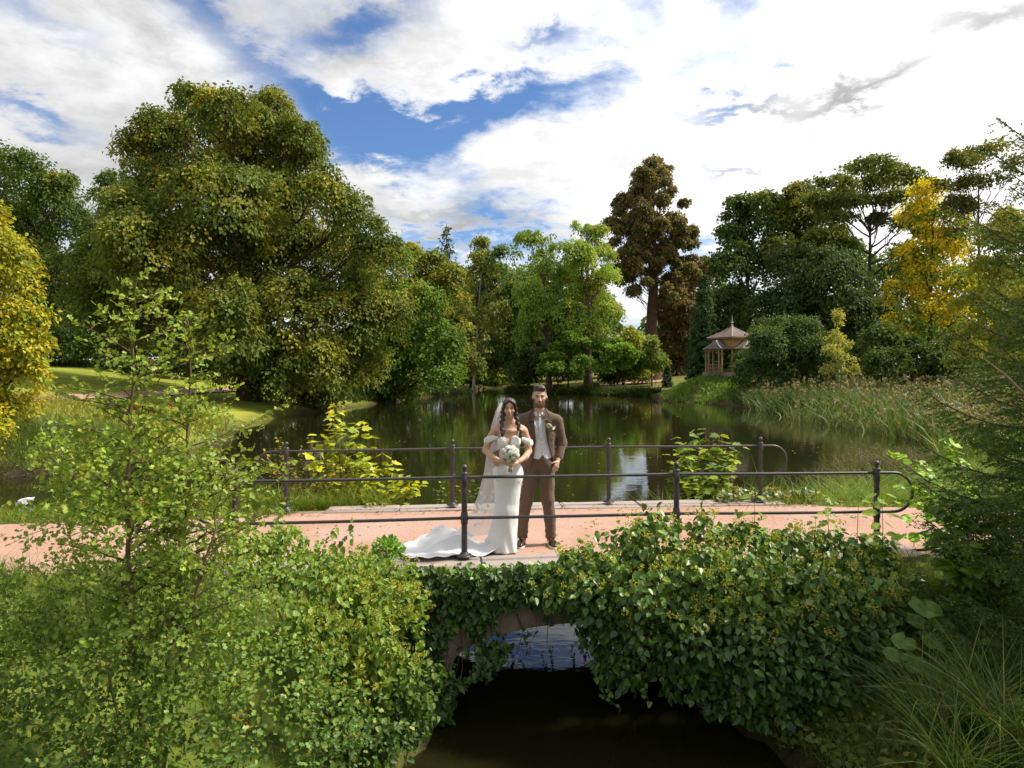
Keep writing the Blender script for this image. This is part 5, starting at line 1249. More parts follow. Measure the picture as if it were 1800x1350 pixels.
k = (dd[:, 2] > 0.05) & (rng.random(len(pp)) < np.where(pp[:, 2] > -0.35, 0.085, 0.02)) & (vnoise(pp, 0.25, 2) > 0.42); umbels(ivyR, pp[k] + dd[k] * 0.07 + [0, -0.03, 0.05], 0.024)
wood_ = MB()
for b_ in ib[::1]:
    c0 = P(b_[0], b_[1], b_[3]); s0 = np.array([*b2w((c0[0] - BR[0]) * 0.9 + 0.35, -0.12)[0][:2], min(c0[2] - 0.5, -0.4)])
    tube(wood_, bez(s0, c0, 0.15, 7, 0.03), np.linspace(0.022, 0.006, 7), 5, (0.11, 0.085, 0.06), cap=False)
part(wood_, 'stems', M['bark'], ivyR, True)
def strand(root, pts, leaf=0.055, cols=IVYL):
    q = np.array(pts); mb = MB(); tube(mb, q, 0.003, 4, (0.14, 0.10, 0.06), cap=False); part(mb, 'vine', M['twig'], root)
    k = max(4, int(np.linalg.norm(np.diff(q, axis=0), axis=1).sum() / 0.035)); t = np.linspace(0, 1, k); p = np.array([along(q, x) for x in t]) + rng.normal(size=(k, 3)) * 0.015
    leaf_objects(root, L_IVY, p, nrm(rng.normal(size=(k, 3)) * 0.7 + [0, -0.2, -0.8]), nrm(rng.normal(size=(k, 3)) * 0.4 + [0, -0.8, 0.3]), leaf * (0.6 + 0.6 * rng.random(k)), pal(k, cols, 0.15), M['leaf_ivy'], variants=2)
strand(ivyR, [P(1042, 1130, 6.9), P(1048, 1175, 6.85), P(1053, 1205, 6.8), P(1066, 1225, 6.75), P(1088, 1246, 6.7)])
strand(ivyR, [P(1130, 1180, 6.75), P(1135, 1215, 6.7), P(1142, 1240, 6.7)])

# ivy flat on the masonry, from the kerb down to the arch and round its left spring
il0 = b2w(-0.7, -0.25, WZ)[0]
ivyL = thing('ivy_curtain', 'dark ivy curtain clinging to the bridge face left of and above the arch', 'ivy', loc=tuple(il0))
n = 12000; u = -2.3 + 3.9 * rng.random(n); z = WZ + 0.02 + 1.57 * rng.random(n)
aw = np.where(np.abs(u - UC) < HW, SPR + RISE * np.sqrt(np.clip(1 - ((u - UC) / HW) ** 2, 0, 1)), WZ)
edge = vnoise(np.column_stack([u, z * 0.6, 0 * u]), 0.28, 2)
ok = np.where(np.abs(u - UC) < HW, z > aw - 0.04 - 0.10 * (edge > 0.62) - 0.26 * sst(0.62, 0.05, u) * (edge > 0.36), True)
bare = ((u - 0.78) / 0.62) ** 2 + ((z + 0.60) / 0.21) ** 2 < 0.9 + 0.5 * (edge - 0.5)          # bare stone over the crown and by the spring
bare |= ((u + 0.05) / 0.17) ** 2 + ((z + 0.86) / 0.26) ** 2 < 1
ok &= ~(bare & (rng.random(n) < 0.96)) & (edge > 0.26)
u, z = u[ok], z[ok]; n = len(u); thick = 0.06 + 0.16 * vnoise(np.column_stack([u, z, 0 * u + 5]), 0.35, 2) + 0.06 * (z > -0.25)
pp = b2w(u, FV - 0.03 - thick * rng.random(n) ** 0.7, z); dd = np.tile([0.05, -0.9, 0.15], (n, 1)) + rng.normal(size=(n, 3)) * 0.25
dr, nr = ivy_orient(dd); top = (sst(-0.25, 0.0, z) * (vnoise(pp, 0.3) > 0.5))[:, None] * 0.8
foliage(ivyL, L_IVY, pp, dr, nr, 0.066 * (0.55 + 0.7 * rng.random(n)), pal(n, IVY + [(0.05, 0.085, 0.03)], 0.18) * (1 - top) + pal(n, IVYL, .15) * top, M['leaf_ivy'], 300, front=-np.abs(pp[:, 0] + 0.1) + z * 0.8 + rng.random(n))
vm = MB()
for k in range(34):
    u0 = -2.1 + 3.0 * rng.random(); q = [b2w(u0, FV - 0.05 - 0.12 * rng.random(), -0.05)[0]]; zz = -0.05
    while zz > WZ + 0.1 + rng.random() * 0.8:
        zz -= 0.12; u0 += rng.normal() * 0.03; q.append(b2w(u0, FV - 0.04 - 0.14 * rng.random(), zz)[0])
        if abs(u0 - UC) < HW and zz < SPR + RISE * math.sqrt(max(0, 1 - ((u0 - UC) / HW) ** 2)) - 0.15: break
    if len(q) > 2: tube(vm, q, 0.004, 4, (0.15, 0.10, 0.065), cap=False)
part(vm, 'vines', M['twig'], ivyL)
for u0, L in ((0.35, 0.34), (0.62, 0.25), (0.2, 0.2), (1.25, 0.28), (1.45, 0.22)):
    strand(ivyL, [b2w(u0, FV - 0.1, SPR + RISE * math.sqrt(1 - ((u0 - UC) / HW) ** 2) + 0.05)[0] + np.array([0.02 * math.sin(9 * t), 0, -L * t]) for t in np.linspace(0, 1, 6)], 0.045, IVY)
# ivy hanging under the far side of the arch, seen in the reflection
il2 = b2w(1.2, BKV + 0.1, -0.4)[0]
ivyB = thing('hanging_ivy', 'ivy strands hanging under the far edge of the arch, seen reflected in the stream', 'ivy', loc=tuple(il2))
for u0, L in ((0.55, 0.25), (0.72, 0.38), (0.8, 0.34), (0.95, 0.16), (1.3, 0.22), (1.42, 0.30), (1.75, 0.25), (1.9, 0.35), (0.3, 0.3), (0.42, 0.34)):
    zt = SPR + RISE * math.sqrt(1 - ((u0 - UC) / HW) ** 2); strand(ivyB, [b2w(u0 + 0.03 * math.sin(6 * t), BKV + 0.05, zt + 0.12 - (L + 0.12) * t)[0] for t in np.linspace(0, 1, 6)], 0.06, IVY)

# --- mixed climbing thicket between the hawthorn and the ivy curtain
tbk = [(545, 1010, 46, 6.3), (610, 1020, 50, 6.5), (675, 1015, 42, 6.8), (585, 1070, 60, 6.0), (660, 1075, 55, 6.3), (715, 1060, 36, 6.7), (560, 1120, 55, 5.7), (640, 1135, 60, 5.9), (705, 1130, 45, 6.3), (690, 1195, 50, 6.1), (745, 1190, 32, 6.5), (630, 1200, 55, 5.8), (660, 1265, 52, 5.8), (715, 1260, 42, 6.1), (745, 1240, 30, 6.4), (640, 1320, 50, 5.7), (690, 1310, 36, 5.9), (500, 960, 34, 6.5), (455, 985, 40, 6.3)]
th0 = P(640, 1200, 6.0); th0[2] = max(float(ground_z([th0[0]], [th0[1]])[0]), WZ)
thk = thing('climbing_thicket', 'pale green climbers and flowering ivy heaped left of the arch, beside the hawthorn', 'bush', loc=tuple(th0))
n = 10500; pp, dd = pmass(tbk, n); k = (vnoise(pp, 0.22, 2) > 0.42) & above_ground(pp, 0.0); pp, dd = pp[k], dd[k]; a_, b_2, qs = sprigs(pp, dd, 260, 0.24, 0.03); pp, dd = np.vstack([pp, a_]), np.vstack([dd, b_2]); n = len(pp); dr, nr = ivy_orient(dd)
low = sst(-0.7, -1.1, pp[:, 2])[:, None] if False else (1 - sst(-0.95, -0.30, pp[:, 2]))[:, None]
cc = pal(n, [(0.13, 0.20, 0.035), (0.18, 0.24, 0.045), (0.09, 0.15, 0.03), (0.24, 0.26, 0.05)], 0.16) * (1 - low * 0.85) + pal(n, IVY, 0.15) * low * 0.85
foliage(thk, L_HEART, pp, dr, nr, 0.054 * (0.55 + 0.7 * rng.random(n)), cc, M['leaf_near'], 300)
k = (pp[:, 2] > -0.6) & (pp[:, 0] > -1.6) & (rng.random(n) < 0.10); umbels(thk, pp[k] + dd[k] * 0.03 + [0, -0.02, 0.02], 0.02)
vm = MB()
for b_ in tbk + tbk:
    c0 = P(b_[0], b_[1], b_[3]) + rng.normal(size=3) * 0.1
    if c0[0] > -1.05: continue
    s0 = np.array([c0[0] + 0.2 * rng.normal(), c0[1] + 0.2, max(float(ground_z([c0[0]], [c0[1]])[0]), WZ)]); tube(vm, bez(s0, c0, 0.2, 7, 0.04), np.linspace(0.008, 0.003, 7), 4, (0.13, 0.09, 0.06), cap=False)
part(vm, 'stems', M['twig'], thk)

# --- small plants in front of the near railing
def herb(name, label, px, py, r, d, tmpl, leaf, cols, n, cat='plant', mat='leaf_near'):
    c0 = P(px, py, d); g = P(px, py + r, d); root = thing(name, label, cat, loc=tuple(g)); R = r * d * PX
    q = rand_dir(n); q[:, 2] = np.abs(q[:, 2]) * 1.15 - 0.25; p = c0 + q * R * (0.6 + 0.45 * rng.random((n, 1))); sb = MB()
    for i in range(0, n, 4): tube(sb, bez(g, p[i], 0.1, 4), 0.0022, 3, (0.12, 0.16, 0.04), cap=False)
    part(sb, 'stems', M['twig'], root)
    foliage(root, tmpl, p, nrm(q * 0.7 + rng.normal(size=(n, 3)) * 0.4), nrm(q * 0.5 + [0, -0.2, 0.6] + rng.normal(size=(n, 3)) * 0.3), leaf * (0.6 + 0.6 * rng.random(n)), pal(n, cols, 0.14), M[mat], 300); return root
herb('celandine_plant', 'bright green rounded herb on the near kerb at the end of the bridal train', 681, 971, 27, 7.15, L_HAW, 0.055, [(0.12, 0.24, 0.03), (0.17, 0.29, 0.04), (0.09, 0.18, 0.025)], 260)
def sapling(label, stem, leaf, cols, npair=6, tmpl=L_OVAL):
    q = np.array([P(*s) for s in stem]); root = thing('seedling', label, 'seedling', 'tree seedlings in front of the near railing', loc=tuple(q[0])); mb = MB()
    qq = np.array([along(q, t) for t in np.linspace(0, 1, 9)]); tube(mb, qq, np.linspace(0.005, 0.002, 9), 5, (0.12, 0.09, 0.05)); part(mb, 'stem', M['twig'], root)
    pos, dr, nr = [], [], []
    for i in range(npair):
        t = 0.30 + 0.70 * i / (npair - 1); a = 0.3 + i * PI / 2 * 1.1
        for s in (0, PI):
            h = np.array([math.cos(a + s), 0.6 * math.sin(a + s), 0.0]); p = along(qq, t)
            pos.append(p + h * leaf * 0.3); dr.append(h + [0, 0, -0.25 + 0.2 * rng.normal()]); nr.append(np.array([0, -0.35, 0.9]) + rng.normal(size=3) * 0.2)
    n = len(pos); leaf_objects(root, tmpl, np.array(pos), nrm(np.array(dr)), nrm(np.array(nr)), leaf * (0.7 + 0.5 * rng.random(n)), pal(n, cols, 0.12), M['leaf_near'], variants=3)
SG = [(0.11, 0.18, 0.03), (0.17, 0.24, 0.035), (0.22, 0.27, 0.04)]
sapling('slim seedling with a few wide leaves, farthest left of those before the near railing', [(1328, 975, 7.3), (1327, 930, 7.3), (1326, 872, 7.3)], 0.12, SG, 4)
sapling('bushy seedling with stacked toothed leaves halfway between two right-hand near posts', [(1452, 985, 7.3), (1456, 930, 7.3), (1455, 872, 7.3)], 0.11, SG, 9, L_HAW)
sapling('small bushy seedling just left of the stacked-leaf seedling', [(1430, 985, 7.25), (1432, 945, 7.25), (1434, 908, 7.25)], 0.08, SG, 7, L_HAW)
sapling('tall thin seedling left of the last near railing post', [(1508, 985, 7.3), (1507, 940, 7.3), (1509, 880, 7.3)], 0.11, SG, 4)
sapling('seedling with wide drooping leaves crossing the last near railing post', [(1550, 985, 7.2), (1552, 930, 7.2), (1550, 868, 7.2)], 0.14, SG, 6)
# hazel shoots reaching in from the right over the railing end
hz0 = gpoint(1720, 7.9)
hz = thing('hazel_shoots', 'sunlit lime-green leafy shoots reaching over the end of the near railing', 'bush', loc=tuple(hz0)); sb = MB(); pos, dr, nr = [], [], []
for tip, mid in (((1560, 795, 7.6), (1650, 800, 7.8)), ((1575, 855, 7.5), (1650, 840, 7.7)), ((1560, 880, 7.5), (1640, 865, 7.7)), ((1600, 910, 7.4), (1660, 890, 7.6)), ((1680, 800, 7.9), (1700, 840, 7.9)), ((1620, 830, 7.9), (1680, 850, 7.9)), ((1590, 945, 7.3), (1650, 920, 7.5)), ((1660, 770, 8.1), (1700, 800, 8.0))):
    q = np.array([hz0, P(*mid), P(*tip)]); qq = np.array([(1 - t) ** 2 * q[0] + 2 * t * (1 - t) * q[1] + t * t * q[2] for t in np.linspace(0, 1, 12)]); tube(sb, qq, np.linspace(0.008, 0.002, 12), 5, (0.12, 0.10, 0.05))
    for i in range(30):
        t = 0.30 + 0.70 * i / 29; p = along(qq, t); a = rng.random() * 2 * PI; h = np.array([math.cos(a), 0.7 * math.sin(a), -0.15]); pos.append(p + h * 0.04); dr.append(h + rng.normal(size=3) * 0.2); nr.append(np.array([0, -0.3, 0.9]) + rng.normal(size=3) * 0.35)
part(sb, 'stems', M['twig'], hz); n = len(pos)
leaf_objects(hz, L_ROUND, np.array(pos), nrm(np.array(dr)), nrm(np.array(nr)), 0.072 * (0.6 + 0.7 * rng.random(n)), pal(n, [(0.20, 0.32, 0.03), (0.27, 0.38, 0.035), (0.14, 0.25, 0.03)], 0.14), M['leaf_near'])
# knotweed-like bush under the spruce
kb = gpoint(1735, 6.9)
twig_plant('knotweed_bush', 'leafy arching bush with large pointed leaves in the shade below the spruce', 'bush', kb, [P(1640, 890, 6.7), P(1660, 860, 6.8), P(1690, 850, 6.8), P(1625, 925, 6.6), P(1650, 950, 6.5), P(1720, 850, 6.9), P(1690, 900, 6.5), P(1670, 930, 6.4), P(1640, 980, 6.4), P(1700, 960, 6.3), P(1750, 880, 6.6), P(1745, 940, 6.3), P(1790, 900, 6.4), P(1720, 1000, 6.2), P(1780, 970, 6.2), P(1680, 1000, 6.3)],
           L_HEART, 0.12, [(0.075, 0.135, 0.02), (0.11, 0.18, 0.025), (0.055, 0.10, 0.018), (0.16, 0.22, 0.03)], gap=0.085, side=0.3, nside=5, single=300, stem=0.009, droop=0.5)

# --- near spruce at the right edge
SX = P(1985, 660, 6.2); sz0 = float(ground_z([SX[0]], [SX[1]])[0]); sbase = np.array([SX[0], SX[1], sz0])
spr_ = thing('spruce_tree', 'near spruce filling the right edge with spiky needle branches', 'tree', loc=tuple(sbase))
tb = MB(); tube(tb, [sbase - [0, 0, .2], sbase + [0, 0, 4], sbase + [0, 0, 9]], [0.17, 0.11, 0.02], 10, BROWN); part(tb, 'trunk', M['bark'], spr_, True)
bb = MB(); NP, ND, NS = [], [], []
def needle_twig(q, r=0.0020, sp_=0.0105):
    if r > 0.0015: tube(bb, q, np.linspace(r, r * 0.5, len(q)), 3, (0.09, 0.085, 0.03), cap=False)
    L = np.linalg.norm(np.diff(q, axis=0), axis=1).sum(); n = int(L / sp_); t = rng.random(n)
    p = np.column_stack([np.interp(t, np.linspace(0, 1, len(q)), q[:, i]) for i in range(3)]); ax = nrm(q[-1] - q[0])
    NP.append(p); d = rand_dir(n); d[:, 2] += 0.35; d = nrm(d - (d @ ax)[:, None] * ax * 0.8); ND.append(nrm(d * 0.85 + ax * 0.65))
zz = 0.2
while zz < 7.6:
    nb = 6
    for j in range(nb):
        a = PI + (j - (nb - 1) / 2) * 0.52 + rng.normal() * 0.12; L = max(0.3, (1.96 - 0.215 * zz)) * (0.72 if zz > 4.3 else 1.0) * (0.75 + 0.35 * rng.random()) * (1.0 if abs(a - PI) < 0.9 else 0.85)
        dv = np.array([math.cos(a), math.sin(a), 0]); s0 = sbase + [0, 0, zz + 0.1 * rng.normal()]
        rise = -0.28 + 0.085 * zz; t = np.linspace(0, 1, 9)[:, None]
        q = s0 + dv * L * t + np.array([0, 0, 1.0]) * L * (rise * t + 0.22 * t ** 3 - 0.1 * np.sin(PI * t)) + np.cumsum(rng.normal(size=(9, 3)) * 0.006, 0)
        tube(bb, q, np.linspace(0.011, 0.004, 9), 5, (0.10, 0.07, 0.045), cap=False); needle_twig(q[1:], 0.004)
        sv_ = np.cross(dv, [0, 0, 1.0]); m_ = int(L / 0.068)
        for k in range(m_):
            u = 0.22 + 0.78 * (k + rng.random() * 0.6) / m_; b0 = along(q, u); l2 = L * (0.34 * (1.12 - u) + 0.05) * (0.6 + 0.6 * rng.random())
            for s in (1, -1):
                if rng.random() < 0.12: continue
                e = b0 + (dv * 0.75 + sv_ * s * 0.85 + np.array([0, 0, -0.30 + 0.25 * rng.random()])) * l2; b2 = bez(b0, e, 0.06, 3); needle_twig(b2)
                if l2 > 0.22:
                    for w_ in range(int(l2 / 0.10)):
                        u2 = 0.3 + 0.6 * rng.random(); c0 = along(b2, u2); s3 = 1 if rng.random() < .5 else -1; needle_twig(np.array([c0, c0 + (dv * 0.7 + sv_ * s3 * (0.2 if s3 == s else -0.2) + rng.normal(size=3) * 0.3 + [0, 0, -0.25]) * l2 * 0.4]), 0.0014, 0.0105)
    zz += 0.21 + 0.07 * rng.random()
part(bb, 'branches', M['twig'], spr_); NP, ND = np.concatenate(NP), np.concatenate(ND)
NEEDLE = (np.array([[-0.2, 0, 0], [0.2, 0, 0], [0, 1, 0]], float), np.array([[0, 1, 2]]))
nd = MB(); leaves(nd, NEEDLE, NP, ND, rand_dir(len(NP)), 0.029 * (0.8 + 0.4 * rng.random(len(NP))), pal(len(NP), [(0.045, 0.085, 0.022), (0.07, 0.115, 0.026), (0.11, 0.15, 0.03)], 0.2)); part(nd, 'needles', M['leaf_near'], spr_, kind='stuff')
dq = MB(); tube(dq, [P(1800, 692, 5.6), P(1768, 660, 5.5), P(1742, 640, 5.45), P(1730, 631, 5.4)], [0.012, 0.009, 0.005, 0.003], 6, (0.36, 0.28, 0.20)); tube(dq, [P(1768, 660, 5.5), P(1750, 662, 5.5), P(1738, 668, 5.5)], [0.005, 0.003, 0.002], 5, (0.36, 0.28, 0.2)); part(dq, 'dead_branch', M['twig'], spr_, True)

# --- right bank: butterbur, sedge, low cover
bbq = gpoint(1640, 6.3)
bur = thing('butterbur', 'clump of huge round butterbur leaves beside the right end of the ivy', 'plant', loc=tuple(bbq))
for px, py, w, d, lab in ((1628, 1068, 0.40, 6.5, 'largest pale rippled leaf'), (1588, 1128, 0.30, 6.3, None), (1642, 1128, 0.28, 6.2, None), (1606, 1165, 0.30, 6.1, None), (1665, 1060, 0.26, 6.8, None), (1640, 1180, 0.24, 6.0, None), (1772, 1100, 0.22, 6.3, None), (1745, 1136, 0.24, 6.1, None), (1700, 1150, 0.26, 6.0, None), (1610, 1090, 0.28, 6.6, None), (1570, 1150, 0.24, 6.2, None), (1655, 1095, 0.30, 6.4, None)):
    c0 = P(px, py, d); N = 18; mb = MB(); R = w / 2 * 0.68; V = [[0, 0, -0.15 * R]]
    ph = rng.random() * 6
    for r in (0.5, 1.0):
        for k in range(N):
            a = 2 * PI * k / N; rr = R * r * (1.0 - (0.55 * r if k == 0 else 0.0)) * (1 + 0.05 * math.sin(7 * a + ph)); V.append([rr * math.cos(a) * 1.1, rr * math.sin(a), 0.10 * R * r * math.sin(4 * a + ph) + 0.10 * R * r - 0.16 * R * r * r * abs(math.sin(a))])
    V = np.array(V); tz = 0.35 + 0.25 * rng.random(); ra = rng.random() * 6
    ca, sa = math.cos(ra), math.sin(ra); V[:, :2] = V[:, :2] @ np.array([[ca, sa], [-sa, ca]]); ct, st = math.cos(tz), math.sin(tz); V = V @ np.array([[1, 0, 0], [0, ct, st], [0, -st, ct]])
    V += c0; i = np.arange(N); j = (i + 1) % N
    col = np.array([(0.085, 0.15, 0.03), (0.12, 0.19, 0.045), (0.07, 0.125, 0.025)][rng.integers(3)])
    mb.add(V, np.stack([0 * i, 1 + i, 1 + j], 1), col); mb.add(V, np.stack([1 + i, 1 + N + i, 1 + N + j, 1 + j], 1), col)
    o = part(mb, 'leaf', M['leaf_near'], bur, True, label=lab)
    pm = MB(); g = np.array([c0[0] + 0.1 * rng.normal(), c0[1] + 0.15, float(ground_z([c0[0]], [c0[1] + 0.15])[0])]); tube(pm, bez(g, V[0], 0.15, 6), np.linspace(0.008, 0.005, 6), 5, (0.15, 0.17, 0.06)); pm2 = part(pm, 'leaf_stalk', M['twig'], bur)
SEDG = [(0.06, 0.11, 0.022), (0.09, 0.14, 0.028), (0.16, 0.18, 0.04), (0.28, 0.24, 0.07)]
for px, py, d, h, n, lab in ((1640, 1270, 5.4, 0.85, 120, 'tufted sedge nearest the ivy, its blades arching over the butterbur'), (1712, 1270, 5.3, 0.95, 130, 'tall tufted sedge with straight dark blades in the middle of the right bank'), (1775, 1300, 5.0, 1.0, 140, 'sedge clump with yellowing arched blades at the right edge'), (1690, 1350, 4.8, 0.7, 90, 'low sedge tuft at the bottom of the right bank'), (1790, 1180, 5.8, 0.8, 90, 'sedge tuft under the spruce at the right edge')):
    g = P(px, py, d); root = thing('sedge_tuft', lab, 'plant', 'sedge tufts on the right bank', loc=tuple(g)); mb = MB()
    p = g + np.column_stack([rng.normal(size=(n, 2)) * 0.07, -0.1 - 0.05 * rng.random(n)]); blades(mb, p, h * (0.6 + 0.5 * rng.random(n)), 0.011, 0.35, pal(n, SEDG, 0.15, [3, 3, 1.2, 0.5]), 0.85, 6); part(mb, 'blades', M['grass'], root, kind='stuff')
qb = np.column_stack([2.4 + 1.9 * rng.random(2600), 4.6 + 2.3 * rng.random(2600)]); qb = np.column_stack([qb, ground_z(qb[:, 0], qb[:, 1])]); qb = qb[qb[:, 2] > WZ + 0.03]
q = np.column_stack([3.6 + 2.6 * rng.random(5000), 5.0 + 1.9 * rng.random(5000)]); q = np.column_stack([q, ground_z(q[:, 0], q[:, 1])])
creeper('ground_ivy', 'low mat of yellowish round leaves at the bottom of the right bank', np.array([g for g in q if g[1] < 5.9][:1400] + [tuple(g) for g in qb]), L_HEART, 0.06, [(0.10, 0.15, 0.03), (0.17, 0.19, 0.035), (0.24, 0.20, 0.05), (0.07, 0.11, 0.025)], 0.18, 'leaf_near', 300)
n = 9000; q = np.column_stack([3.9 + 2.6 * rng.random(n), 6.0 + 1.3 * rng.random(n)]); q = np.column_stack([q, ground_z(q[:, 0], q[:, 1])]); mb = MB()
blades(mb, q, 0.34 * (0.5 + 0.8 * rng.random(n)), 0.0045, 0.35, pal(n, [(0.13, 0.19, 0.024), (0.18, 0.23, 0.03), (0.09, 0.14, 0.02)], 0.15), 0.8, 2); mb.obj('horsetail_grass', M['grass'], None, kind='stuff')
# white bird on the inlet
m, nt, b, out = material('feathers'); c = mixc(nt, noise(nt, objco(nt), 30, 4), (0.74, 0.72, 0.68), (0.82, 0.81, 0.79)); nt.links.new(c.k, b.inputs['Base Color']); b.inputs['Roughness'].default_value = 0.8; M['white'] = m
dq = P(46, 886, 19.2); dq[2] = WZ
duck = thing('white_duck', 'white duck dabbling with its tail raised in the inlet at far left', 'duck', loc=tuple(dq), rz=0.15)
mb = MB(); ts = np.linspace(0, 1, 12); bx_ = -0.20 + 0.40 * ts; rz_ = 0.105 * np.sqrt(np.clip(1 - (1.9 * (ts - 0.46)) ** 2, 0.02, 1)); rz_[-2:] = [0.05, 0.018]
cz_ = 0.07 + 0.06 * ts ** 2; cz_[-2:] += [0.025, 0.06]
a = np.arange(14) * 2 * PI / 14
V = np.concatenate([np.stack([np.full(14, x), 0.9 * r * np.cos(a), z + r * np.sin(a)], 1) for x, r, z in zip(bx_, rz_, cz_)]); i = np.arange(14); j = (i + 1) % 14
mb.add(V, np.concatenate([np.stack([k * 14 + i, k * 14 + j, (k + 1) * 14 + j, (k + 1) * 14 + i], 1) for k in range(11)])); mb.add(V[[*range(14), *range(154, 168)]], [list(range(14))[::-1], list(range(14, 28))])
mb.obj('body', M['white'], duck, True)
mb = MB(); tube(mb, [(-0.12, 0, 0.08), (-0.19, 0, 0.06), (-0.21, -0.01, 0.02), (-0.20, -0.02, -0.03)], [0.05, 0.042, 0.04, 0.045], 10); mb.obj('neck_and_head', M['white'], duck, True)
mb = MB(); tube(mb, [(-0.205, -0.02, 0.0), (-0.23, -0.04, -0.02), (-0.25, -0.05, -0.035)], [0.018, 0.016, 0.008], 8, (0.55, 0.25, 0.06)); mb.obj('bill', M['twig'], duck, True)
for s in (1, -1):
    mb = MB(); leaves(mb, L_OVAL, np.array([[-0.08, 0.092 * s, 0.09]]), np.array([[1.0, 0, 0.12]]), np.array([[0, s, 0.3]]), 0.25, (1, 1, 1)); mb.obj('wing', M['white'], duck, True)
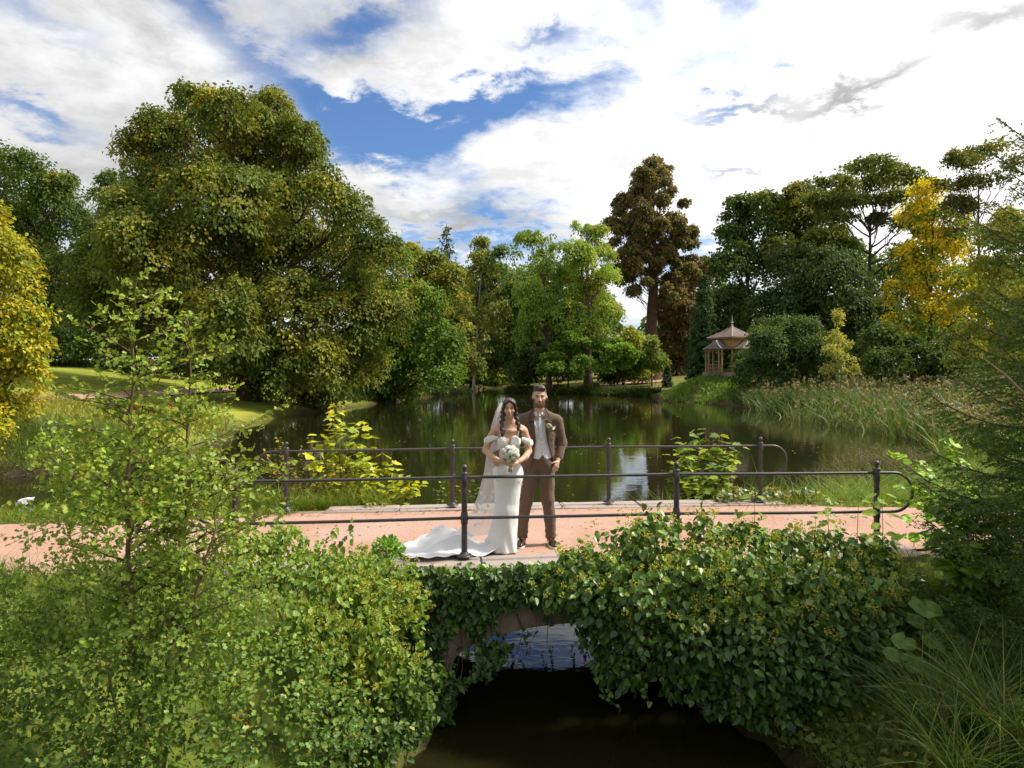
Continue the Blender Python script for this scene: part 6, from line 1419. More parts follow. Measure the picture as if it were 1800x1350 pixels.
# ------------------------------------------------------------------ bodies as smooth solids
class SDF:
    def __init__(s, lo, hi, h):
        s.h = h; s.lo = np.array(lo, float); s.n = np.ceil((np.array(hi) - s.lo) / h).astype(int) + 1
        s.f = np.full(s.n, 0.25, np.float32)
        s.ax = [s.lo[i] + h * np.arange(s.n[i]) for i in range(3)]
    def sub(s, a, b, pad):
        i0 = np.clip(np.floor((np.array(a) - pad - s.lo) / s.h).astype(int), 0, s.n - 1); i1 = np.clip(np.ceil((np.array(b) + pad - s.lo) / s.h).astype(int) + 1, 1, s.n)
        sl = tuple(slice(i0[i], i1[i]) for i in range(3)); g = np.meshgrid(*[s.ax[i][sl[i]] for i in range(3)], indexing='ij')
        return sl, g
    def mix(s, sl, d, k):
        f = s.f[sl]
        if k <= 0: s.f[sl] = np.minimum(f, d); return
        h = np.clip(0.5 + 0.5 * (d - f) / k, 0, 1); s.f[sl] = d * (1 - h) + f * h - k * h * (1 - h)
    def cap(s, a, b, ra, rb=None, k=0.02, sc=(1, 1, 1)):
        rb = ra if rb is None else rb; a = np.array(a, float); b = np.array(b, float); R = max(ra, rb)
        sl, g = s.sub(np.minimum(a, b) - R, np.maximum(a, b) + R, k + 0.03); e = (b - a) / np.array(sc); w = [(g[i] - a[i]) / sc[i] for i in range(3)]
        t = np.clip(sum(w[i] * e[i] for i in range(3)) / max(e @ e, 1e-9), 0, 1)
        d = np.sqrt(sum((w[i] - e[i] * t) ** 2 for i in range(3))) - (ra + (rb - ra) * t)
        s.mix(sl, d, k); return s
    def ell(s, c, r, k=0.02, cut=False):
        c = np.array(c, float); r = np.array(r, float); sl, g = s.sub(c - r, c + r, k + 0.03)
        q = [(g[i] - c[i]) / r[i] for i in range(3)]; k0 = np.sqrt(sum(x * x for x in q)) + 1e-9; k1 = np.sqrt(sum((x / r[i]) ** 2 for i, x in enumerate(q))) + 1e-9
        d = k0 * (k0 - 1) / k1
        if cut:
            f = s.f[sl]; h = np.clip(0.5 - 0.5 * (d + f) / max(k, 1e-4), 0, 1); s.f[sl] = f * (1 - h) - d * h + k * h * (1 - h)
        else: s.mix(sl, d, k)
        return s
    def chain(s, pts, rs, k=0.02, sc=(1, 1, 1)):
        for a, b, ra, rb in zip(pts[:-1], pts[1:], rs[:-1], rs[1:]): s.cap(a, b, ra, rb, k, sc)
        return s
    def grid(s): return np.meshgrid(*s.ax, indexing='ij', sparse=True)
    def keep(s, fn):
        """intersect with fn(x, y, z) < 0"""
        x, y, z = s.grid(); s.f = np.maximum(s.f, fn(x, y, z)).astype(np.float32); return s
    def copy(s, off=0.0):
        o = SDF.__new__(SDF); o.h, o.lo, o.n, o.ax = s.h, s.lo, s.n, s.ax; o.f = s.f - np.float32(off); return o
    def folds(s, amp, sc, seed=0.0):
        """cloth relief near the surface"""
        m = np.abs(s.f) < amp * 3 + s.h * 2; idx = np.argwhere(m); p = s.lo + idx * s.h
        s.f[m] += ((vnoise(p / np.array(sc) + seed, 1.0, 2) - 0.5) * 2 * amp).astype(np.float32); return s
    def front(s, x, z):
        """y of the surface nearest the camera"""
        i = int(np.clip(round((x - s.lo[0]) / s.h), 0, s.n[0] - 1)); k = int(np.clip(round((z - s.lo[2]) / s.h), 0, s.n[2] - 1)); col = s.f[i, :, k]; w = np.nonzero(col < 0)[0]
        if len(w) == 0: return None
        j = w[0]
        if j == 0: return s.ax[1][0]
        a, b = col[j - 1], col[j]; return s.ax[1][j - 1] + s.h * a / (a - b)
    def surf(s):
        F = s.f; ins = F < 0; c8 = [(i, j, k) for i in (0, 1) for j in (0, 1) for k in (0, 1)]; n = np.array(F.shape) - 1
        cnt = sum(ins[i:n[0] + i, j:n[1] + j, k:n[2] + k].astype(np.int8) for i, j, k in c8); idx = np.argwhere((cnt > 0) & (cnt < 8)); Mx = len(idx)
        vid = np.full(n, -1, np.int64); vid[tuple(idx.T)] = np.arange(Mx); val = np.stack([F[idx[:, 0] + i, idx[:, 1] + j, idx[:, 2] + k] for i, j, k in c8], 1)
        P_ = np.zeros((Mx, 3)); ct = np.zeros(Mx); cc = np.array(c8, float)
        for a in range(8):
            for b in range(a + 1, 8):
                if np.abs(cc[a] - cc[b]).sum() != 1: continue
                x = (val[:, a] < 0) != (val[:, b] < 0); t = np.where(x, val[:, a] / np.where(x, val[:, a] - val[:, b], 1), 0)[:, None]
                P_ += np.where(x[:, None], cc[a] + t * (cc[b] - cc[a]), 0); ct += x
        V = s.lo + (idx + P_ / ct[:, None]) * s.h; Q = []
        for ax in range(3):
            o1, o2 = [(1, 2), (2, 0), (0, 1)][ax]; sl0 = [slice(None)] * 3; sl1 = [slice(None)] * 3; sl0[ax] = slice(0, -1); sl1[ax] = slice(1, None)
            A, B = ins[tuple(sl0)], ins[tuple(sl1)]; e = np.argwhere(A != B); e = e[(e[:, o1] > 0) & (e[:, o2] > 0) & (e[:, o1] < n[o1]) & (e[:, o2] < n[o2])]
            fl = A[tuple(e.T)]; d1 = np.zeros(3, int); d1[o1] = 1; d2 = np.zeros(3, int); d2[o2] = 1
            q = np.stack([vid[tuple((e - d1 - d2).T)], vid[tuple((e - d2).T)], vid[tuple(e.T)], vid[tuple((e - d1).T)]], 1); q[~fl] = q[~fl][:, ::-1]; Q.append(q)
        return V, np.concatenate(Q)
    def obj(s, name, mat, parent, col=None, **tags):
        V, Q = s.surf(); mb = MB(); mb.add(V, Q, None if col is None else (col(V) if callable(col) else col)); return mb.obj(name, mat, parent, True, **tags)

def skin_material():
    m, nt, b, out = material('skin'); c = S(nt, mknode(nt, 'ShaderNodeAttribute', attribute_name='col').outputs['Color'])
    nt.links.new(c.k, b.inputs['Base Color']); b.inputs['Roughness'].default_value = 0.5; b.inputs['Specular IOR Level'].default_value = 0.35
    b.inputs['Subsurface Weight'].default_value = 0.12; b.inputs['Subsurface Radius'].default_value = (0.012, 0.004, 0.002); b.inputs['Subsurface Scale'].default_value = 1.0; return m
M['skin'] = skin_material()
M['petal'] = leaf_material('petal', 0.25, 0.6, 0.2, warm=(1.0, 0.99, 0.96), neutral=True)
def cloth(name, c0, c1, scale, rough=0.85, bs=0.0, weave=900.0, sheen=0.2, spec=0.2):
    m, nt, b, out = material(name); co = objco(nt); c = mixc(nt, noise(nt, co, scale, 4, 0.6).sstep(0.3, 0.7), c0, c1)
    nt.links.new(c.k, b.inputs['Base Color']); b.inputs['Roughness'].default_value = rough; b.inputs['Specular IOR Level'].default_value = spec; b.inputs['Sheen Weight'].default_value = sheen
    if bs: bump(nt, b, noise(nt, co, weave, 2), 0.4, bs)
    return m
M['suit'] = cloth('brown_suit', (0.112, 0.068, 0.046), (0.135, 0.083, 0.057), 60, 0.9, 0.0008, 500)
M['lapel'] = cloth('brown_lapel', (0.080, 0.048, 0.033), (0.10, 0.06, 0.042), 60, 0.85, 0.0008, 500)
M['shirt'] = cloth('white_shirt', (0.66, 0.655, 0.67), (0.70, 0.695, 0.70), 40, 0.8)
M['vest'] = cloth('pale_waistcoat', (0.62, 0.60, 0.64), (0.70, 0.68, 0.71), 160, 0.6, 0.0006, 300)
M['tie'] = cloth('grey_tie', (0.52, 0.52, 0.56), (0.58, 0.58, 0.62), 90, 0.5)
M['gown'] = cloth('white_crepe', (0.76, 0.745, 0.735), (0.80, 0.785, 0.775), 6, 0.75, 0.0, 400, 0.15)
m, nt, b, out = material('lace'); co = objco(nt); lz = noise(nt, co, 85, 3, 0.6).sstep(0.42, 0.58)
nt.links.new(mixc(nt, lz, (0.68, 0.64, 0.61), (0.80, 0.79, 0.78)).k, b.inputs['Base Color']); b.inputs['Roughness'].default_value = 0.8; bump(nt, b, lz, 0.3, 0.0015); M['lace'] = m
m, nt, b, out = material('brown_leather'); nt.links.new(mixc(nt, noise(nt, objco(nt), 20, 3).sstep(0.3, 0.7), (0.035, 0.013, 0.010), (0.06, 0.022, 0.016)).k, b.inputs['Base Color']); b.inputs['Roughness'].default_value = 0.22; M['shoe'] = m
def hair_material(name, c0, c1, sc):
    m, nt, b, out = material(name); mp = mknode(nt, 'ShaderNodeMapping', {'Vector': objco(nt), 'Scale': sc}); h = noise(nt, S(nt, mp.outputs[0]), 1.0, 4, 0.6)
    nt.links.new(mixc(nt, h.sstep(0.35, 0.65), c0, c1).k, b.inputs['Base Color']); b.inputs['Roughness'].default_value = 0.42; bump(nt, b, h, 0.8, 0.006); return m
M['hair'] = hair_material('dark_hair', (0.016, 0.008, 0.006), (0.05, 0.024, 0.016), (140, 140, 35))
M['hair2'] = hair_material('short_hair', (0.03, 0.016, 0.010), (0.075, 0.040, 0.025), (190, 60, 110))
m, nt, b, out = material('veil_tulle'); b.inputs['Base Color'].default_value = (0.82, 0.80, 0.80, 1); b.inputs['Roughness'].default_value = 0.9
tl = nt.nodes.new('ShaderNodeBsdfTranslucent'); tl.inputs['Color'].default_value = (0.82, 0.8, 0.8, 1); tp = nt.nodes.new('ShaderNodeBsdfTransparent'); m1 = nt.nodes.new('ShaderNodeMixShader'); m1.inputs[0].default_value = 0.45; m2 = nt.nodes.new('ShaderNodeMixShader')
nt.links.new(b.outputs[0], m1.inputs[1]); nt.links.new(tl.outputs[0], m1.inputs[2]); nt.links.new(m1.outputs[0], m2.inputs[1]); nt.links.new(tp.outputs[0], m2.inputs[2]); m2.inputs[0].default_value = 0.36; nt.links.new(m2.outputs[0], out.inputs[0]); M['veil'] = m
m, nt, b, out = material('eye'); c = S(nt, mknode(nt, 'ShaderNodeAttribute', attribute_name='col').outputs['Color']); nt.links.new(c.k, b.inputs['Base Color']); b.inputs['Roughness'].default_value = 0.15; M['eye'] = m
m, nt, b, out = material('gold'); b.inputs['Base Color'].default_value = (0.7, 0.45, 0.12, 1); b.inputs['Metallic'].default_value = 1.0; b.inputs['Roughness'].default_value = 0.25; M['gold'] = m

def head(s, cx, cz, y0, k, female=False):
    """cranium, jaw, nose, lips, ears about the point between the eyes; k scales the whole"""
    def q(x, y, z): return (cx + x * k, y0 + y * k, cz + z * k)
    def r(*a): return tuple(x * k for x in a)
    s.ell(q(0, 0.015, 0.030), r(0.079, 0.094, 0.086), 0.01).ell(q(0, -0.022, -0.045), r(0.062 if not female else 0.054, 0.066, 0.080), 0.035 * k)
    s.ell(q(0, -0.058, -0.100), r(0.026 if not female else 0.019, 0.022, 0.018), 0.02 * k)                        # chin
    for sg in (1, -1):
        s.ell(q(0.040 * sg, -0.058, -0.032), r(0.024, 0.022, 0.022), 0.02 * k)                                   # cheeks
        s.ell(q(0.030 * sg, -0.079, 0.018), r(0.026, 0.012, 0.008), 0.012 * k)                                   # brow
        s.ell(q(0.031 * sg, -0.092, 0.001), r(0.019, 0.014, 0.011), 0.010 * k, cut=True)                         # sockets
        s.ell(q(0.078 * sg, 0.012, -0.012), r(0.011, 0.022, 0.032), 0.008 * k)                                   # ears
        s.ell(q(0.012 * sg, -0.098, -0.046), r(0.0085, 0.010, 0.008), 0.006 * k)                                 # nostrils
    s.cap(q(0, -0.080, 0.006), q(0, -0.108, -0.040), 0.008 * k, 0.0125 * k, 0.012 * k)
    s.ell(q(0, -0.084, -0.0685), r(0.025, 0.012, 0.006), 0.006 * k).ell(q(0, -0.083, -0.080), r(0.021, 0.012, 0.0068), 0.006 * k)
def face_paint(V, cx, cz, y0, k, base, lip, brow, beard=None):
    x, y, z = (V[:, 0] - cx) / k, (V[:, 1] - y0) / k, (V[:, 2] - cz) / k; C = np.tile(np.array(base, float), (len(V), 1)); f = y < -0.03
    def put(mask, c, a=1.0): mask = np.clip(mask, 0, 1)[:, None] * a * (f & (z > -0.16) & (np.abs(x) < 0.1))[:, None]; C[:] = C * (1 - mask) + np.array(c) * mask
    g = lambda dx, dz, wx, wz: np.exp(-(dx / wx) ** 4 - (dz / wz) ** 4)
    ax_ = np.abs(x)
    put(g(ax_ - 0.043, z + 0.035, 0.022, 0.022), np.array(base) * [1.12, 0.85, 0.82], 0.5)
    if beard is not None:
        jaw = sst(-0.060, -0.075, z) * 1.0 + sst(0.045, 0.060, ax_) * sst(0.0, -0.03, z); must = g(x, z + 0.058, 0.036, 0.009)
        C[:] = np.where(((y < 0.03) & (z > -0.125) & (z < 0.0))[:, None], C * (1 - np.clip(jaw, 0, 1)[:, None] * 0.80) + np.array(beard) * np.clip(jaw, 0, 1)[:, None] * 0.80, C); put(must, beard, 0.75)
    put(g(x, z + 0.0745, 0.025, 0.0105), lip, 0.85)
    put(g(ax_ - 0.031, z - 0.002, 0.019, 0.0065), (0.02, 0.012, 0.01), 0.85)              # lash line
    put(g(ax_ - 0.031, z + 0.010, 0.020, 0.006), np.array(base) * 0.75, 0.4)
    put(g(ax_ - 0.032, z - 0.0205 - 0.10 * (ax_ - 0.032), 0.020, 0.0048), brow, 0.9)
    return C
def eyes(root, cx, cz, y0, k, iris):
    for sg in (1, -1):
        e = thing_part('eye', root); c0 = np.array([cx + 0.031 * sg * k, y0 - 0.0685 * k, cz + 0.0005 * k])
        mb = MB(); ball(mb, c0, 0.0112 * k, (0.50, 0.46, 0.43), 12, 9, (1.15, 1, 0.8)); o = mb.obj('eye', M['eye'], root, True); mb = MB(); ball(mb, c0 + [0, -0.0078 * k, 0], 0.0062 * k, iris, 10, 7, (1, 0.7, 1)); mb.obj('iris', M['eye'], o, True)
def thing_part(*a): return None
def hand(s, wrist, palm, knuck, tips, thumb, r=0.0085, k=0.006, thumb_r=None):
    """palm between wrist and knuckle line, four fingers with a bend each, thumb from the palm's side"""
    w, p = np.array(wrist), np.array(palm)
    s.cap(w, p, 0.021, 0.019, 0.012)
    for kn, (mid, tip), f in zip(knuck, tips, (0.95, 1.05, 1.0, 0.85)):
        s.cap(p, kn, 0.016, r * 1.25 * f, 0.010); s.chain([kn, mid, tip], [r * 1.1 * f, r * f, r * 0.8 * f], k)
    s.chain([w * 0.55 + p * 0.45, thumb[0], thumb[1]], [0.013, r * 1.15, r * 0.95], k)
def patch(sdf, poly, off, mat, name, root, thick=0.006, n=7, col=None, **tags):
    """a cloth piece lying on a solid's front: a quad (x,z corners a,b,c,d) subdivided, with thickness"""
    a, b, c, d = [np.array(p, float) for p in poly]; V = []; last = None
    for i in range(n):
        for j in range(n):
            s_, t = i / (n - 1), j / (n - 1); q = (a * (1 - s_) + b * s_) * (1 - t) + (d * (1 - s_) + c * s_) * t; y = sdf.front(*q)
            if y is None: y = last if last is not None else 0.0
            last = y; V.append([q[0], y - off, q[1]])
    V = np.array(V); B = V + [0, thick, 0]; idx = (np.arange(n - 1)[:, None] * n + np.arange(n - 1)[None]).ravel(); F = np.stack([idx, idx + 1, idx + n + 1, idx + n], 1)
    rim = [i for i in range(n)] + [n - 1 + n * i for i in range(1, n)] + [n * n - 1 - i for i in range(1, n)] + [n * (n - 1) - n * i for i in range(1, n - 1)]
    R = np.array([[rim[i], rim[(i + 1) % len(rim)], n * n + rim[(i + 1) % len(rim)], n * n + rim[i]] for i in range(len(rim))])
    mb = MB(); mb.add(np.vstack([V, B]), np.vstack([F, F[:, ::-1] + n * n, R]), col); return mb.obj(name, mat, root, True, **tags)

# ------------------------------------------------------------------ groom
GX0, GY0 = 43 / FPX * 8.14, 8.14
groom = thing('person', 'bearded man in a brown suit and pale waistcoat standing with one hand in his pocket', 'person', loc=(GX0, GY0, 0.004))
HXg, HZg, HYg, HKg = 0.036, 1.692, -0.015, 1.0
s = SDF((-0.62, -0.55, -0.02), (0.42, 0.22, 1.86), 0.0072)
head(s, HXg, HZg, HYg, HKg)
s.cap((0.036, 0.005, 1.60), (0.03, 0.025, 1.45), 0.056, 0.062, 0.03)
s.cap((-0.13, 0.02, 1.40), (0.19, 0.02, 1.39), 0.055, None, 0.04).ell((0.03, 0.02, 1.25), (0.14, 0.08, 0.2), 0.05).ell((0.035, 0.02, 1.0), (0.13, 0.08, 0.2), 0.05)
s.chain([(0.06, 0.02, 0.95), (0.125, -0.005, 0.50), (0.165, 0.01, 0.08)], [0.07, 0.045, 0.035], 0.03).chain([(-0.03, 0.02, 0.95), (-0.125, 0.0, 0.50), (-0.16, 0.02, 0.08)], [0.07, 0.045, 0.035], 0.03)
s.cap((0.165, 0.01, 0.08), (0.175, -0.08, 0.045), 0.024, 0.018, 0.015).cap((-0.16, 0.02, 0.08), (-0.165, -0.08, 0.045), 0.024, 0.018, 0.015)
s.chain([(0.22, 0.02, 1.40), (0.295, 0.06, 1.15), (0.247, -0.045, 0.985)], [0.05, 0.038, 0.026], 0.02)
s.chain([(-0.17, 0.02, 1.40), (-0.36, -0.07, 1.17), (-0.475, -0.27, 1.025)], [0.05, 0.038, 0.026], 0.02)
hand(s, (0.247, -0.045, 0.985), (0.235, -0.085, 0.945), [(0.205, -0.115, 0.925), (0.215, -0.115, 0.912), (0.228, -0.108, 0.902), (0.242, -0.096, 0.897)],
     [((0.185, -0.112, 0.895), (0.178, -0.095, 0.865)), ((0.198, -0.112, 0.882), (0.192, -0.095, 0.85)), ((0.213, -0.105, 0.872), (0.207, -0.09, 0.845)), ((0.230, -0.095, 0.868), (0.225, -0.08, 0.845))],
     [(0.195, -0.130, 0.955), (0.165, -0.140, 0.948)], 0.0092)
hand(s, (-0.475, -0.27, 1.025), (-0.485, -0.335, 1.0), [(-0.478, -0.375, 1.018), (-0.482, -0.380, 1.0), (-0.480, -0.380, 0.984), (-0.475, -0.372, 0.968)],
     [((-0.462, -0.425, 1.012), (-0.432, -0.452, 1.008)), ((-0.465, -0.432, 0.995), (-0.430, -0.462, 0.990)), ((-0.463, -0.428, 0.978), (-0.432, -0.455, 0.973)), ((-0.460, -0.415, 0.962), (-0.437, -0.44, 0.957))],
     [(-0.462, -0.345, 1.045), (-0.445, -0.385, 1.055)], 0.0092)
SK = (0.53, 0.32, 0.23)
s.obj('body', M['skin'], groom, lambda V: face_paint(V, HXg, HZg, HYg, HKg, SK, (0.42, 0.17, 0.13), (0.03, 0.016, 0.010), (0.050, 0.027, 0.018)))
eyes(groom, HXg, HZg, HYg, HKg, (0.05, 0.03, 0.02))
hs_ = SDF((-0.09, -0.16, 1.62), (0.17, 0.14, 1.86), 0.0045)
hs_.ell((HXg, 0.008, 1.735), (0.082, 0.100, 0.085), 0.01).ell((HXg, 0.03, 1.69), (0.079, 0.085, 0.07), 0.02)
hs_.keep(lambda x, y, z: np.minimum(np.maximum(1.757 - z - 0.25 * np.abs(x - HXg) * (np.abs(x - HXg) < 0.05), -1) * 1.0, np.maximum(-0.050 - y + 0 * z, (1.672 - z) * 0.7)))
hs_.ell((HXg + 0.014, -0.058, 1.792), (0.054, 0.040, 0.022), 0.03).ell((HXg - 0.01, -0.01, 1.805), (0.055, 0.07, 0.018), 0.04)
hs_.folds(0.006, (0.02, 0.035, 0.03)).obj('hair', M['hair2'], groom)
tr = SDF((-0.32, -0.22, 0.02), (0.34, 0.24, 1.14), 0.0085)
tr.ell((0.03, 0.02, 0.97), (0.160, 0.112, 0.15), 0.04)
tr.chain([(-0.06, 0.02, 0.90), (-0.115, 0.0, 0.52), (-0.152, 0.02, 0.30), (-0.162, 0.025, 0.06)], [0.108, 0.074, 0.065, 0.060], 0.03).chain([(0.11, 0.02, 0.90), (0.128, -0.012, 0.52), (0.155, 0.0, 0.30), (0.166, 0.012, 0.06)], [0.108, 0.074, 0.065, 0.060], 0.03)
tr.folds(0.006, (0.05, 0.05, 0.16)).folds(0.004, (0.09, 0.05, 0.03), 4.0)
x_, y_, z_ = tr.grid(); tr.f += (0.004 * np.sin(z_ * 95 + 9 * np.sin(x_ * 14)) * np.exp(-((z_ - 0.13) / 0.09) ** 2)).astype(np.float32)
tr.keep(lambda x, y, z: np.maximum(0.072 - z, z - 1.10) + 0 * x + 0 * y)
tro = tr.obj('trousers', M['suit'], groom)
torso = SDF((-0.60, -0.42, 0.76), (0.42, 0.26, 1.64), 0.0078)
torso.cap((-0.165, 0.02, 1.425), (0.225, 0.02, 1.415), 0.058, None, 0.05).ell((0.03, 0.015, 1.28), (0.195, 0.125, 0.21), 0.06).ell((0.035, 0.015, 1.06), (0.172, 0.118, 0.22), 0.06).ell((0.03, 0.02, 0.90), (0.196, 0.135, 0.18), 0.06).cap((0.033, 0.03, 1.45), (0.034, 0.02, 1.535), 0.080, 0.068, 0.04).cap((0.00, 0.03, 1.50), (-0.15, 0.025, 1.435), 0.055, 0.055, 0.04).cap((0.07, 0.03, 1.50), (0.21, 0.025, 1.43), 0.055, 0.055, 0.04)
shirt = torso.copy(-0.030); shirt.keep(lambda x, y, z: np.maximum(0.98 - z, z - 1.562) + 0 * x + 0 * y); shirt.obj('shirt', M['shirt'], groom)
vest = torso.copy(-0.019)
def vest_cut(x, y, z):
    xc = 0.040 + 0.35 * np.clip(1.2 - z, 0, 1) * 0.25; hem = 0.985 + 0.045 * np.exp(-((x - 0.065) / 0.022) ** 2) + 0.25 * np.abs(x - 0.065).clip(0.06, 1) - 0.015
    vn = (z - 1.235) * 0.36 - np.abs(x - 0.045)
    return np.maximum(np.maximum(hem - z, z - 1.53), np.where(y < 0.02, np.minimum(vn, 0.03), -0.1))
vest.keep(vest_cut).obj('waistcoat', M['vest'], groom)
for i, z in enumerate((1.205, 1.155, 1.105, 1.06, 1.02)):
    y = vest.front(0.055 + 0.006 * i * 0.3, z); mb = MB(); ball(mb, (0.057, (y if y is not None else -0.1) - 0.002, z), 0.0055, (0.30, 0.28, 0.3), 8, 5, (1, 0.5, 1)); mb.obj('button', M['twig'], groom, True)
jk = torso.copy(0.004)
jk.chain([(0.232, 0.02, 1.405), (0.296, 0.062, 1.155), (0.258, -0.02, 1.005)], [0.072, 0.056, 0.046], 0.03).chain([(-0.175, 0.02, 1.41), (-0.355, -0.065, 1.175), (-0.462, -0.245, 1.037)], [0.076, 0.062, 0.048], 0.03)
jk.folds(0.005, (0.06, 0.06, 0.10)).folds(0.004, (0.10, 0.06, 0.035), 2.0)
def xl(z): return np.interp(z, [0.76, 0.86, 0.99, 1.10, 1.18, 1.30, 1.42, 1.50, 1.58], [-0.13, -0.085, -0.040, -0.022, -0.012, -0.022, -0.034, -0.040, -0.045])
def xr(z): return np.interp(z, [0.76, 0.86, 0.99, 1.10, 1.18, 1.30, 1.42, 1.50, 1.58], [0.215, 0.205, 0.182, 0.150, 0.120, 0.098, 0.092, 0.104, 0.11])
def jk_cut(x, y, z):
    zz = np.broadcast_to(z, np.broadcast(x, y, z).shape) if False else z
    op = np.minimum(np.minimum(x - xl(z), xr(z) - x), 0.02 - y)                      # the open front
    neck = 0.074 - np.sqrt((x - 0.034) ** 2 + (y - 0.012) ** 2) + 0 * z
    neck = np.where(z > 1.50, neck, -0.1); neck = np.maximum(neck, np.where(y < 0.0, z - 1.57, z - 1.585) + 0 * x); hem = 0.805 + 0.30 * np.clip(xl(z * 0 + 0.9) - x, -0.2, 0.0) * 0 - z
    cuffs = np.maximum(np.maximum(1.0 - z, 0), 0) * 0 - 1
    return np.maximum(np.maximum(op, neck), hem + 0 * x + 0 * y)
jk.keep(jk_cut)
s_cav = torso.copy(-0.016); jk.f = np.maximum(jk.f, -s_cav.f)                     # hollow, so it reads as cloth with an edge
jko = jk.obj('suit_jacket', M['suit'], groom)
jf = torso.copy(0.008)
for sgn, P4 in ((-1, [(-0.038, 1.505), (-0.020, 1.42), (-0.012, 1.20), (-0.018, 1.20)]), (1, [(0.103, 1.505), (0.092, 1.42), (0.116, 1.20), (0.124, 1.20)])):
    e0, e1 = (xl, xr)[sgn > 0], None
    f_ = (lambda z: xl(z) + 0.004) if sgn < 0 else (lambda z: xr(z) - 0.004)
    patch(jf, [(f_(1.555), 1.555), (f_(1.43), 1.43), (f_(1.43) + sgn * 0.062, 1.425), (f_(1.50) + sgn * 0.040, 1.49)], 0.004, M['lapel'], 'collar', jko, 0.008)
    patch(jf, [(f_(1.432), 1.432), (f_(1.17), 1.17), (f_(1.17) + sgn * 0.006, 1.168), (f_(1.42) + sgn * 0.076, 1.40)], 0.006, M['lapel'], 'lapel', jko, 0.008, 9)
for z, x in ((1.135, -0.032), (1.03, -0.045)):
    y = jf.front(x, z); mb = MB(); ball(mb, (x, y - 0.002, z), 0.009, (0.05, 0.03, 0.02), 10, 5, (1, 0.45, 1)); mb.obj('button', M['twig'], jko, True)
cf = torso.copy(-0.020)
for sgn in (-1, 1):
    xa = 0.038 + sgn * 0.010; patch(cf, [(xa, 1.520), (0.038 + sgn * 0.058, 1.560), (0.038 + sgn * 0.066, 1.500), (0.038 + sgn * 0.042, 1.462)], 0.012, M['shirt'], 'shirt_collar', groom, 0.006, 5)
patch(cf, [(0.022, 1.520), (0.056, 1.520), (0.049, 1.478), (0.030, 1.478)], 0.016, M['tie'], 'tie_knot', groom, 0.014, 5)
patch(cf, [(0.031, 1.480), (0.049, 1.480), (0.072, 1.225), (0.018, 1.225)], 0.008, M['tie'], 'tie', groom, 0.006, 9)
patch(jf, [(0.170, 1.315), (0.212, 1.330), (0.222, 1.372), (0.185, 1.352)], 0.006, M['shirt'], 'pocket_square', jko, 0.008, 5)
by = jf.front(0.142, 1.36); mb = MB()
for c_, r_ in (((0.137, by - 0.022, 1.372), 0.020), ((0.157, by - 0.018, 1.362), 0.015), ((0.128, by - 0.016, 1.352), 0.013)):
    d = rand_dir(26); leaves(mb, L_ROUND, np.array(c_) + d * r_ * 0.5, nrm(d + rand_dir(26) * 0.6), d, r_ * 0.95, pal(26, [(0.74, 0.68, 0.48), (0.78, 0.76, 0.66)], 0.05))
leaves(mb, L_OVAL, np.tile([0.142, by - 0.012, 1.345], (9, 1)) + rng.normal(size=(9, 3)) * 0.008, nrm(rng.normal(size=(9, 3)) * [1, 0.4, 1] + [0, -0.2, -0.4]), np.tile([0, -1.0, 0.2], (9, 1)), 0.04, pal(9, [(0.12, 0.18, 0.06), (0.17, 0.22, 0.08)], 0.1))
tube(mb, [(0.141, by - 0.012, 1.345), (0.138, by - 0.010, 1.305)], 0.006, 6, (0.75, 0.73, 0.7)); mb.obj('boutonniere', M['petal'], jko)
for sx_, yx, an in ((-0.165, 0.015, -0.10), (0.172, 0.0, 0.12)):
    sh = SDF((sx_ - 0.10, -0.26, -0.012), (sx_ + 0.10, 0.14, 0.14), 0.004); ca, sa = math.cos(an), math.sin(an)
    R_ = lambda x, y, z: (sx_ + x * ca - y * sa * 1.0, yx + y * ca + x * sa, z)
    sh.cap(R_(0, 0.06, 0.040), R_(0, -0.08, 0.036), 0.039, 0.041, 0.02).cap(R_(0, -0.08, 0.030), R_(0.006 * np.sign(sx_), -0.175, 0.026), 0.043, 0.030, 0.03, (1, 1, 0.75)).cap(R_(0, 0.045, 0.05), R_(0, 0.035, 0.115), 0.042, 0.036, 0.02)
    sh.keep(lambda x, y, z: np.maximum(0.0 - z, z - 0.112) + 0 * x + 0 * y); so = sh.obj('shoe', M['shoe'], groom)
    mb = MB(); sp2 = []
    for t in np.linspace(0, 2 * PI, 20, endpoint=False): sp2.append(R_(0.043 * math.cos(t) * (0.92 if math.sin(t) > 0.3 else 1.05), -0.055 + 0.145 * math.sin(t), 0))
    sp2 = np.array(sp2); V = np.vstack([sp2 + [0, 0, -0.003], sp2 + [0, 0, 0.012]]); i = np.arange(20); mb.add(V, np.stack([i, (i + 1) % 20, 20 + (i + 1) % 20, 20 + i], 1)); mb.add(V, [list(range(20, 40))]); mb.obj('sole', M['twig'], so); so['kind'] = 'thing'; del so['kind']
    lc = MB()
    for k in range(4): q = R_(0, -0.045 - 0.022 * k, 0.079 - 0.004 * k); tube(lc, [(q[0] - 0.016, q[1], q[2] - 0.003), (q[0], q[1] - 0.003, q[2] + 0.004), (q[0] + 0.016, q[1], q[2] - 0.003)], 0.0025, 5, (0.03, 0.015, 0.012))
    lc.obj('laces', M['twig'], so)

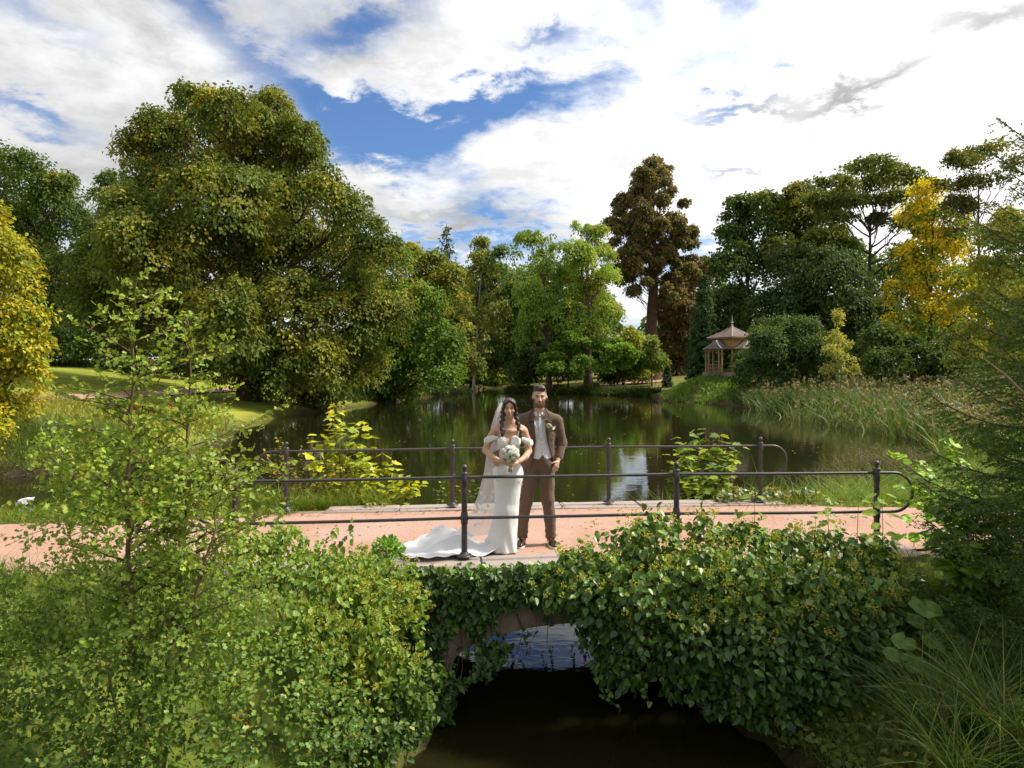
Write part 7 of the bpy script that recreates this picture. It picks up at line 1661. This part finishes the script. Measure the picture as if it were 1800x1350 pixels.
# ------------------------------------------------------------------ bride
BX0, BY0 = -7 / FPX * 7.77, 7.77
bride = thing('person', 'dark-haired woman in a white bridal gown with veil and long train, holding flowers', 'person', loc=(BX0, BY0, 0.004))
HXb, HZb, HYb, HKb = 0.016, 1.580, -0.015, 0.90
SKB = (0.54, 0.325, 0.215)
s = SDF((-0.34, -0.34, 0.0), (0.34, 0.2, 1.72), 0.0070)
head(s, HXb, HZb, HYb, HKb, True)
s.cap((0.016, 0.0, 1.50), (0.012, 0.02, 1.40), 0.045, 0.050, 0.03)
s.cap((-0.135, 0.02, 1.335), (0.16, 0.02, 1.335), 0.040, None, 0.05).ell((0.012, 0.02, 1.25), (0.128, 0.082, 0.13), 0.05)
s.ell((-0.052, -0.062, 1.215), (0.058, 0.050, 0.060), 0.03).ell((0.076, -0.062, 1.215), (0.058, 0.050, 0.060), 0.03)
s.ell((0.010, 0.02, 1.06), (0.102, 0.076, 0.15), 0.05).ell((0.0, 0.02, 0.87), (0.155, 0.105, 0.16), 0.05)
for sg in (-1, 1): s.chain([(0.07 * sg, 0.02, 0.85), (0.055 * sg - 0.01, 0.01, 0.47), (0.05 * sg - 0.02, 0.02, 0.07), (0.05 * sg - 0.02, -0.03, 0.03)], [0.085, 0.052, 0.034, 0.022], 0.03)
s.cap((-0.012, 0.02, 1.425), (-0.12, 0.02, 1.362), 0.028, 0.032, 0.04).cap((0.038, 0.02, 1.425), (0.145, 0.02, 1.360), 0.028, 0.032, 0.04)
s.cap((0.0, -0.055, 1.325), (-0.12, -0.03, 1.338), 0.012, 0.012, 0.03).cap((0.025, -0.055, 1.325), (0.145, -0.03, 1.338), 0.012, 0.012, 0.03)      # collar bones
s.chain([(-0.150, 0.02, 1.325), (-0.205, 0.03, 1.23), (-0.248, 0.025, 1.115)], [0.045, 0.041, 0.034], 0.025).chain([(-0.248, 0.025, 1.115), (-0.17, -0.085, 1.055), (-0.080, -0.185, 1.020)], [0.034, 0.033, 0.023], 0.015)
s.chain([(0.175, 0.02, 1.32), (0.208, 0.03, 1.22), (0.228, 0.02, 1.105)], [0.045, 0.041, 0.034], 0.025).chain([(0.228, 0.02, 1.105), (0.19, -0.08, 1.055), (0.122, -0.175, 1.020)], [0.034, 0.033, 0.023], 0.015)
STX, STY = 0.022, -0.232                                       # the bouquet handle
hand(s, (-0.080, -0.185, 1.020), (-0.040, -0.212, 1.010), [(-0.012, -0.226, 1.028), (-0.010, -0.230, 1.013), (-0.010, -0.230, 0.998), (-0.012, -0.226, 0.984)],
     [((0.012, -0.256, 1.026), (0.038, -0.252, 1.024)), ((0.014, -0.260, 1.011), (0.042, -0.254, 1.009)), ((0.013, -0.259, 0.996), (0.040, -0.253, 0.994)), ((0.010, -0.254, 0.982), (0.034, -0.250, 0.981))], [(-0.018, -0.212, 1.045), (0.010, -0.240, 1.050)], 0.0076)
hand(s, (0.122, -0.175, 1.020), (0.085, -0.215, 1.000), [(0.066, -0.240, 1.016), (0.062, -0.246, 1.000), (0.062, -0.246, 0.985), (0.066, -0.240, 0.970)],
     [((0.040, -0.268, 1.016), (0.008, -0.272, 1.016)), ((0.036, -0.273, 0.999), (0.000, -0.276, 0.998)), ((0.037, -0.272, 0.983), (0.004, -0.274, 0.981)), ((0.042, -0.264, 0.968), (0.014, -0.267, 0.965))], [(0.064, -0.225, 1.040), (0.036, -0.250, 1.048)], 0.0076)
s.obj('body', M['skin'], bride, lambda V: face_paint(V, HXb, HZb, HYb, HKb, SKB, (0.45, 0.13, 0.11), (0.025, 0.013, 0.010)))
eyes(bride, HXb, HZb, HYb, HKb, (0.04, 0.02, 0.012))
h_ = SDF((-0.12, -0.16, 1.22), (0.20, 0.14, 1.72), 0.005)
h_.ell((HXb, 0.015, 1.612), (0.077, 0.093, 0.083), 0.01).ell((HXb, 0.035, 1.56), (0.076, 0.08, 0.08), 0.02)
h_.keep(lambda x, y, z: np.where(y < -0.020, np.minimum(0.05, np.sqrt(((x - HXb) / 0.057) ** 2 + ((z - 1.555) / 0.090) ** 2) * -0.06 + 0.06), -0.1))
for sg in (-1, 1):
    h_.chain([(HXb + 0.010 * sg, -0.075, 1.663), (HXb + 0.050 * sg, -0.078, 1.635), (HXb + 0.068 * sg, -0.056, 1.575), (HXb + 0.070 * sg, -0.038, 1.52)], [0.012, 0.016, 0.016, 0.015], 0.012)
    pts = [(HXb + 0.066 * sg, -0.030, 1.535), (-0.058, -0.052, 1.470) if sg < 0 else (0.094, -0.052, 1.465), (-0.070, -0.085, 1.385) if sg < 0 else (0.112, -0.080, 1.385), (-0.052, -0.110, 1.305) if sg < 0 else (0.140, -0.105, 1.290)]
    pts = np.array(pts); K = 9
    for k in range(K):                                            # plaits: lobes crossing from side to side
        t = k / (K - 1); c_ = np.array([np.interp(t, np.linspace(0, 1, 4), pts[:, i]) for i in range(3)]); h_.ell(c_ + [0.009 * (1 if k % 2 else -1), -0.004, 0], (0.022 - 0.004 * t, 0.019 - 0.004 * t, 0.028), 0.014)
    e = pts[-1]; h_.cap(e, e + [0.006 * sg, 0.0, -0.035], 0.013, 0.005, 0.01)
h_.folds(0.0035, (0.012, 0.03, 0.02)).obj('hair', M['hair'], bride)
for sg in (-1, 1):
    mb = MB(); c_ = (HXb + 0.073 * sg, -0.030, 1.522); ball(mb, c_, 0.006, (1, 1, 1), 8, 5); ball(mb, np.array(c_) - [0, 0, 0.016], 0.009, (1, 1, 1), 8, 5); mb.obj('earring', M['gold'], bride, True)
# bodice (lace) and skirt (crepe)
bd = SDF((-0.20, -0.16, 0.86), (0.22, 0.15, 1.36), 0.006)
bd.ell((0.012, 0.02, 1.25), (0.132, 0.086, 0.13), 0.05).ell((-0.052, -0.064, 1.218), (0.063, 0.055, 0.066), 0.02).ell((0.076, -0.064, 1.218), (0.063, 0.055, 0.066), 0.02).ell((0.010, 0.02, 1.06), (0.107, 0.081, 0.16), 0.05).ell((0.0, 0.02, 0.87), (0.160, 0.110, 0.16), 0.05)
def neckline(x, y, z):
    a = np.abs(x - 0.012); zt = np.where(y < 0.0, np.interp(a, [0, 0.012, 0.03, 0.062, 0.10, 0.15], [1.175, 1.20, 1.262, 1.288, 1.262, 1.235]), 1.225); zt = zt + 0.004 * np.sin(x * 260)
    return np.maximum(z - zt, 0.93 - z)
bd.keep(neckline).obj('bodice', M['lace'], bride)
sk = SDF((-0.30, -0.20, -0.01), (0.26, 0.30, 1.06), 0.009)
sk.ell((0.010, 0.02, 1.0), (0.112, 0.086, 0.14), 0.05).ell((0.0, 0.02, 0.86), (0.164, 0.114, 0.17), 0.05)
sk.cap((0.002, 0.02, 0.84), (-0.018, 0.015, 0.45), 0.150, 0.128, 0.04, (1, 0.76, 1)).cap((-0.018, 0.015, 0.45), (-0.034, 0.02, 0.02), 0.128, 0.130, 0.03, (1, 0.85, 1)).cap((-0.06, 0.06, 0.40), (-0.16, 0.13, 0.02), 0.06, 0.12, 0.12)
sk.folds(0.004, (0.05, 0.05, 0.30)); x_, y_, z_ = sk.grid(); sk.f += (0.009 * np.sin(x_ * 60 + 12 * z_) * np.exp(-(z_ / 0.30) ** 2)).astype(np.float32)
sk.keep(lambda x, y, z: np.maximum(0.004 - z, z - 1.0) + 0 * x + 0 * y).obj('skirt', M['gown'], bride)
mb = MB()
for k in range(14):                                               # lace sprigs on the hip
    x = 0.10 + 0.05 * rng.random() if k % 2 else -0.02 - 0.10 * rng.random(); z = 0.62 + 0.26 * rng.random(); y = sk.front(x, z)
    if y is None: continue
    leaves(mb, L_OVAL, np.array([[x, y - 0.003, z]]), nrm(np.array([[rng.normal(), -0.1, rng.normal()]])), np.array([[0.1, -1.0, 0.1]]), 0.03 * (0.6 + 0.5 * rng.random()), (0.8, 0.8, 0.8))
mb.obj('lace_sprigs', M['petal'], bride, kind='stuff')
for sg, pts in ((-1, [(-0.105, -0.062, 1.262), (-0.155, -0.040, 1.258), (-0.222, -0.012, 1.232), (-0.252, 0.03, 1.215), (-0.222, 0.07, 1.22), (-0.14, 0.08, 1.225)]), (1, [(0.128, -0.062, 1.262), (0.175, -0.035, 1.235), (0.235, -0.012, 1.200), (0.262, 0.03, 1.195), (0.235, 0.07, 1.205), (0.15, 0.08, 1.22)])):
    sl_ = SDF((-0.31, -0.12, 1.10), (0.31, 0.13, 1.31), 0.006); sl_.chain(pts, [0.010, 0.016, 0.022, 0.022, 0.018, 0.010], 0.015, (0.55, 0.55, 1.5)); sl_.cap(pts[1], pts[2], 0.014, 0.024, 0.015, (0.5, 0.5, 1.6)); sl_.folds(0.0025, (0.05, 0.05, 0.018)).obj('off_shoulder_sleeve', M['lace'], bride)
    mb = MB(); x0 = -0.082 if sg < 0 else 0.108; tube(mb, [(x0, -0.085, 1.280), (x0 - 0.012 * -sg, -0.058, 1.325), (x0 + 0.010 * sg, -0.01, 1.378), (x0 + 0.012 * sg, 0.04, 1.365), (x0, 0.09, 1.25)], 0.003, 6); mb.obj('shoulder_strap', M['gown'], bride, True)
# train spread over the gravel and kerb
NS_, NT_ = 60, 36; V = []
for i in range(NS_):
    s0 = i / (NS_ - 1)
    cxl = -0.03 - 1.17 * s0 ** 0.95; cyl = 0.10 - 0.10 * s0 + 0.05 * math.sin(3 * s0)
    hwid = np.interp(s0, [0, 0.12, 0.35, 0.62, 0.82, 0.94, 1.0], [0.12, 0.22, 0.36, 0.44, 0.41, 0.27, 0.05])
    for j in range(NT_):
        t = -1 + 2 * j / (NT_ - 1); x = cxl + 0.05 * math.sin(t * 4 + 1) * s0; y = cyl + hwid * t * (1.12 if t < 0 else 0.95)
        f = vnoise(np.array([[s0 * 3.2 + t * 0.5, t * 2.4 + 3, 0.3]]), 0.55, 2)[0]
        ridge = 0.19 * math.exp(-((s0 - 0.62) / 0.22) ** 2) * math.exp(-((t - 0.35) / 0.45) ** 2) + 0.11 * math.exp(-((s0 - 0.40) / 0.15) ** 2) * math.exp(-((t + 0.2) / 0.4) ** 2)
        z = 0.018 + (ridge + 0.20 * max(f - 0.38, 0) + 0.016 * math.sin(t * 13 + s0 * 7 + 3 * f)) * (1 - abs(t) ** 3) + 0.40 * math.exp(-(s0 / 0.085) ** 2) * (1 - 0.6 * abs(t)) * (0.6 + 0.4 * (t > -0.3))
        if y < -0.22: z += 0.035 * sst(-0.22, -0.28, np.array(y))
        V.append([x, y, max(z, 0.018) + 0.008 * math.sin(s0 * 40 + t * 3) * abs(t) ** 4])
idx = (np.arange(NS_ - 1)[:, None] * NT_ + np.arange(NT_ - 1)[None]).ravel(); V = np.array(V); nV = len(V)
F = np.stack([idx, idx + 1, idx + NT_ + 1, idx + NT_], 1); mb = MB(); mb.add(V, F); mb.add(V - [0, 0, 0.004], F[:, ::-1]); mb.obj('train', M['gown'], bride, True)
# veil from the crown, behind the shoulders, down onto the train
NZ, NW = 46, 22; V = []; zk = [1.675, 1.655, 1.55, 1.38, 1.10, 0.86, 0.60, 0.43, 0.25, 0.15]
xlk = [-0.035, -0.075, -0.135, -0.185, -0.232, -0.268, -0.335, -0.405, -0.52, -0.64]; xrk = [0.055, 0.085, 0.10, 0.13, 0.13, 0.12, 0.10, 0.04, -0.05, -0.12]; yk = [-0.01, 0.035, 0.115, 0.135, 0.15, 0.17, 0.19, 0.20, 0.20, 0.16]
for i in range(NZ):
    u = i / (NZ - 1) * (len(zk) - 1); a, b_, z, y0 = (np.interp(u, range(len(zk)), k) for k in (xlk, xrk, zk, yk))
    for j in range(NW):
        t = j / (NW - 1); wv = 0.020 * math.sin(t * 19 + 0.6 * math.sin(i * 0.2)) * min(1, i / 12); e = (2 * t - 1) ** 2
        V.append([a + (b_ - a) * t, y0 + wv - 0.05 * e * min(1, (1.7 - z) / 0.3) - (0.04 * (1 - e) * (i < 3)), z - 0.02 * e * (i < 6) + 0.006 * math.sin(i + t * 9) * (i > NZ - 6)])
idx = (np.arange(NZ - 1)[:, None] * NW + np.arange(NW - 1)[None]).ravel(); mb = MB(); mb.add(V, np.stack([idx, idx + 1, idx + NW + 1, idx + NW], 1)); mb.obj('veil', M['veil'], bride, True)
mb = MB()
for k in range(24):
    i = rng.integers(22, NZ - 1); j = rng.integers(0, 9); leaves(mb, L_OVAL, np.array([V[i * NW + j]]) - [0, 0.012, 0], nrm(np.array([[rng.normal() * 0.4, 0, -1.0]])), np.array([[0, -1.0, 0]]), 0.045, (0.8, 0.8, 0.8))
mb.obj('veil_lace', M['petal'], bride, kind='stuff')

# ------------------------------------------------------------------ bouquet
bq0 = np.array([BX0 + STX, BY0 + STY, 1.03]); bouq = thing('bouquet', 'round bouquet of white roses with small greenery held in front of the gown', 'bouquet', loc=tuple(bq0))
RC = []
for k in range(19):
    ph = math.acos(1 - 1.42 * (k + 0.5) / 19); a = k * 2.39996; RC.append((math.sin(ph) * math.cos(a), math.sin(ph) * math.sin(a), math.cos(ph)))
RC = np.array(RC); ax_ = nrm(np.array([0, -0.62, 0.78])); e1 = np.array([1.0, 0, 0]); e2 = np.cross(ax_, e1); RD = RC[:, :1] * e1 + RC[:, 1:2] * e2 + RC[:, 2:] * ax_; bc = np.array([0, -0.015, 0.075])
rose_m = []
for v_ in range(3):
    mb = MB(); c_ = np.array([(0.80, 0.775, 0.71), (0.80, 0.79, 0.76), (0.78, 0.745, 0.64)][v_])
    lathe(mb, [(0.004, -0.016), (0.015, -0.012), (0.0215, -0.003), (0.0225, 0.004), (0.0195, 0.006), (0.0185, 0.002), (0.0160, 0.011), (0.0130, 0.012), (0.0122, 0.007), (0.0100, 0.015), (0.0070, 0.0155), (0.0062, 0.011), (0.0030, 0.016)], (0, 0, 0), 14, c_)
    V = mb.v[0]; a_ = np.arctan2(V[:, 1], V[:, 0]); V *= (1 + 0.06 * np.sin(5 * a_ + 30 * V[:, 2:3].ravel() * 10))[:, None]
    rose_m.append(mb.mesh('rose', M['petal'], True))
for k, d in enumerate(RD):
    o = link('rose', rose_m[rng.integers(3)], bouq); o.location = Vector(bc + d * (0.078 + 0.006 * rng.random())); o.rotation_euler = Vector(d).to_track_quat('Z', 'Y').to_euler(); sc = 1.15 + 0.35 * rng.random(); o.scale = (sc, sc, sc)
mb = MB(); ball(mb, bc - ax_ * 0.01, 0.066, (0.16, 0.19, 0.08), 14, 10); d = rand_dir(150); d = d[(d @ ax_) < 0.25]; leaves(mb, L_OVAL, bc + d * 0.075, nrm(d * 0.7 + rand_dir(len(d)) * 0.7), nrm(d + rand_dir(len(d)) * 0.5), 0.026 * (0.6 + 0.6 * rng.random(len(d))), pal(len(d), [(0.12, 0.18, 0.05), (0.20, 0.24, 0.08), (0.32, 0.32, 0.14), (0.36, 0.32, 0.40)], 0.15)); mb.obj('greenery', M['leaf_near'], bouq, kind='stuff')
mb = MB()
for k in range(12): a = k * 0.9; tube(mb, [(0.012 * math.cos(a), 0.012 * math.sin(a), 0.03), (0.010 * math.cos(a), 0.010 * math.sin(a), -0.04), (0.017 * math.cos(a), 0.017 * math.sin(a), -0.115)], 0.0045, 5, (0.12, 0.17, 0.05))
mb.obj('flower_stems', M['twig'], bouq); mb = MB(); lathe(mb, [(0.018, -0.075), (0.0185, -0.05), (0.0185, 0.0), (0.018, 0.02)], (0, 0, 0), 12, (0.75, 0.73, 0.70)); mb.obj('ribbon', M['twig'], bouq, True)
